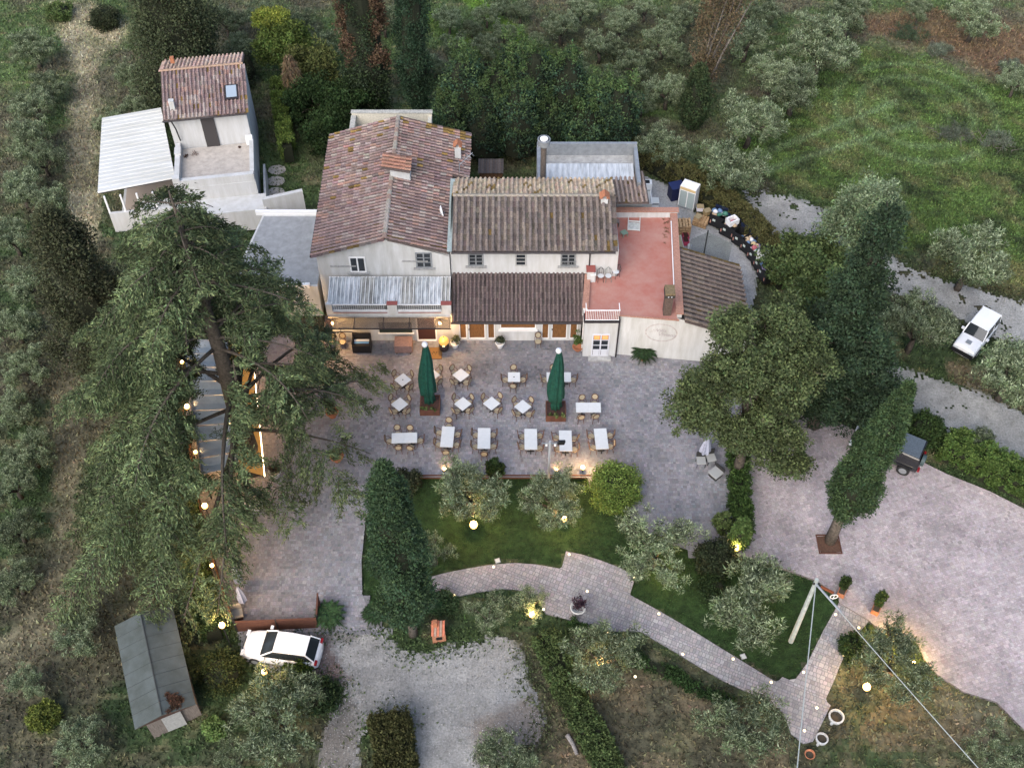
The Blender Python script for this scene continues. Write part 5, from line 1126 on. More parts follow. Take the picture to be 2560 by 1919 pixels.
GL = [(1175,1215,92,'loose olive on the lawn above the brightest lamp',2),(1385,1235,84,'olive on the lawn beside the floodlight mast',2),(1643,1355,92,'olive by the lower right corner of the terrace, above a small lamp',1),(1885,1490,118,'biggest garden olive, left of the leaning utility pole',3),
 (1325,1500,52,'small olive growing over the curved path beside a bright lamp',5),(1218,1525,58,'thin olive below the curved path, left of the bright lamp',5),(1515,1630,96,'olive below the path with a lamp glowing inside its crown',2),(1862,1800,100,'olive below the junction of the garden paths',2),
 (2245,1640,104,'olive lit orange from below at the edge of the parking court',2),(1085,1370,54,'narrow olive leaning on the right side of the broad cypress',5),(1262,1885,74,'olive at the bottom edge on the gravel yard',4),(690,1775,112,'wide olive below the white hatchback',0),(2490,1865,78,'dark-trunked olive at the bottom right corner',5),
 (585,1880,54,'yellowish olive at the bottom edge, left of the wide olive',5)]
for a, b, c, l, v in GL: olive(a, b, c, l, v, group='garden olives round the lawn and paths', hs=.9)
# ---- hedges, shrubs
def hedge(pts, wd, hg, label, base, tip, name='hedge', z=ZG, per=72, dens=26, cat='hedge', sz=.10, group=None):
    W = [Vector((*G(a, b, z).xy, z)) for a, b in pts]; t = thing(name, W[0], label, cat, group); C = []; core = MB(); loc = W[0]
    for a, b in zip(W[:-1], W[1:]):
        d = b-a; L = d.length; n = int(L*wd*dens)+3; u = d.normalized(); s = Vector((-u.y, u.x, 0))
        for k in range(n):
            e = R.choice((0, 1, 1, 2)); q = a+d*R.random()+s*(R.uniform(-wd/2, wd/2) if e == 1 else R.choice((-1, 1))*wd*.48); q.z = z+(hg*R.uniform(.85, 1.04) if e == 1 else R.uniform(.15, 1)*hg); C.append(tuple(q-loc))
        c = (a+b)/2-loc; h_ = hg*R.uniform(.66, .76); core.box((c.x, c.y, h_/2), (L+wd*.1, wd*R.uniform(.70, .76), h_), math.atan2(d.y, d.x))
    core.build('shade_core', M_DARKCORE, t, local=True); fol(t, 'foliage', clumps(C, .26, per, base, sz, tip=tip, cvar=.25)); return t
hedge([(2352,1130),(2420,1165),(2500,1205),(2600,1252),(2740,1325)], 1.7, 2.0, 'clipped box hedge along the upper edge of the parking court', (.040, .066, .018), (.12, .16, .045), z=ZG+.1, per=90)
hedge([(1560,388),(1640,428),(1720,475),(1800,525),(1870,585),(1925,650),(1958,720)], 1.3, 1.8, 'curved olive-brown hedge behind the rubbish bins', (.075, .070, .030), (.16, .145, .06), z=-.1)
hedge([(1362,1598),(1400,1690),(1440,1780),(1500,1880),(1530,1950)], 1.3, .9, 'low hedge running down from the lit olive at the bottom', (.036, .052, .020), (.10, .125, .05))
hedge([(975,1805),(990,1880),(995,1960)], 1.9, 1.5, 'overgrown brownish hedge at the bottom of the gravel yard', (.055, .055, .022), (.12, .11, .045))
hedge([(702,245),(712,330),(725,405)], .95, 2.2, 'narrow ivy-green hedge between the tower house garden and the scrub', (.060, .085, .022), (.15, .19, .045), z=0)
hedge([(1838,1120),(1841,1200),(1845,1290),(1852,1365)], .95, 1.5, 'narrow dark ivy hedge between the terrace and the parking court', (.022, .040, .012), (.065, .10, .028), z=-.1)
hedge([(1425,1562),(1560,1640),(1680,1690),(1760,1735),(1830,1760)], .5, .45, 'low dark shrubs trailing along the lower edge of the path', (.018, .036, .012), (.04, .07, .025), per=50)
hedge([(470,1250),(500,1450),(540,1600)], 1.1, 1.5, 'dark hedge behind the rusty fence under the cedar', (.030, .050, .020), (.075, .10, .035))
def shrub(px, py, rad, hg, label, base, tip, name='shrub', z=ZG, n=60, per=80, core=True, sz=.10, cat='shrub', group=None):
    g = G(px, py, z); t = thing(name, g, label, cat, group); c = (0, 0, hg*.52); fol(t, 'foliage', clumps(shell(n, c, (rad, rad, hg*.5), .62)*RN.uniform(.94, 1.06, (1, 1)), (rad*.22+.08), per, base, sz, tip=tip, cvar=.22))
    MB().tube([(0, 0, -.1), (0, 0, hg*.3)], .06, 5).build('stem', M_BARK, t, local=True)
    if core: MB().lathe([(.05, .05), (rad*.6, hg*.2), (rad*.74, hg*.5), (rad*.5, hg*.8), (.05, hg*.9)], (0, 0, 0), 9).build('shade_core', M_DARKCORE, t, local=True)
    return t
shrub(1532, 1250, 1.52, 2.7, 'large clipped ball bush at the right end of the lawn edge', (.075, .108, .026), (.205, .25, .07), 'ball_bush', n=240, per=80, sz=.085)
shrub(1785, 1420, 1.15, 2.0, 'dark rounded bush between the terrace corner olive and the ivy hedge', (.022, .030, .016), (.06, .07, .04), n=110)
shrub(1800, 1330, .5, 1.8, 'yellow-green upright shrub above the dark rounded bush', (.06, .085, .03), (.16, .19, .08), n=40)
shrub(2300, 1100, 1.25, 2.0, 'round clipped bush between the black off-roader and the gravel road', (.030, .052, .018), (.08, .12, .035), 'ball_bush', n=130, z=0)
shrub(268, 68, 1.35, 1.8, 'round dark bush beside the pale track at the upper left', (.036, .042, .022), (.07, .08, .045), n=100)
shrub(155, 45, 1.2, 1.3, 'light green shrub at the top left corner', (.06, .085, .03), (.13, .16, .06))
shrub(620, 215, 1.2, 3.4, 'grey-green shrub behind the right side of the tower roof', (.045, .060, .035), (.12, .14, .09))
for k, (a, b, rr, lb) in enumerate(((2344,135,1.3,'pile of cut grey branches at the top of the meadow'),(2382,340,1.7,'pile of cut branches on the right of the tractor rings'),(2492,362,1.4,'silvery heap of cuttings beside the larger branch pile'),(2525,178,1.2,'low silvery bush on the right edge of the meadow'),(2270,92,1.9,'dark scrub below the brown slope'))):
    t = thing('branch_pile' if 'pile' in lb or 'heap' in lb else 'shrub', G(a, b, ZG), lb, 'branches' if 'pile' in lb or 'heap' in lb else 'shrub')
    mb = MB()
    for q in range(34): an = R.uniform(0, 6.28); x, y = R.gauss(0, rr*.4), R.gauss(0, rr*.35); mb.tube([(x, y, R.uniform(.05, .3)), (x+.7*math.cos(an), y+.7*math.sin(an), R.uniform(.1, .8))], [.03, .008], 4)
    mb.build('twigs', M_BARKG, t, local=True); fol(t, 'foliage', clumps(shell(40, (0, 0, .3), (rr, rr*.8, .55), .2, 0), .3, 70, (.085, .095, .07) if k != 4 else (.04, .06, .035), .13, tip=(.22, .235, .19) if k != 4 else (.09, .11, .07), asp=.15))
shrub(745, 1690, .7, 1.2, 'bright green shrub behind the white hatchback', (.05, .08, .02), (.12, .17, .04))
shrub(560, 1700, 1.3, 1.6, 'dark shrub lit by the lamp left of the hatchback', (.04, .055, .02), (.12, .12, .04))
shrub(800, 1745, 1.0, .7, 'low dark green shrub at the left edge of the gravel yard', (.024, .04, .018), (.06, .085, .035))
shrub(2130, 1630, .8, 1.2, 'dark shrub at the bend where the path meets the parking court', (.024, .04, .014), (.06, .09, .03))
shrub(1020, 1225, .9, 1.7, 'dark climbing rose at the left end of the terrace edge', (.028, .036, .02), (.07, .07, .045), n=50)
shrub(1236, 1190, .55, 1.5, 'dark climbing plant in front of the terrace edge', (.022, .038, .014), (.06, .09, .03), n=40)
shrub(118, 1800, .8, 1.0, 'yellow-green weed clump left of the shed', (.09, .11, .03), (.26, .27, .06), core=False)
shrub(540, 1830, .55, .9, 'spiky pale green plant at the bottom left', (.08, .12, .04), (.2, .26, .1), core=False)
shrub(1110, 1510, .8, .6, 'flowering ground plants under the curved path', (.03, .05, .022), (.09, .13, .07), core=False)
shrub(1780, 1585 if False else 1480, .01+.9, 1.1, 'dark shrub below the biggest garden olive', (.02, .035, .014), (.05, .075, .03))
# ================================================================== furniture on the terrace
def chair_mesh():
    t = bpy.data.objects.new('bistro_chair', None); SC.collection.objects.link(t)
    MB().lathe([(.19, .44), (.215, .455), (.205, .475)], (0, 0, 0), 10, 1, 1).build('seat', M_CANE, t, local=True)
    pan = MB(); rg = MB(); n = 14; pts = []
    def bp(a, s=1): return (s*.20*math.cos(a), -.23-.10*(.26*(1+math.sin(a)))-.02, .80+s*.255*math.sin(a))
    pan.poly([bp(2*math.pi*k/n, .92) for k in range(n)]); i = len(pan.v); pan.poly([(x, y-.018, z) for x, y, z in [bp(2*math.pi*k/n, .92) for k in range(n)][::-1]])
    pan.build('backrest', M_CANE, t, local=True)
    rg.tube([bp(2*math.pi*k/n) for k in range(n+1)], .030, 5, cap=False)
    for s in (-1, 1): rg.tube([(s*.10, -.25, .57), (s*.16, -.20, .44)], .018, 5); rg.tube([(s*.195, -.22, .74), (s*.25, -.05, .66), (s*.20, .12, .46)], .018, 5)
    rg.build('back_frame', M_BROWNWOOD, t, local=True)
    MB().tube([(.205*math.cos(2*math.pi*k/12), .205*math.sin(2*math.pi*k/12), .445) for k in range(13)], .018, 4, cap=False).build('seat_frame', M_BROWNWOOD, t, local=True)
    for sx in (-1, 1):
        for sy in (-1, 1): MB().tube([(sx*.15, sy*.15, .44), (sx*.20, sy*.21, 0)], .018, 5).build('leg', M_BROWNWOOD, t, local=True)
    return t
def table_mesh(hole=False):
    t = bpy.data.objects.new('cafe_table', None); SC.collection.objects.link(t)
    MB().box((0, 0, .745), (.79, .79, .03)).build('tabletop', M_TOP, t, local=True)
    MB().tube([(0, 0, .73), (0, 0, .04)], .035, 6).build('leg', M_IRON, t, local=True)
    MB().box((0, 0, .02), (.44, .07, .04)).box((0, .13, .019), (.07, .19, .038)).box((0, -.13, .019), (.07, .19, .038)).build('base', M_IRON, t, local=True)
    if hole: MB().lathe([(.045, .76), (.045, .768)], (0, 0, 0), 10).build('parasol_hole', M_BLACK, t, local=True)
    return t
CH0 = chair_mesh(); TB0 = table_mesh(); TBH = table_mesh(True); used = {}
def place(o, x, y, rz, label, cat, group, z=0.):
    c = o if o.name not in used and not used.setdefault(o.name, 0) else None
    if c is None or used[o.name]: c = copy_tree(o)
    used[o.name] = 1; c.location = (x, y, z); c.rotation_euler = (0, 0, rz); tag(c, label, cat, group); return c
def seats(cx, cy, rot, sides, desc, ext=.40):
    # sides: (angle of the seat as seen from the table, along offset, word)
    for a, off, word in sides:
        an = math.radians(a)+rot; d = ext+.13; x = cx+d*math.cos(an)-off*math.sin(an); y = cy+d*math.sin(an)+off*math.cos(an)
        x += R.gauss(0, .025); y += R.gauss(0, .025)
        place(CH0, x, y, an+math.pi/2+R.gauss(0, .10), 'rattan chair at the %s of the %s' % (word, desc), 'chair', 'rattan bistro chairs round the terrace tables')
TG = 'white square tables on the terrace'
D4 = [(45, 0, 'upper right'), (135, 0, 'upper left'), (225, 0, 'lower left'), (315, 0, 'lower right')]
def dia(px, py, desc, sides=D4, hole=False, dr=0):
    g = G(px, py, .76); place(TBH if hole else TB0, g.x, g.y, math.radians(45+dr), 'white square %s' % desc, 'table', TG); seats(g.x, g.y, math.radians(dr), [(a, o, w_) for a, o, w_ in sides], desc)
dia(1007, 949, 'holed diamond table left of the parasol', hole=True)
dia(1079, 937, 'diamond table half hidden behind the left parasol', [D4[0], D4[3], D4[2]])
dia(1152, 937, 'diamond table right of the left parasol')
dia(999, 1010, 'leftmost diamond table in the middle row')
dia(1157, 1009, 'diamond table right of the left planter')
dia(1229, 1008, 'middle row diamond table with three chairs', [D4[0], D4[1], D4[3]])
dia(1307, 1016, 'diamond table left of the right planter')
g = G(1285, 942, .76); place(TBH, g.x, g.y, 0, 'white square table with a hole, standing straight in the top row', 'table', TG)
seats(g.x, g.y, 0, [(0, 0, 'right side'), (90, 0, 'top'), (180, 0, 'left side'), (270, 0, 'bottom')], 'straight-set single table with a hole')
def pair(px, py, horiz, rot, desc, sides, half):
    g = G(px, py, .76); r = math.radians(rot)
    for s, wd in zip((-1, 1), half):
        dx, dy = (s*.397, 0) if horiz else (0, -s*.397); x = g.x+dx*math.cos(r)-dy*math.sin(r); y = g.y+dx*math.sin(r)+dy*math.cos(r)
        place(TB0, x, y, r, 'white square table, %s half of the %s' % (wd, desc), 'table', TG)
    for side, offs in sides.items():
        for o_, w_ in offs:
            if horiz: p = {'n': (o_, .54, 90), 's': (o_, -.54, 270), 'w': (-.94, 0, 180), 'e': (.94, 0, 0)}[side]
            else: p = {'w': (-.54, o_, 180), 'e': (.54, o_, 0), 'n': (0, .94, 90), 's': (0, -.94, 270)}[side]
            x = g.x+p[0]*math.cos(r)-p[1]*math.sin(r)+R.gauss(0, .03); y = g.y+p[0]*math.sin(r)+p[1]*math.cos(r)+R.gauss(0, .03)
            place(CH0, x, y, math.radians(p[2])+math.pi/2+r+R.gauss(0, .12), 'rattan chair at the %s of the %s' % (w_, desc), 'chair', 'rattan bistro chairs round the terrace tables')
H2 = {'n': [(-.40, 'upper left'), (.40, 'upper right')], 's': [(-.40, 'lower left'), (.40, 'lower right')]}
V2 = {'w': [(.42, 'upper left side'), (-.42, 'lower left side')], 'e': [(.42, 'upper right side'), (-.42, 'lower right side')]}
pair(1397, 942, True, 0, 'double table behind the right parasol', {'w': [(0, 'left end')], 'e': [(0, 'right end')], 'n': [(-.40, 'upper left')], 's': [(-.40, 'lower left')]}, ('left', 'right'))
pair(1471, 1018, True, 0, 'double table right of the right planter', H2, ('left', 'right'))
pair(1011, 1094, True, 2.5, 'leftmost double table', dict(H2, w=[(0, 'left end')], e=[(0, 'right end')]), ('left', 'right'))
pair(1118.6, 1091, False, -3, 'second double table of the bottom row', dict(V2, n=[(0, 'top end')], s=[(0, 'bottom end')]), ('upper', 'lower'))
pair(1210, 1095, False, 0, 'third double table of the bottom row', dict(V2, s=[(0, 'bottom end')]), ('upper', 'lower'))
pair(1327, 1097, False, 0, 'double table left of the floodlight mast', V2, ('upper', 'lower'))
pair(1414, 1101, False, 0, 'double table right of the floodlight mast', V2, ('upper', 'lower'))
pair(1503, 1096, False, 3, 'rightmost double table', V2, ('upper', 'lower'))
g = G(1345, 850, .3); place(CH0, g.x, 50.25, 0+math.pi, 'rattan chair with its back to the glazed veranda', 'chair', 'rattan bistro chairs round the terrace tables')
for px, w_ in ((833, 'left'), (858, 'right')): place(CH0, G(px, 852, .3).x, 50.2, math.pi, '%s one of two rattan chairs under the lit end of the glass canopy' % w_, 'chair', 'rattan bistro chairs round the terrace tables')
# parasols and planters
def parasol(px, py, side):
    g = G(px, py, 0); t = thing('planter_box', g, 'square rusty steel planter box under the %s closed green parasol' % side, 'planter', 'rusty planter boxes')
    b = MB(); w_, hh = 1.28, .55
    for s in (-1, 1): b.box((s*(w_/2-.03), 0, hh/2), (.06, w_, hh)); b.box((0, s*(w_/2-.03), hh/2), (w_-.12, .06, hh))
    b.build('side_panel', M_CORTEN, t, local=True); MB().box((0, 0, hh-.10), (w_-.12, w_-.12, .06)).build('lid', mat('dark_soil_lid', (.06, .032, .028), .9, noise=.4), t, local=True)
    f = clumps([(R.uniform(-.5, .55), -.55+R.uniform(-.1, .1), hh+.02) for _ in range(5)], .14, 30, (.06, .09, .03), .10, tip=(.2, .2, .09)); fol(t, 'plants', f)
    u = thing('closed_parasol', (g.x, g.y, .46), 'tall closed dark green parasol, the %s one of the pair, with a white cap' % side, 'parasol', 'closed green parasols')
    MB().tube([(0, 0, 0), (0, 0, 5.6)], .05, 8).build('pole', M_GREY, u, local=True)
    top = 5.75; seg = 40; c = MB(); prof = [(.20, .25), (.34, .30), (.30, .75), (.31, 1.1), (.47, 1.25), (.50, 1.7), (.47, 2.5), (.40, 3.4), (.31, 4.3), (.22, 5.0), (.14, 5.5), (.10, top-.1)]
    for r_, z in prof:
        for q in range(seg):
            a = 2*math.pi*q/seg; f_ = 1+.15*math.cos(8*a+.5*math.sin(z))+.07*math.cos(13*a+z*.7)+.07*math.cos(3*a+z*1.3); hem = .10*math.cos(8*a) if .2 < z-1.05 < .3 else 0
            c.v.append((r_*f_*math.cos(a)-.05*math.sin(z*.8), r_*f_*math.sin(a), z+hem))
    for k in range(len(prof)-1):
        for q in range(seg): a_ = k*seg+q; b_ = k*seg+(q+1) % seg; c.face(a_, b_, b_+seg, a_+seg)
    c.build('canopy', M_GREEN, u, local=True, smooth=True); MB().lathe([(.02, -.2), (.15, -.14), (.19, 0), (.15, .12), (.02, .18)], (0, 0, top), 12).build('cap', mat('pale_cap', (.62, .64, .68), .5), u, local=True, smooth=True)
    return u
parasol(1076, 1019, 'left'); parasol(1389, 1034, 'right')
# floodlight mast
g = G(1370, 1217, ZG); t = thing('floodlight_mast', g, 'grey floodlight mast rising from the lawn between two double tables', 'floodlight')
MB().tube([(0, 0, 0), (0, 0, 4.75)], .075, 8).build('mast', mat('galvanised_pole', (.42, .45, .50), .5, metal=.3), t, local=True); MB().box((0, 0, 4.55), (1.0, .06, .06)).build('crossbar', M_GREY, t, local=True)
MB().box((-.52, -.05, 4.72), (.40, .14, .32), .2, M=Matrix.Rotation(.25, 4, 'Y')).build('floodlight', M_BLACK, t, local=True)
for x in (-.2, .3): MB().box((x, 0, 4.42), (.12, .12, .18)).build('camera_head', M_WHITE, t, local=True)
# objects along the front wall
def at(px, z=0., y=None): p = G(px, 850, z); return (p.x*(y or p.y)/p.y, y or p.y, z)
x = at(909)[0]; t = thing('drinks_cooler', (x, 50.0, 0), 'black chest cooler with blue bottles, standing under the glass canopy', 'cooler')
MB().box((0, 0, .36), (1.24, .75, .72)).build('body', M_BLACK, t, local=True); MB().box((0, .34, .95), (1.24, .10, .48)).box((-.59, 0, .86), (.06, .6, .28)).box((.59, 0, .86), (.06, .6, .28)).build('frame', M_BLACK, t, local=True)
MB().box((0, -.08, .735), (1.0, .16, .02)).build('blue_tray', mat('blue_tray', (.10, .24, .50), .5), t, local=True); MB().box((0, .12, .735), (1.0, .16, .02)).build('glass_tray', mat('icy_glass', (.55, .6, .68), .3), t, local=True)
x = at(1012)[0]; t = thing('covered_cart', (x, 49.95, 0), 'low cart under a brown fabric cover beside the entrance', 'cart')
MB().prism([(-.58, -.42), (.58, -.42), (.58, .42), (-.58, .42)], .12, [.78, .78, .86, .86]).build('cover', mat('brown_cover', (.235, .15, .135), .9, noise=.25, nscale=6), t, local=True)
for s in (-.45, .45): MB().tube([(s-.03, -.40, .07), (s+.03, -.40, .07)], .07, 8).build('wheel', M_RUB, t, local=True)
x = at(1082)[0]; t = thing('doormat', (x, 49.6, .012), 'brown coir doormat with a script letter, at the entrance', 'doormat')
MB().box((0, 0, 0), (1.30, .98, .02)).build('mat', mat('coir', (.19, .105, .04), .95, noise=.3, nscale=30), t, local=True); MB().box((0, 0, -.003), (1.36, 1.04, .014)).build('border', mat('coir_border', (.07, .035, .015), .95), t, local=True)
text3d('M', .42, (x+.12, 49.48, .026), (0, 0, -.1), mat('mat_letter', (.05, .03, .015), .9), t)
x = at(1112)[0]; t = thing('copper_brazier', (x, 49.9, 0), 'round dark brazier with a glowing copper globe beside the entrance', 'brazier')
MB().lathe([(.14, 0), (.30, .12), (.36, .35), (.33, .58), (.24, .68)], (0, 0, 0), 16).build('bowl', mat('dark_bronze', (.055, .045, .05), .35, metal=.6), t, local=True, smooth=True)
MB().lathe([(.26, .68), (.34, .85), (.33, 1.02), (.2, 1.2), (.04, 1.27)], (0, 0, 0), 16).build('globe', mat('amber_glass', (.62, .33, .09), .25, metal=.3, emit=(1, .50, .13), estr=.35), t, local=True, smooth=True)
MB().lathe([(.03, 1.27), (.04, 1.34)], (0, 0, 0), 8).build('knob', M_BLACK, t, local=True); MB().lathe([(.08, .70), (.09, .74)], (.0, -.26, 0), 8).build('flame', M_GLOW, t, local=True)
def pot(px, py, kind, label, rr=.30, hh=.5, plant=(.045, .055, .035), tip=(.13, .13, .09), y=None, z=0., ph=.5, cat='plant pot', group=None):
    g = G(px, py, z); yy = y or g.y; t = thing(kind, (g.x*yy/g.y, yy, z), label, cat, group); m_ = {'white_urn': M_WHITE, 'terracotta_pot': M_TERRA, 'grey_urn': mat('grey_urn_stone', (.42, .44, .45), .8)}[kind]
    MB().lathe([(rr*.55, 0), (rr*.6, hh*.15), (rr*.85, hh*.7), (rr*1.08, hh*.9), (rr*1.1, hh), (rr*.9, hh), (rr*.85, hh*.9)], (0, 0, 0), 12).build('pot', m_, t, local=True, smooth=True)
    fol(t, 'plant', clumps(shell(16, (0, 0, hh+ph*.4), (rr, rr, ph*.6), .3, -.3), rr*.45, 40, plant, .11, tip=tip, asp=.3)); return t
pot(1138, 860, 'white_urn', 'white urn with a grassy plant beside the copper brazier', y=50.15, group='white urns at the veranda'); pot(1250, 860, 'white_urn', 'white urn with a dark plant in front of the veranda', y=50.15, group='white urns at the veranda')
pot(1445, 862, 'terracotta_pot', 'bushy green plant in the corner beside the white door bay', .35, .35, (.05, .08, .025), (.14, .18, .05), ph=1.5, y=49.9)
pot(844, 1150, 'terracotta_pot', 'terracotta pot with a dark plant in the open left part of the terrace', .42, .5, (.06, .03, .025), (.12, .07, .05))
pot(690, 1190, 'grey_urn', 'pale urn with a dark plant right of the pergola', .36, .55, (.04, .03, .025), (.10, .08, .06))
pot(822, 960, 'terracotta_pot', 'terracotta pot under the right-hand cedar boughs, upper one', .40, .5, (.03, .03, .02), (.08, .07, .04)); pot(832, 1040, 'terracotta_pot', 'terracotta pot under the right-hand cedar boughs, lower one', .40, .5, (.03, .03, .02), (.08, .07, .04))
pot(1444, 1530, 'grey_urn', 'grey urn with a purple-leaved plant on the garden path', .42, .62, (.035, .018, .03), (.09, .05, .075), z=ZG+.07, ph=.9)
def cycas(px, py, label, rad=.95, z=0., potted=True, y=None, group='sago palms'):
    g = G(px, py, z); yy = y or g.y; rad *= .92; t = thing('sago_palm', (g.x*yy/g.y, yy, z), label, 'palm', group); P = []; O = []; hb = .35 if potted else .15
    if potted: MB().lathe([(.22, 0), (.34, .30), (.37, .34), (.30, .34)], (0, 0, 0), 12).build('pot', M_TERRA, t, local=True)
    MB().tube([(0, 0, .1), (0, 0, hb+.3)], .14, 7).build('trunk', M_BARK, t, local=True)
    fr = MB(); LV = []; 
    for k in range(34):
        a = k*2.4; e = .10+.85*(k/34); L = rad*R.uniform(.88, 1.1); n = 16
        for i in range(1, n):
            s = i/n; r_ = L*s*math.cos(e*(1-s*.6)); zz = hb+.3+L*(math.sin(e)*s*1.0-.75*s*s*(1-e*.3)); p = np.array((r_*math.cos(a), r_*math.sin(a), zz)); q = np.array((math.cos(a), math.sin(a), 0)); l = np.array((-q[1], q[0], 0))
            for sd_ in (-1, 1):
                wd = .24*rad*math.sin(math.pi*(s*.85+.12)); tip = p+l*sd_*wd+q*.10; LV.append((p-q*.05, p+q*.04, tip))
    V = np.array(LV).reshape(-1, 3); F = np.arange(len(V)).reshape(-1, 3); fol(t, 'fronds', (V, F, tone((.028, .052, .022), len(F), .35))); return t
cycas(1608, 897, 'sago palm in a terracotta pot in front of the oval sign wall', .98)
cycas(825, 1545, 'sago palm at the right end of the rusty fence by the drive', 1.05, z=-.2, potted=False); cycas(938, 1540, 'sago palm peeping out from the foot of the broad cypress, left side', .85, z=-.2, potted=False); cycas(1085, 1515, 'sago palm at the right foot of the broad cypress', .8, z=ZG, potted=False)
# ================================================================== lamps
def lamp(px, py, zt, energy, label, kind='post', group='warm garden lamps', col=(1, .62, .28), zb=ZG, r_=.11):
    g = G(px, py, zt); t = thing('garden_lamp', (g.x, g.y, zb), label, 'lamp', group); h_ = zt-zb
    MB().tube([(0, 0, 0), (0, 0, h_-.05)], .03 if h_ > 1.2 else .025, 6).build('post', M_IRON, t, local=True); MB().lathe([(.03, -r_), (r_*.8, -r_*.6), (r_, 0), (r_*.8, r_*.6), (.02, r_)], (0, 0, h_), 10).build('globe', M_GLOW, t, local=True, smooth=True)
    MB().lathe([(r_*.7, -r_*1.25), (r_*.7, -r_)], (0, 0, h_), 8).build('collar', M_IRON, t, local=True)
    l = bpy.data.lights.new('lamp_light', 'POINT'); l.energy = energy*(3.0 if group == 'warm garden lamps' else 1.8); l.color = col; l.shadow_soft_size = .14; lo = bpy.data.objects.new('bulb', l); SC.collection.objects.link(lo); lo.parent = t; lo.location = (0, 0, h_+.30); return t
for px, py, zt, e, lb, rr in ((1184, 1311, .55, 90, 'brightest lamp on the lawn, below the loose olive', .17), (1410, 1296, .5, 60, 'lamp on the lawn left of the ball bush', .13), (1330, 1535, .9, 24, 'lamp on a thin post below the curved path', .13), (1501, 1657, .9, 60, 'lamp glowing inside the olive below the path', .13),
    (2167, 1716, .6, 90, 'bright lamp on the rough grass right of the path junction', .15), (1457, 1168, .5, 45, 'lamp at the terrace edge above the ball bush', .10), (1842, 1370, .7, 50, 'lamp at the lower end of the ivy hedge', .11)): lamp(px, py, zt, e, lb, r_=rr*1.45)
for px, py, lb in ((455, 905, 'uppermost lamp post left of the pergola'), (467, 1016, 'bright lamp post at the middle of the pergola side'), (489, 1130, 'lamp post at the lower pergola corner'), (512, 1264, 'bright lamp post below the pergola'), (530, 1413, 'lamp post behind the fence, above the folded parasol'), (555, 1562, 'lamp post at the corner of the rusty fence'), (660, 1679, 'lamp post beside the white hatchback')):
    lamp(px, py, 2.3, 70 if 'bright' in lb or 'fence' in lb or 'hatch' in lb else 35, lb, group='lamp posts along the left fence', r_=.18 if 'bright' in lb or 'hatch' in lb or 'corner of' in lb else .12)
for px, py, e, lb in ((1664, 1422, 30, 'small lamp glowing under the olive by the lower terrace corner'), (1867, 1543, 45, 'small lamp lighting yellow leaves inside the biggest garden olive'), (2232, 1604, 110, 'strong lamp lighting the orange-lit olive from below'), (2285, 1655, 60, 'second small lamp under the orange-lit olive'), (1900, 1754, 6, 'tiny lamp inside the olive below the path junction')):
    lamp(px, py, .25, e, lb, group='low lamps under the olives', col=(1, .66, .22), r_=.09 if e < 400 else .14)
SL = [(1234, 1416), (1135, 1487), (1423, 1385), (1586, 1444), (1468, 1477), (1359, 1522), (1389, 1588), (1519, 1581), (1647, 1533), (1707, 1634), (1833, 1646), (2009, 1679), (1928, 1704), (2042, 1768), (2011, 1825), (2089, 1535), (2147, 1568), (2109, 1639), (1588, 1690)]
sl0 = None
WRD = ['on the upper edge of the curved path, left part', 'at the lower left corner of the curved path', 'at the corner where the path widens', 'at the right corner of the wide path part', 'in the middle of the wide path part', 'by the small olive at the lower path edge', 'on the hedge below the path', 'inside the olive below the path, above its big lamp', 'on the upper edge of the straight path, first', 'on the lower edge of the straight path among dark leaves', 'on the upper edge of the straight path, second', 'where the second path turns off', 'on the upper path edge by the junction step', 'near the larger white stone ring', 'near the smaller white stone ring', 'at the top of the side path, left edge', 'at the top of the side path, right edge', 'on the right edge of the side path, lower', 'alone in the grass below the straight path']
for (px, py), wd in zip(SL, WRD):
    g = G(px, py, ZG+.09); t = thing('step_light', (g.x, g.y, ZG+.06), 'small round recessed light '+wd, 'light', 'round lights along the garden path')
    MB().lathe([(.10, 0), (.10, .02)], (0, 0, 0), 10).build('ring', M_GREY, t, local=True); MB().lathe([(.075, .02), (.07, .05), (.03, .065)], (0, 0, 0), 10).build('lens', M_GLOWS, t, local=True)
for px, py, w_ in ((1244, 1401, 'above the curved path'), (1435, 1565, 'below the curved path'), (1858, 1640, 'above the straight path')):
    g = G(px, py, ZG+.02); t = thing('drain_cover', g, 'small square grey drain cover in the grass '+w_, 'cover', 'square drain covers'); MB().box((0, 0, 0), (.30, .30, .05), .3).build('frame', M_CONC, t, local=True); MB().box((0, 0, .03), (.22, .22, .02), .3).build('lid', mat('pale_lid', (.5, .52, .5), .8), t, local=True)
# ================================================================== pole and wires
g = G(1977, 1602, ZG); t = thing('utility_pole', g, 'thick pale concrete utility pole beside the side path, with two wires', 'pole')
MB().tube([(0, 0, 0), (.02, 0, 6.9)], [.15, .105], 10).build('pole', mat('pole_concrete', (.40, .43, .40), .8, noise=.25, nscale=3), t, local=True); MB().box((.05, -.05, 6.6), (.34, .1, .1)).build('bracket', M_GREY, t, local=True)
for s in (-.1, .16): MB().lathe([(.05, 0), (.06, .08), (.03, .14)], (s, -.1, 6.6), 8).build('insulator', M_IRON, t, local=True)
top = Vector((g.x, g.y-.1, ZG+6.65))
for k, (px, py, z, r_) in enumerate(((1956, 2300, 6.2, .028), (2790, 2300, 6.2, .024))):
    e_ = G(px, py, z); pts = [tuple(top.lerp(e_, s)-Vector((0, 0, .5*s*(1-s)))) for s in [i/10 for i in range(11)]]
    MB().tube(pts, r_, 5).build('wire', mat('pale_wire', (.34, .37, .36), .6), t); 
MB().tube([tuple(top), tuple(top.lerp(G(2790, 2300, 6.2), .1))], .06, 6).build('cable_grip', M_GREY, t)
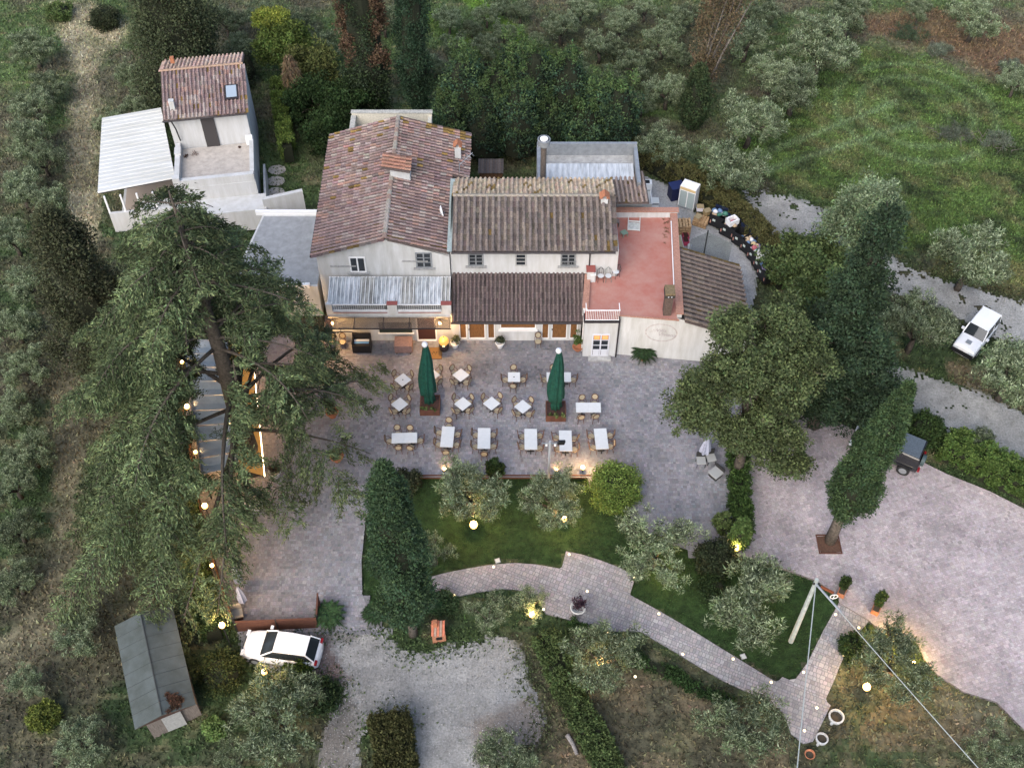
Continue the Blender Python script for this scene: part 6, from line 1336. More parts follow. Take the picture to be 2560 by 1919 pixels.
# ================================================================== garden ornaments
for px, py, r_, lb in ((2091, 1790, .40, 'larger white stone ring planter at the end of the path'), (2055, 1845, .32, 'smaller white stone ring planter at the end of the path')):
    g = G(px, py, ZG+.2); t = thing('stone_ring', (g.x, g.y, ZG), lb, 'planter', 'white stone rings')
    MB().lathe([(r_*.95, 0), (r_, .12), (r_*1.05, .24), (r_*.82, .26), (r_*.78, .05)], (0, 0, 0), 20).build('rim', mat('chalky_stone', (.46, .47, .47), .9, noise=.3, nscale=9), t, local=True); MB().lathe([(r_*.80, .08), (r_*.80, .12)], (0, 0, 0), 14).build('soil', mat('dark_soil', (.055, .045, .032), 1), t, local=True)
    MB().box((-r_*.7, -r_*.85, .1), (.16, .12, .2), .5).build('spout', mat('chalky_stone', (.55, .56, .56)), t, local=True)
g = G(2025, 1884, ZG+.2); t = thing('terracotta_bowl', (g.x, g.y, ZG), 'empty terracotta bowl in the grass at the bottom, below the stone rings', 'bowl'); MB().lathe([(.2, 0), (.26, .16), (.28, .2), (.24, .2), (.2, .08)], (0, 0, 0), 16).build('bowl', M_TERRA, t, local=True); MB().lathe([(.2, .08), (.2, .1)], (0, 0, 0), 12).build('soil', mat('dark_soil', (.055, .045, .032), 1), t, local=True)
g = G(1097, 1590, ZG); t = thing('garden_oven', g, 'little brick garden oven with a clay tile roof at the edge of the gravel yard', 'oven')
b = MB().box((0, 0, .4), (.75, .75, .8), .15); b.build('body', mat('oven_brick', (.42, .19, .11), .9, noise=.35, nscale=12), t, local=True); MB().box((.06, -.37, .5), (.34, .04, .3), .15).build('oven_mouth', M_BLACK, t, local=True)
for k in range(5): MB().slab([(-.36+.15*k, -.42, .86), (-.23+.15*k, -.42, .90), (-.23+.15*k, .40, 1.15), (-.36+.15*k, .40, 1.10)], .05).build('roof_tile', mat('bright_tile%d' % (k % 2), [(.50, .17, .10), (.36, .26, .2)][k % 2], .9, noise=.3), t, local=True)
MB().box((-.15, .15, 1.25), (.25, .25, .45)).build('chimney', M_TERRA, t, local=True)
for a, b_, r_, lb in (((1336, 1606), (1352, 1655), .08, 'thin pale log on the edge of the gravel yard'), ((1418, 1836), (1442, 1884), .13, 'grey log lying beside the low hedge at the bottom')):
    A = G(*a, ZG+r_); B = G(*b_, ZG+r_); t = thing('log', A, lb, 'log'); MB().tube([A, A.lerp(B, .5)+Vector((.06, 0, 0)), B], [r_, r_*.9, r_*.75], 8).build('trunk', mat('weathered_wood', (.25, .23, .22), .9, noise=.4), t)
    MB().tube([A-(B-A).normalized()*.004, A], r_*.8, 8).build('cut_end', mat('pale_wood', (.4, .35, .28), .9), t)
for px, py, hh, lb in ((2190, 1521, 1.5, 'long terracotta planter with a dark upright bush at the right of the court entrance'), (2105, 1478, 1.3, 'dark planter bush at the left of the court entrance')):
    g = G(px, py, ZG+.16); t = thing('entrance_planter', g, lb, 'planter', 'planters at the parking court entrance'); MB().box((0, 0, .18), (.42, .85, .36), -.5).build('box', M_TERRA, t, local=True); MB().box((0, 0, .37), (.34, .77, .02), -.5).build('soil', mat('dark_soil', (.055, .045, .032), 1), t, local=True)
    fol(t, 'bush', clumps(shell(34, (.05, .1, .35+hh*.4), (.26, .30, hh*.5), .4), .17, 60, (.024, .040, .014), .09, tip=(.07, .10, .03), flat=1.4))
A = G(2052, 1466, ZG+.6); B = G(2084, 1482, ZG+.6); t = thing('rusty_sign_board', (A.x, A.y, ZG+.16), 'narrow rusty sign board on posts behind the utility pole', 'sign'); d = B-A
MB().box(((A.x+B.x)/2, (A.y+B.y)/2, ZG+.62), (d.length, .06, .22), math.atan2(d.y, d.x)).build('board', mat('orange_rust', (.22, .07, .035), .9, noise=.3), t)
for p in (A, B): MB().tube([(p.x, p.y+.05, ZG+.16), (p.x, p.y+.05, ZG+.7)], .03, 5).build('post', M_IRON, t)
g = G(2082, 1497, ZG+.1); t = thing('metal_ornament', g, 'small white wrought metal ornament beside the rusty sign board', 'ornament'); MB().tube([(.22*math.cos(a*.52), 0, .3+.22*math.sin(a*.52)) for a in range(13)], .03, 5).build('ring', M_WHITE, t, local=True); MB().tube([(0, 0, 0), (0, 0, .55)], .03, 5).build('stem', M_WHITE, t, local=True)
for px, py, lb in ((2360, 130, ''),): pass
# folded grey parasol and chairs at the right edge of the terrace
g = G(1757, 1150, 0); t = thing('folded_parasol', g, 'small folded grey-lilac parasol at the right edge of the terrace', 'parasol'); MB().tube([(0, 0, 0), (0, 0, 2.3)], .025, 6).build('pole', M_GREY, t, local=True)
MB().lathe([(.30, .95), (.28, 1.3), (.17, 1.9), (.05, 2.3)], (0, 0, 0), 24, amp=.22, lobes=6).build('canopy', mat('lilac_canvas', (.36, .38, .47), .8, noise=.2), t, local=True); MB().lathe([(.26, 0), (.26, .07)], (0, 0, 0), 12).build('base', M_IRON, t, local=True)
for px, py, rz, w_ in ((1753, 1150, 0, 'left'), (1778, 1143, .2, 'right')):
    g = G(px, py, .45); t = thing('garden_chair', (g.x, g.y, 0), 'grey cushioned garden chair, %s one beside the folded grey parasol' % w_, 'chair', 'grey cushioned garden chairs', rz)
    MB().box((0, 0, .42), (.55, .55, .10)).build('seat', mat('grey_cushion', (.33, .34, .34), .9), t, local=True); MB().box((0, .30, .68), (.55, .07, .5)).build('backrest', M_IRON, t, local=True)
    for sx in (-.25, .25):
        for sy in (-.25, .25): MB().box((sx, sy, .19), (.035, .035, .38)).build('leg', M_IRON, t, local=True)
g = G(1790, 1180, .4); t = thing('garden_lounge_chair', (g.x, g.y, 0), 'square grey lounge chair turned sideways below the folded grey parasol', 'chair', rz=.7)
MB().box((0, 0, .36), (.7, .7, .10)).build('seat', mat('grey_cushion', (.33, .34, .34), .9), t, local=True); MB().box((.36, 0, .52), (.06, .7, .36)).build('backrest', M_IRON, t, local=True); MB().box((0, 0, .16), (.6, .6, .28)).build('frame', M_IRON, t, local=True)
# ================================================================== fence, pergola, shed
def fence(pts, hg, zf, label, name='rusty_fence', panel=1.9, m=M_CORTEN, tilt=0):
    W = [G(a, b, -.25) for a, b in pts]; t = thing(name, W[0], label, 'fence')
    for a, b in zip(W[:-1], W[1:]):
        d = b-a; n = max(1, round(d.length/panel)); rz = math.atan2(d.y, d.x)
        for k in range(n):
            c = a+d*((k+.5)/n); MB().box((c.x, c.y, zf+hg/2), (d.length/n-.05, .04, hg), rz).build('fence_panel', m, t)
            q = a+d*(k/n); MB().box((q.x, q.y, zf+hg/2+.02), (.06, .10, hg+.06), rz).build('fence_post', M_IRON, t)
        MB().box(((a+b).x/2, (a+b).y/2, zf+hg+.02), (d.length, .09, .03), rz).build('top_rail', m, t)
    return t
fence([(595, 1577), (797, 1568)], 1.15, -.30, 'rusty steel fence of four panels between the terrace and the white hatchback')
fence([(592, 1575), (548, 1440), (505, 1270), (470, 1060)], 1.5, -.30, 'long brown fence along the left side under the cedar', m=mat('brown_fence', (.10, .045, .022), .8, noise=.4))
fence([(797, 1560), (800, 1505)], 1.1, -.28, 'short rusty fence panel folded back along the drive', panel=3)
k4 = (Vector((-.0, 0, 0)),)
A, B, C_, D = G(506, 1185, 2.6), G(596, 1165, 2.6), G(566, 854, 2.9), G(458, 844, 2.6)
pg = thing('pergola', ((A+B+C_+D)/4).xy.to_3d(), 'long white-roofed dining pergola half hidden under the cedar, glowing orange inside', 'pergola')
n = 9
for k in range(n):
    t0, t1 = k/n, (k+1)/n-.006; s = MB(); m0, m1 = A.lerp(D, t0), A.lerp(D, t1); p0, p1 = B.lerp(C_, t0), B.lerp(C_, t1)
    s.poly([m0, p0, p0.lerp(p1, .5)+Vector((0, 0, -.10)), m0.lerp(m1, .5)+Vector((0, 0, -.10))]); s.poly([m0.lerp(m1, .5)+Vector((0, 0, -.10)), p0.lerp(p1, .5)+Vector((0, 0, -.10)), p1, m1]); s.build('roof_panel', mat('pergola_canvas', (.72, .76, .78), .7, noise=.15, nscale=1.5), pg)
for k in range(n+1): MB().box(*( ((A.lerp(D, k/n)+B.lerp(C_, k/n))/2+Vector((0, 0, -.05)), ((B-A).length, .045, .08)) )).build('roof_beam', M_WHITE, pg)
for a, b in ((A, D), (B, C_)):
    d = b-a; c = (a+b)/2; MB().box((c.x, c.y, c.z+.02), (d.length, .12, .14), math.atan2(d.y, d.x)).build('side_beam', M_GREY, pg)
    for k in range(6): p = a.lerp(b, k/5); MB().tube([(p.x, p.y, -.2), (p.x, p.y, p.z)], .05, 6).build('post', M_IRON, pg)
E0, E1 = B+Vector((.10, -.2, 0)), C_+Vector((.15, 0, 0)); off = Vector((1.35, 0, -.75))
for k in range(6):
    a, b = E0.lerp(E1, k/6), E0.lerp(E1, (k+1)/6-.01); MB().poly([a, a+off, b+off, b]) if False else None
    s = MB(); s.poly([a, a+off, b+off, b]); s.build('awning_panel', mat('lit_amber_glass', (.36, .20, .06), .7, noise=.3, nscale=2, emit=(1, .45, .10), estr=.16), pg)  # glowing panels stand for side glass lit orange from inside
s = MB(); s.tube([E0+off, E1+off], .028, 5); s.build('led_strip', mat('led_strip_glow', (1, .85, .6), .5, emit=(1, .74, .42), estr=7), pg)
for k in range(4):
    p = B.lerp(C_, .1+.25*k)+Vector((-.4, 0, -.5)); l = bpy.data.lights.new('pergola_light', 'POINT'); l.energy = 70; l.color = (1, .55, .22); l.shadow_soft_size = .2; lo = bpy.data.objects.new('pergola_bulb', l); SC.collection.objects.link(lo); lo.parent = pg; lo.location = p-wloc(pg)
    q = MB().lathe([(.10, 0), (.12, .1), (.04, .18)], (p.x, p.y, p.z), 8).build('pendant_lamp', M_GLOWS, pg)
for px, py, w_ in ((596, 1268, 'white square table in the cedar shade just below the pergola'), (640, 1262, 'white square table in the cedar shade, right of the other one')):
    g = G(px, py, .76); place(TB0, g.x, g.y, .05, w_, 'table', 'white tables under the cedar')
for px, py, w_ in ((592, 1440, 'upper'), (602, 1490, 'lower')):
    g = G(px, py, 1.0); t = thing('folded_lilac_parasol', (g.x, g.y, -.15), '%s folded pale lilac parasol leaning by the left fence under the cedar' % w_, 'parasol', 'folded lilac parasols'); MB().tube([(0, 0, 0), (0, 0, 2.2)], .025, 5).build('pole', M_GREY, t, local=True); MB().lathe([(.24, .7), (.22, 1.2), (.13, 1.8), (.04, 2.2)], (0, 0, 0), 18, amp=.2, lobes=6).build('canopy', mat('lilac_canvas', (.36, .38, .47)), t, local=True)
g = G(592, 1530, .3); t = thing('beige_armchair', (g.x, g.y, -.22), 'beige garden armchair in the corner of the rusty fence', 'chair', rz=.3); MB().box((0, 0, .38), (.6, .6, .12)).build('seat', mat('beige_cushion', (.45, .40, .32), .9), t, local=True); MB().box((0, .3, .62), (.6, .1, .5)).build('backrest', mat('beige_cushion', (.45, .40, .32)), t, local=True); MB().box((0, 0, .16), (.5, .5, .3)).build('frame', M_BROWNWOOD, t, local=True)
# garden shed
S1, S2, S3 = G(286, 1564, 2.2), G(351, 1531, 2.85), G(431, 1515, 2.25); S4, S5, S6 = G(489, 1759, 2.25), G(405, 1786, 2.85), G(337, 1822, 2.2)
sh = thing('garden_shed', G(390, 1680, ZG), 'long garden shed with a grey-green felt roof at the lower left', 'shed'); M_FELT = mat('grey_green_felt', (.095, .110, .108), .95, col2=(.065, .075, .068), nscale=1.1, bump=.5)
for nm, a, b, c_, d in (('roof', S1, S6, S5, S2), ('roof', S2, S5, S4, S3)):
    n = 5
    b_ = MB(); b_.slab([a, b, c_, d], .06); b_.build(nm, M_FELT, sh)
for k_ in range(1, 8):
    for a_, b_, c2_, d2_ in ((S1, S6, S2, S5), (S2, S5, S3, S4)):
        p_, q_ = a_.lerp(b_, k_/8), c2_.lerp(d2_, k_/8); MB().tube([p_+Vector((0, 0, .004)), q_+Vector((0, 0, .004))], .014, 4).build('felt_lap', mat('dark_felt', (.05, .055, .055), .9), sh)
MB().tube([S2+Vector((0, 0, .02)), S5+Vector((0, 0, .02))], .035, 5).build('ridge_seam', mat('dark_felt', (.05, .055, .055), .9), sh)
i_ = .35; ww = [S6+Vector((.3, .5, 0)), S4+Vector((-.3, .5, 0)), S3+Vector((-.3, -.3, 0)), S1+Vector((.3, -.3, 0))]
MB().prism([(p.x, p.y) for p in ww], ZG, [2.05, 2.1, 2.1, 2.05]).build('wall', mat('shed_boards', (.20, .17, .15), .9, noise=.4, nscale=5, stretch=(6, 6, .5)), sh)
gq = MB(); gq.poly([S6+Vector((0, -.01, -.05)), S4+Vector((0, -.01, -.05)), S5+Vector((0, -.01, -.05))]); gq.build('gable_board', mat('shed_brown', (.09, .05, .04), .9, noise=.3), sh)
dd = (S4-S6); rzs = math.atan2(dd.y, dd.x); pc = S6.lerp(S4, .5)+Vector((0, .42, 0)); MB().box((pc.x, pc.y, .75), (1.0, .06, 1.9), rzs).build('door', mat('shed_door', (.34, .34, .33), .8, noise=.2), sh)
nrm = (S5-S2).cross(S3-S2).normalized(); nrm = nrm if nrm.z > 0 else -nrm; cL = []
for k in range(26): u, v = R.gauss(.92, .035), R.gauss(.45, .13); u = min(.985, u); v = min(.95, max(.1, v)); cL.append(tuple(S2.lerp(S5, u).lerp(S3.lerp(S4, u), v)+nrm*.04-wloc(sh)))
fol(sh, 'fallen_leaves', clumps(cL, .16, 50, (.085, .045, .032), .08, flat=.2))
# ================================================================== red terrace furniture
def metal_chair(px, py, label, rz, m_=M_IRON, z=ZT, round_=True):
    g = G(px, py, z+.45); g.y = min(g.y, 52.6) if px < 1530 else g.y-.9; t = thing('metal_chair', (g.x, g.y, z), label, 'chair', 'metal chairs on the red terrace', rz)
    MB().lathe([(.20, .44), (.21, .46)], (0, 0, 0), 12).build('seat', mat('pale_seat', (.5, .52, .54), .6), t, local=True); MB().tube([(-.18, -.18, .45), (-.2, -.24, .75), (0, -.28, .98), (.2, -.24, .75), (.18, -.18, .45)], .02, 5).tube([(-.07, -.2, .45), (-.08, -.26, .9)], .012, 4).tube([(.07, -.2, .45), (.08, -.26, .9)], .012, 4).build('backrest', m_, t, local=True)
    for sx in (-1, 1):
        for sy in (-1, 1): MB().tube([(sx*.14, sy*.14, .44), (sx*.19, sy*.19, 0)], .017, 4).build('leg', m_, t, local=True)
metal_chair(1501, 676, 'black metal chair with a round seat beside the wall pillar', math.pi); metal_chair(1538, 655, 'black metal chair standing apart, right of the other two', 2.2); metal_chair(1520, 676, 'grey green chair between the two black ones', math.pi+.1, mat('green_grey_paint', (.16, .20, .18), .6))
g = G(1482, 692, ZT+.3); t = thing('white_cabinet', (g.x, g.y, ZT), 'small white cabinet beside the dark red pillar cap', 'cabinet'); MB().box((0, 0, .33), (.32, .42, .66)).build('body', M_PLASTER2, t, local=True); MB().box((0, 0, .68), (.36, .46, .04)).build('top', M_WHITE, t, local=True)
g = G(1585, 560, ZT+.1); t = thing('upturned_bench', (g.x, g.y, ZT), 'white bench frame tipped on its back in the rear of the red terrace', 'bench', rz=-.1); s = MB()
for x_ in (-.4, .4): s.box((x_, .1, .10), (.05, 1.5, .06))
s.box((0, -.6, .13), (.75, .06, .06)).box((0, .25, .13), (.75, .06, .06)).build('frame', mat('worn_white', (.62, .64, .62), .7), t, local=True); MB().box((0, -.2, .06), (.74, .78, .03)).build('seat', mat('worn_grey_white', (.52, .54, .52), .8, noise=.3), t, local=True)
g = G(1560, 586, ZT+.1); t = thing('green_stool', (g.x, g.y, ZT), 'small green wooden stool lying on the red terrace', 'stool', rz=.5); MB().box((0, 0, .30), (.42, .42, .03)).build('seat', mat('green_paint', (.20, .28, .21), .8), t, local=True)
for sx in (-.18, .18):
    for sy in (-.18, .18): MB().box((sx, sy, .14), (.035, .035, .28)).build('leg', mat('green_paint', (.20, .28, .21)), t, local=True)
g = G(1541, 556, ZT+.3); t = thing('slatted_stool', (g.x, g.y, ZT), 'weathered grey slatted stool in the rear left corner of the red terrace', 'stool')
for k in range(4): MB().box((-.15+.1*k, 0, .44), (.07, .4, .025)).build('slat', mat('weathered_wood', (.25, .23, .22)), t, local=True)
for sx in (-.18, .18): MB().box((sx, 0, .21), (.04, .36, .42)).build('leg', mat('weathered_wood', (.25, .23, .22)), t, local=True)
fol(te, 'dead_vine', (lambda c: (c[0]-np.array(wloc(te)), c[1], c[2]))(clumps([tuple(G(1665+R.uniform(-8, 8), 545+R.uniform(0, 66), ZT+.02)) for _ in range(22)], .11, 16, (.16, .09, .065), .05, flat=.2)))
# ================================================================== service yard
ZY_ = ZG+.24
def boxthing(name, px, py, z0, dims, label, cat, m_, rz=0., group=None, parts=()):
    g = G(px, py, z0+dims[2]/2); t = thing(name, (g.x, g.y, z0), label, cat, group, rz); MB().box((0, 0, dims[2]/2), dims).build('body', m_, t, local=True)
    for nm, c, d, mm in parts: MB().box(c, d).build(nm, mm, t, local=True)
    return t
boxthing('air_unit', 1615, 474, ZY_, (.75, .55, 1.5), 'white outdoor unit on a stand at the corner of the yard lean-to', 'air unit', M_WHITE, parts=(('grille', (0, -.285, .6), (.6, .02, .7), mat('dark_teal_panel', (.03, .09, .09), .6)), ('vent_cap', (0, 0, 1.53), (.4, .3, .06), M_BLACK)))
boxthing('white_counter', 1616, 505, ZY_, (.62, 1.5, .9), 'long low white counter along the yard side of the terrace wall', 'counter', mat('cream_counter', (.60, .58, .53), .8), parts=(('edge', (.32, 0, .92), (.06, 1.5, .04), M_WHITE),))
boxthing('washing_machine', 1635, 512, ZY_, (.65, .62, .9), 'white washing machine standing in the service yard', 'appliance', M_WHITE, parts=(('lid', (0, 0, .915), (.6, .57, .03), mat('worn_white', (.62, .64, .62))), ('control_panel', (0, -.318, .8), (.6, .02, .12), M_GREY)))
boxthing('blue_bin', 1690, 478, ZY_, (1.0, .8, 1.15), 'dark blue waste bin between the yard and the white display fridge', 'bin', mat('dark_blue_plastic', (.012, .016, .06), .5), .3, parts=(('lid', (0, 0, 1.18), (1.06, .86, .06), mat('blue_lid', (.02, .03, .10), .5)), ('post', (.62, -.5, .7), (.05, .05, 1.4), M_GREY)))
t = boxthing('display_fridge', 1722, 489, ZY_, (1.25, .85, 2.1), 'tall white glass-doored display fridge standing in the service yard', 'fridge', M_WHITE, -.50)
for s in (-.30, .30): MB().box((s, -.43, 1.0), (.56, .03, 1.45)).build('glass_door', mat('fridge_glass', (.34, .40, .40), .2), t, local=True); MB().box((s-.26, -.45, 1.0), (.04, .04, 1.45)).build('door_frame', M_WHITE, t, local=True)
MB().box((0, -.43, 1.93), (1.2, .03, .22)).build('header_panel', mat('yellowed_panel', (.62, .46, .24), .6), t, local=True); MB().box((0, -.43, .14), (1.2, .03, .2)).build('kick_plate', M_GREY, t, local=True)
M_PAL = mat('pallet_wood', (.50, .33, .18), .9, noise=.4, nscale=8)
def pallets(px, py, n, label, rz):
    g = G(px, py, ZY_+.1); t = thing('pallet_stack', (g.x, g.y, ZY_), label, 'pallets', None, rz)
    for k in range(n):
        for q in range(5): MB().box((-.44+.22*q+R.uniform(-.02, .02), R.uniform(-.03, .03), .13+.16*k), (.15, .95, .03)).build('board', M_PAL, t, local=True)
        for q in (-.4, 0, .4): MB().box((0, q, .055+.16*k), (1.05, .10, .10)).build('bearer', mat('pallet_bearer', (.34, .22, .12), .9, noise=.3), t, local=True)
    return t
pallets(1706, 577, 6, 'stack of wooden pallets beside the red terrace wall', .0); pallets(1752, 556, 3, 'low pallet stack with crates beside the display fridge', -.45)
def bag(t, c, r_, col):
    b = MB(); b.lathe([(r_*.3, 0), (r_*.95, r_*.3), (r_, r_*.8), (r_*.5, r_*1.3), (r_*.1, r_*1.5)], c, 8, 1, .85, amp=.08, lobes=3); return b.build('rubbish_bag', mat('bag_%d%d%d' % tuple(int(q*100) for q in col), col, .5), t, local=True, smooth=True)
COLS = [(.6, .62, .66), (.05, .16, .12), (.45, .12, .15), (.5, .38, .22), (.03, .03, .035), (.25, .2, .38), (.68, .68, .7), (.12, .2, .34), (.4, .3, .2)]
bins = [(1795, 556, 'first black dumpster beside the pallets, heaped with coloured bags'), (1822, 580, 'second black dumpster with a white box on top'), (1853, 603, 'third black dumpster, open and half empty'), (1873, 623, 'fourth black dumpster with crushed bottles'), (1890, 645, 'fifth black dumpster in the curve of the hedge'), (1905, 668, 'sixth black dumpster under a white crate'), (1914, 690, 'last black dumpster, next to the tree')]
for k, (px, py, lb) in enumerate(bins):
    g = G(px, py, ZY_+.3); rz = -.55-.11*k; t = thing('dumpster', (g.x, g.y, ZY_), lb, 'dumpster', 'black dumpsters along the hedge', rz); b = MB()
    wx, wy, hh = 1.15, .80, 1.05
    b.slab([(-wx/2, -wy/2, .18), (wx/2, -wy/2, .18), (wx/2, wy/2, .18), (-wx/2, wy/2, .18)], .04)
    for s in (-1, 1): b.box((s*wx/2, 0, hh/2+.15), (.05, wy, hh)); b.box((0, s*wy/2, hh/2+.15), (wx-.05, .05, hh))
    b.build('container', M_BLACK, t, local=True)
    MB().box((0, wy/2+.12, hh+.12), (wx, .06, .55)).build('open_lid', mat('navy_lid', (.012, .02, .05), .5), t, local=True)
    MB().box((-.2, -wy/2-.03, .75), (.22, .01, .2)).build('sticker', mat('pale_sticker', (.55, .62, .58), .7), t, local=True)
    for s in (-.45, .45): MB().box((s, -wy/2-.03, .55), (.08, .012, .28)).build('reflector', mat('red_white_strip', (.5, .25, .2), .6), t, local=True); MB().tube([(s, -.25, .09), (s+.06, -.25, .09)], .09, 8).build('wheel', M_RUB, t, local=True)
    for q in range((14, 15, 4, 9, 8, 8, 8)[k]): bag(t, (R.uniform(-.42, .42), R.uniform(-.28, .28), hh*(.75 if k != 2 else .3)+R.uniform(.1, .5 if k < 2 else .35)), R.uniform(.13, .26), R.choice(COLS))
for px, py, lb, rz in ((1838, 547, 'white open carton on top of the second dumpster', .5), (1908, 633, 'white polystyrene crate on top of the sixth dumpster', -.3)):
    g = G(px, py, 1.9); t = thing('white_carton', (g.x, g.y, 1.35), lb, 'box', None, rz); b = MB().box((0, 0, .15), (.8, .1, .45)).box((0, .5, .15), (.8, .1, .45)).box((-.37, .25, .15), (.06, .5, .45)).box((.37, .25, .15), (.06, .5, .45)); b.build('carton', M_WHITE, t, local=True); MB().box((0, .25, -.05), (.7, .45, .04)).build('carton_bottom', mat('brown_card', (.32, .2, .12), .9), t, local=True)
for k, (px, py, lb) in enumerate(((1750, 520, 'white bag on the low pallet stack'), (1768, 530, 'wicker crate on the low pallet stack'), (1745, 545, 'wooden crate leaning on the low pallet stack'))):
    boxthing('crate', px, py, ZY_+.5, (.5, .4, .35), lb, 'crate', [mat('bag_white', (.66, .64, .7), .6), mat('wicker', (.33, .25, .13), .9, noise=.4), M_PAL][k], .4*k, parts=(('rim', (0, 0, .36), (.54, .44, .03), mat('crate_rim', (.3, .24, .14), .9)),))
for k in range(4): boxthing('bottle_crate', 1713+(k % 2)*2, 588+6*k, ZY_, (.42, .34, .35), 'magenta bottle crate in the row beside the terrace wall, number from the top: '+['first', 'second', 'third', 'fourth'][k], 'crate', mat('magenta_plastic', (.50, .06, .12), .5), .1, 'magenta bottle crates', parts=(('crate_inside', (0, 0, .352), (.34, .26, .01), mat('dark_interior', (.05, .018, .014))),))
t = boxthing('leaning_board', 1697, 607, ZY_, (.9, .07, 1.3), 'cream board leaning against the terrace wall in the yard', 'board', mat('cream_board', (.62, .57, .38), .8), -1.3, parts=(('board_edge', (.46, 0, .65), (.03, .09, 1.3), M_WHITE),)); t.rotation_euler = (0, -.3, -.1)
for px, py, lb in ((1724, 617, 'white bucket near the leaning board'), (1693, 622, 'white tub at the foot of the terrace wall')):
    g = G(px, py, ZY_+.1); t = thing('bucket', (g.x, g.y, ZY_), lb, 'bucket'); MB().lathe([(.14, 0), (.17, .3), (.14, .3), (.12, .06)], (0, 0, 0), 12).build('bucket', M_WHITE, t, local=True); MB().tube([(.17*math.cos(a*.314), 0, .3+.1*math.sin(a*.314)) for a in range(11)], .01, 4).build('handle', M_GREY, t, local=True)
g0, g1, g2 = G(1720, 640, 1.0), G(1762, 622, 1.0), G(1822, 650, 1.0); t = thing('glass_screen', (g1.x, g1.y, ZY_), 'smoked glass wind screen in two panes behind the side tile roof', 'screen')
for a, b in ((g0, g1), (g1, g2)):
    s = MB(); s.box(((a.x+b.x)/2, (a.y+b.y)/2, 1.3), ((b-a).length, .03, 2.6), math.atan2(b.y-a.y, b.x-a.x)); s.build('pane', mat('smoked_screen', (.16, .19, .17), .3, alpha=.28), t)
MB().tube([(g1.x, g1.y, ZY_), (g1.x, g1.y, 2.8)], .05, 6).build('post', M_IRON, t)
p = G(1228, 440, 1.5); t = thing('wooden_hut', (p.x, p.y, 0), 'small dark plank hut behind the ridge of the tiled wing', 'hut'); 
for k in range(9): MB().box((-.85+.21*k, 0, 2.45), (.19, 1.6, .05)).build('roof_board', mat('hut_board%d' % (k % 3), [(.12, .10, .095), (.15, .125, .115), (.10, .085, .08)][k % 3], .9, noise=.3), t, local=True)
MB().box((0, 0, 1.2), (1.7, 1.4, 2.4)).build('wall', M_WOODDARK, t, local=True)
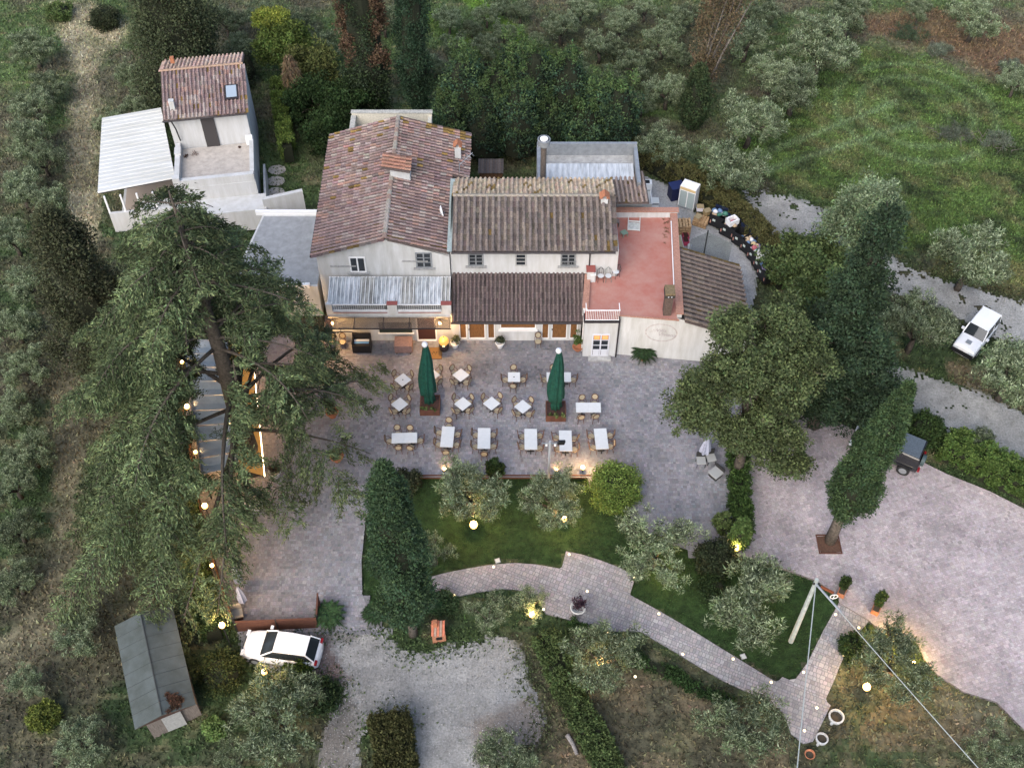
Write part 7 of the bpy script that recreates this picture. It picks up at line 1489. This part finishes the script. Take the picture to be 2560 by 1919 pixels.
# ================================================================== vehicles
def loft(secs, n=None):
    b = MB(); m_ = len(secs[0])
    for s in secs: b.v += s
    for i in range(len(secs)-1):
        for j in range(m_-1): a = i*m_+j; b.face(a, a+m_, a+m_+1, a+1)
    b.face(*[k for k in range(m_)]); b.face(*[(len(secs)-1)*m_+m_-1-k for k in range(m_)])
    return b
def car(loc, rz, L, W, lower, cabin, roofz, label, paint, name='parked_car', z0=.20, wheel=.32, wx=(.31, -.30), belt=.9, extra=None, glass=M_GLASSD, trimz=None, rim=M_GREY):
    t = thing(name, loc, label, 'car', None, rz); hw = W/2; S = []
    for x, wf, zt, zc in lower:
        w_ = hw*wf; S.append([(x*L, -w_*.86, z0), (x*L, -w_, z0+.14), (x*L, -w_*1.0, (z0+zt)*.52), (x*L, -w_*.97, zt-.05), (x*L, -w_*.88, zt+.01), (x*L, -w_*.5, zc), (x*L, 0, zc+.015), (x*L, w_*.5, zc), (x*L, w_*.88, zt+.01), (x*L, w_*.97, zt-.05), (x*L, w_, (z0+zt)*.52), (x*L, w_, z0+.14), (x*L, w_*.86, z0)])
    body = loft(S).build('body', paint, t, local=True, smooth=True)
    mo = body.modifiers.new('sub', 'SUBSURF'); mo.levels = mo.render_levels = 1
    S = []
    for x, wb, wt, zb, zt in cabin: S.append([(x*L, -hw*wb, zb), (x*L, -hw*(wb*.3+wt*.7), lerp(zb, zt, .7)), (x*L, -hw*wt*.93, zt), (x*L, 0, zt+.02), (x*L, hw*wt*.93, zt), (x*L, hw*(wb*.3+wt*.7), lerp(zb, zt, .7)), (x*L, hw*wb, zb)])
    loft(S).build('windows', glass, t, local=True)
    c = cabin; k0 = 1; k1 = len(c)-2; R_ = []
    for x, wb, wt, zb, zt in c[k0:k1+1]: R_.append([(x*L, -hw*wt*.97, zt-.035), (x*L, -hw*wt*.90, zt+.025), (x*L, 0, zt+.05), (x*L, hw*wt*.90, zt+.025), (x*L, hw*wt*.97, zt-.035)])
    rf_ = loft(R_).build('roof', paint, t, local=True, smooth=False)
    for s in (-1, 1):
        p = MB(); 
        for a, b in ((c[0], c[k0]), (c[k1], c[-1])): p.tube([(a[0]*L, s*hw*a[1]*.98, a[3]) if a is c[0] else (a[0]*L, s*hw*a[2]*.95, a[4]), (b[0]*L, s*hw*b[2]*.95, b[4]) if b is not c[-1] else (b[0]*L, s*hw*b[1]*.98, b[3])], .045, 6)
        m_ = (c[k0][0]+c[k1][0])/2*L; p.tube([(m_, s*hw*c[k0][1]*1.0, belt), (m_, s*hw*c[k0][2]*.97, roofz)], .035, 6); p.build('pillar', paint, t, local=True)
        MB().box((c[-1][0]*L-.25, s*(hw+.06), belt+.08), (.16, .20, .13)).build('wing_mirror', paint, t, local=True)
        MB().box((.475*L, s*hw*.66, .66), (.18, .34, .14)).build('headlight', mat('headlight_glass', (.6, .65, .7), .2), t, local=True); MB().box((-.482*L, s*hw*.74, .80), (.12, .28, .16)).build('tail_light', mat('red_lens', (.25, .01, .015), .3), t, local=True)
        for x in wx:
            wobj = MB().tube([(x*L, s*(hw-.20), wheel), (x*L, s*(hw+.012), wheel)], wheel, 16).build('wheel', M_RUB, t, local=True); MB().tube([(x*L, s*(hw+.012), wheel), (x*L, s*(hw+.022), wheel)], wheel*.62, 12).build('rim', rim, wobj, local=True)
    MB().box((.49*L, 0, .48), (.10, W*.62, .20)).build('grille', M_BLACK, t, local=True); MB().box((-.498*L, 0, .55), (.03, .5, .12)).build('number_plate', M_WHITE, t, local=True)
    return t
M_CARW = mat('white_car_paint', (.80, .81, .83), .22, spec=.6); M_CARB = mat('black_car_paint', (.018, .019, .022), .25, spec=.6)
A, B = G(611, 1617, ZG+.1), G(809, 1645, ZG+.1); c_ = (A+B)/2; d = A-B
hatch = [(-.50, .70, .62, .64), (-.485, .86, .80, .83), (-.44, .95, .93, .96), (-.30, .99, .95, .97), (0, 1.0, .93, .95), (.18, .99, .90, .95), (.32, .97, .82, .89), (.43, .90, .72, .78), (.485, .76, .60, .64), (.50, .55, .50, .52)]
cab = [(-.46, .80, .70, .92, .95), (-.36, .84, .70, .93, 1.37), (-.12, .90, .74, .93, 1.43), (.06, .90, .73, .93, 1.39), (.235, .88, .78, .91, .93)]
car(((c_.x), c_.y, ZG+.05), math.atan2(d.y, d.x), 4.33, 1.78, hatch, cab, 1.39, 'white hatchback parked on the gravel beside the rusty fence', M_CARW)
A, B = G(2408, 880, .1), G(2461, 815, .1); c_ = (A+B)/2; d = A-B
boxy = [(-.50, .90, .75, .77), (-.49, .97, .95, .97), (-.30, 1, .98, 1.0), (.1, 1, .98, 1.0), (.2, 1, .97, 1.02), (.46, .97, .90, .95), (.49, .93, .80, .84), (.50, .90, .70, .72)]
cabB = [(-.495, .93, .90, .98, 1.05), (-.47, .94, .84, .98, 1.62), (-.2, .94, .86, .98, 1.66), (.05, .94, .85, .98, 1.63), (.17, .92, .88, .98, 1.0)]
t = car((c_.x, c_.y, ZG+.16), math.atan2(d.y, d.x), 3.7, 1.62, boxy, cabB, 1.6, 'small white off-road car parked beside the upper gravel road', M_CARW, belt=1.0, wheel=.34)
MB().box((1.25, .0, 1.02), (.35, .35, .03)).build('bonnet_vent', M_GREY, t, local=True); MB().box((1.87, 0, .45), (.12, 1.5, .3)).build('bumper', M_BLACK, t, local=True)
A, B = G(2128, 1094, .2), G(2303, 1166, .2); c_ = (A+B)/2; d = A-B
cabJ = [(-.455, .93, .90, 1.05, 1.10), (-.44, .94, .90, 1.05, 1.78), (-.2, .94, .90, 1.05, 1.82), (.02, .94, .89, 1.05, 1.78), (.09, .92, .88, 1.0, 1.02)]
t = car((c_.x, c_.y, ZG+.16), math.atan2(d.y, d.x), 4.45, 1.85, [(-.47, .92, .9, .92), (-.46, .95, 1.08, 1.1), (0, .95, 1.08, 1.1), (.1, .92, 1.06, 1.1), (.12, .80, 1.04, 1.12), (.46, .62, .98, 1.06), (.48, .60, .8, .85)], cabJ, 1.8, 'black open off-roader with a grey soft top behind the court cypress', M_CARB, z0=.45, wheel=.40, belt=1.1, glass=M_CARB)
MB().box((-.21*4.25, 0, 1.885), (2.0, 1.50, .05)).build('soft_top', mat('grey_canvas_top', (.10, .125, .15), .9, noise=.35, nscale=16), t, local=True)
MB().tube([(-2.30, .05, 1.05), (-2.08, .05, 1.05)], .38, 16).build('spare_wheel', mat('teal_black_cover', (.05, .08, .085), .5), t, local=True)
for s in (-1, 1):
    for x in (1.3, -1.28): MB().box((x, s*.82, .88), (1.0, .26, .07)).build('wheel_arch', M_BLACK, t, local=True)
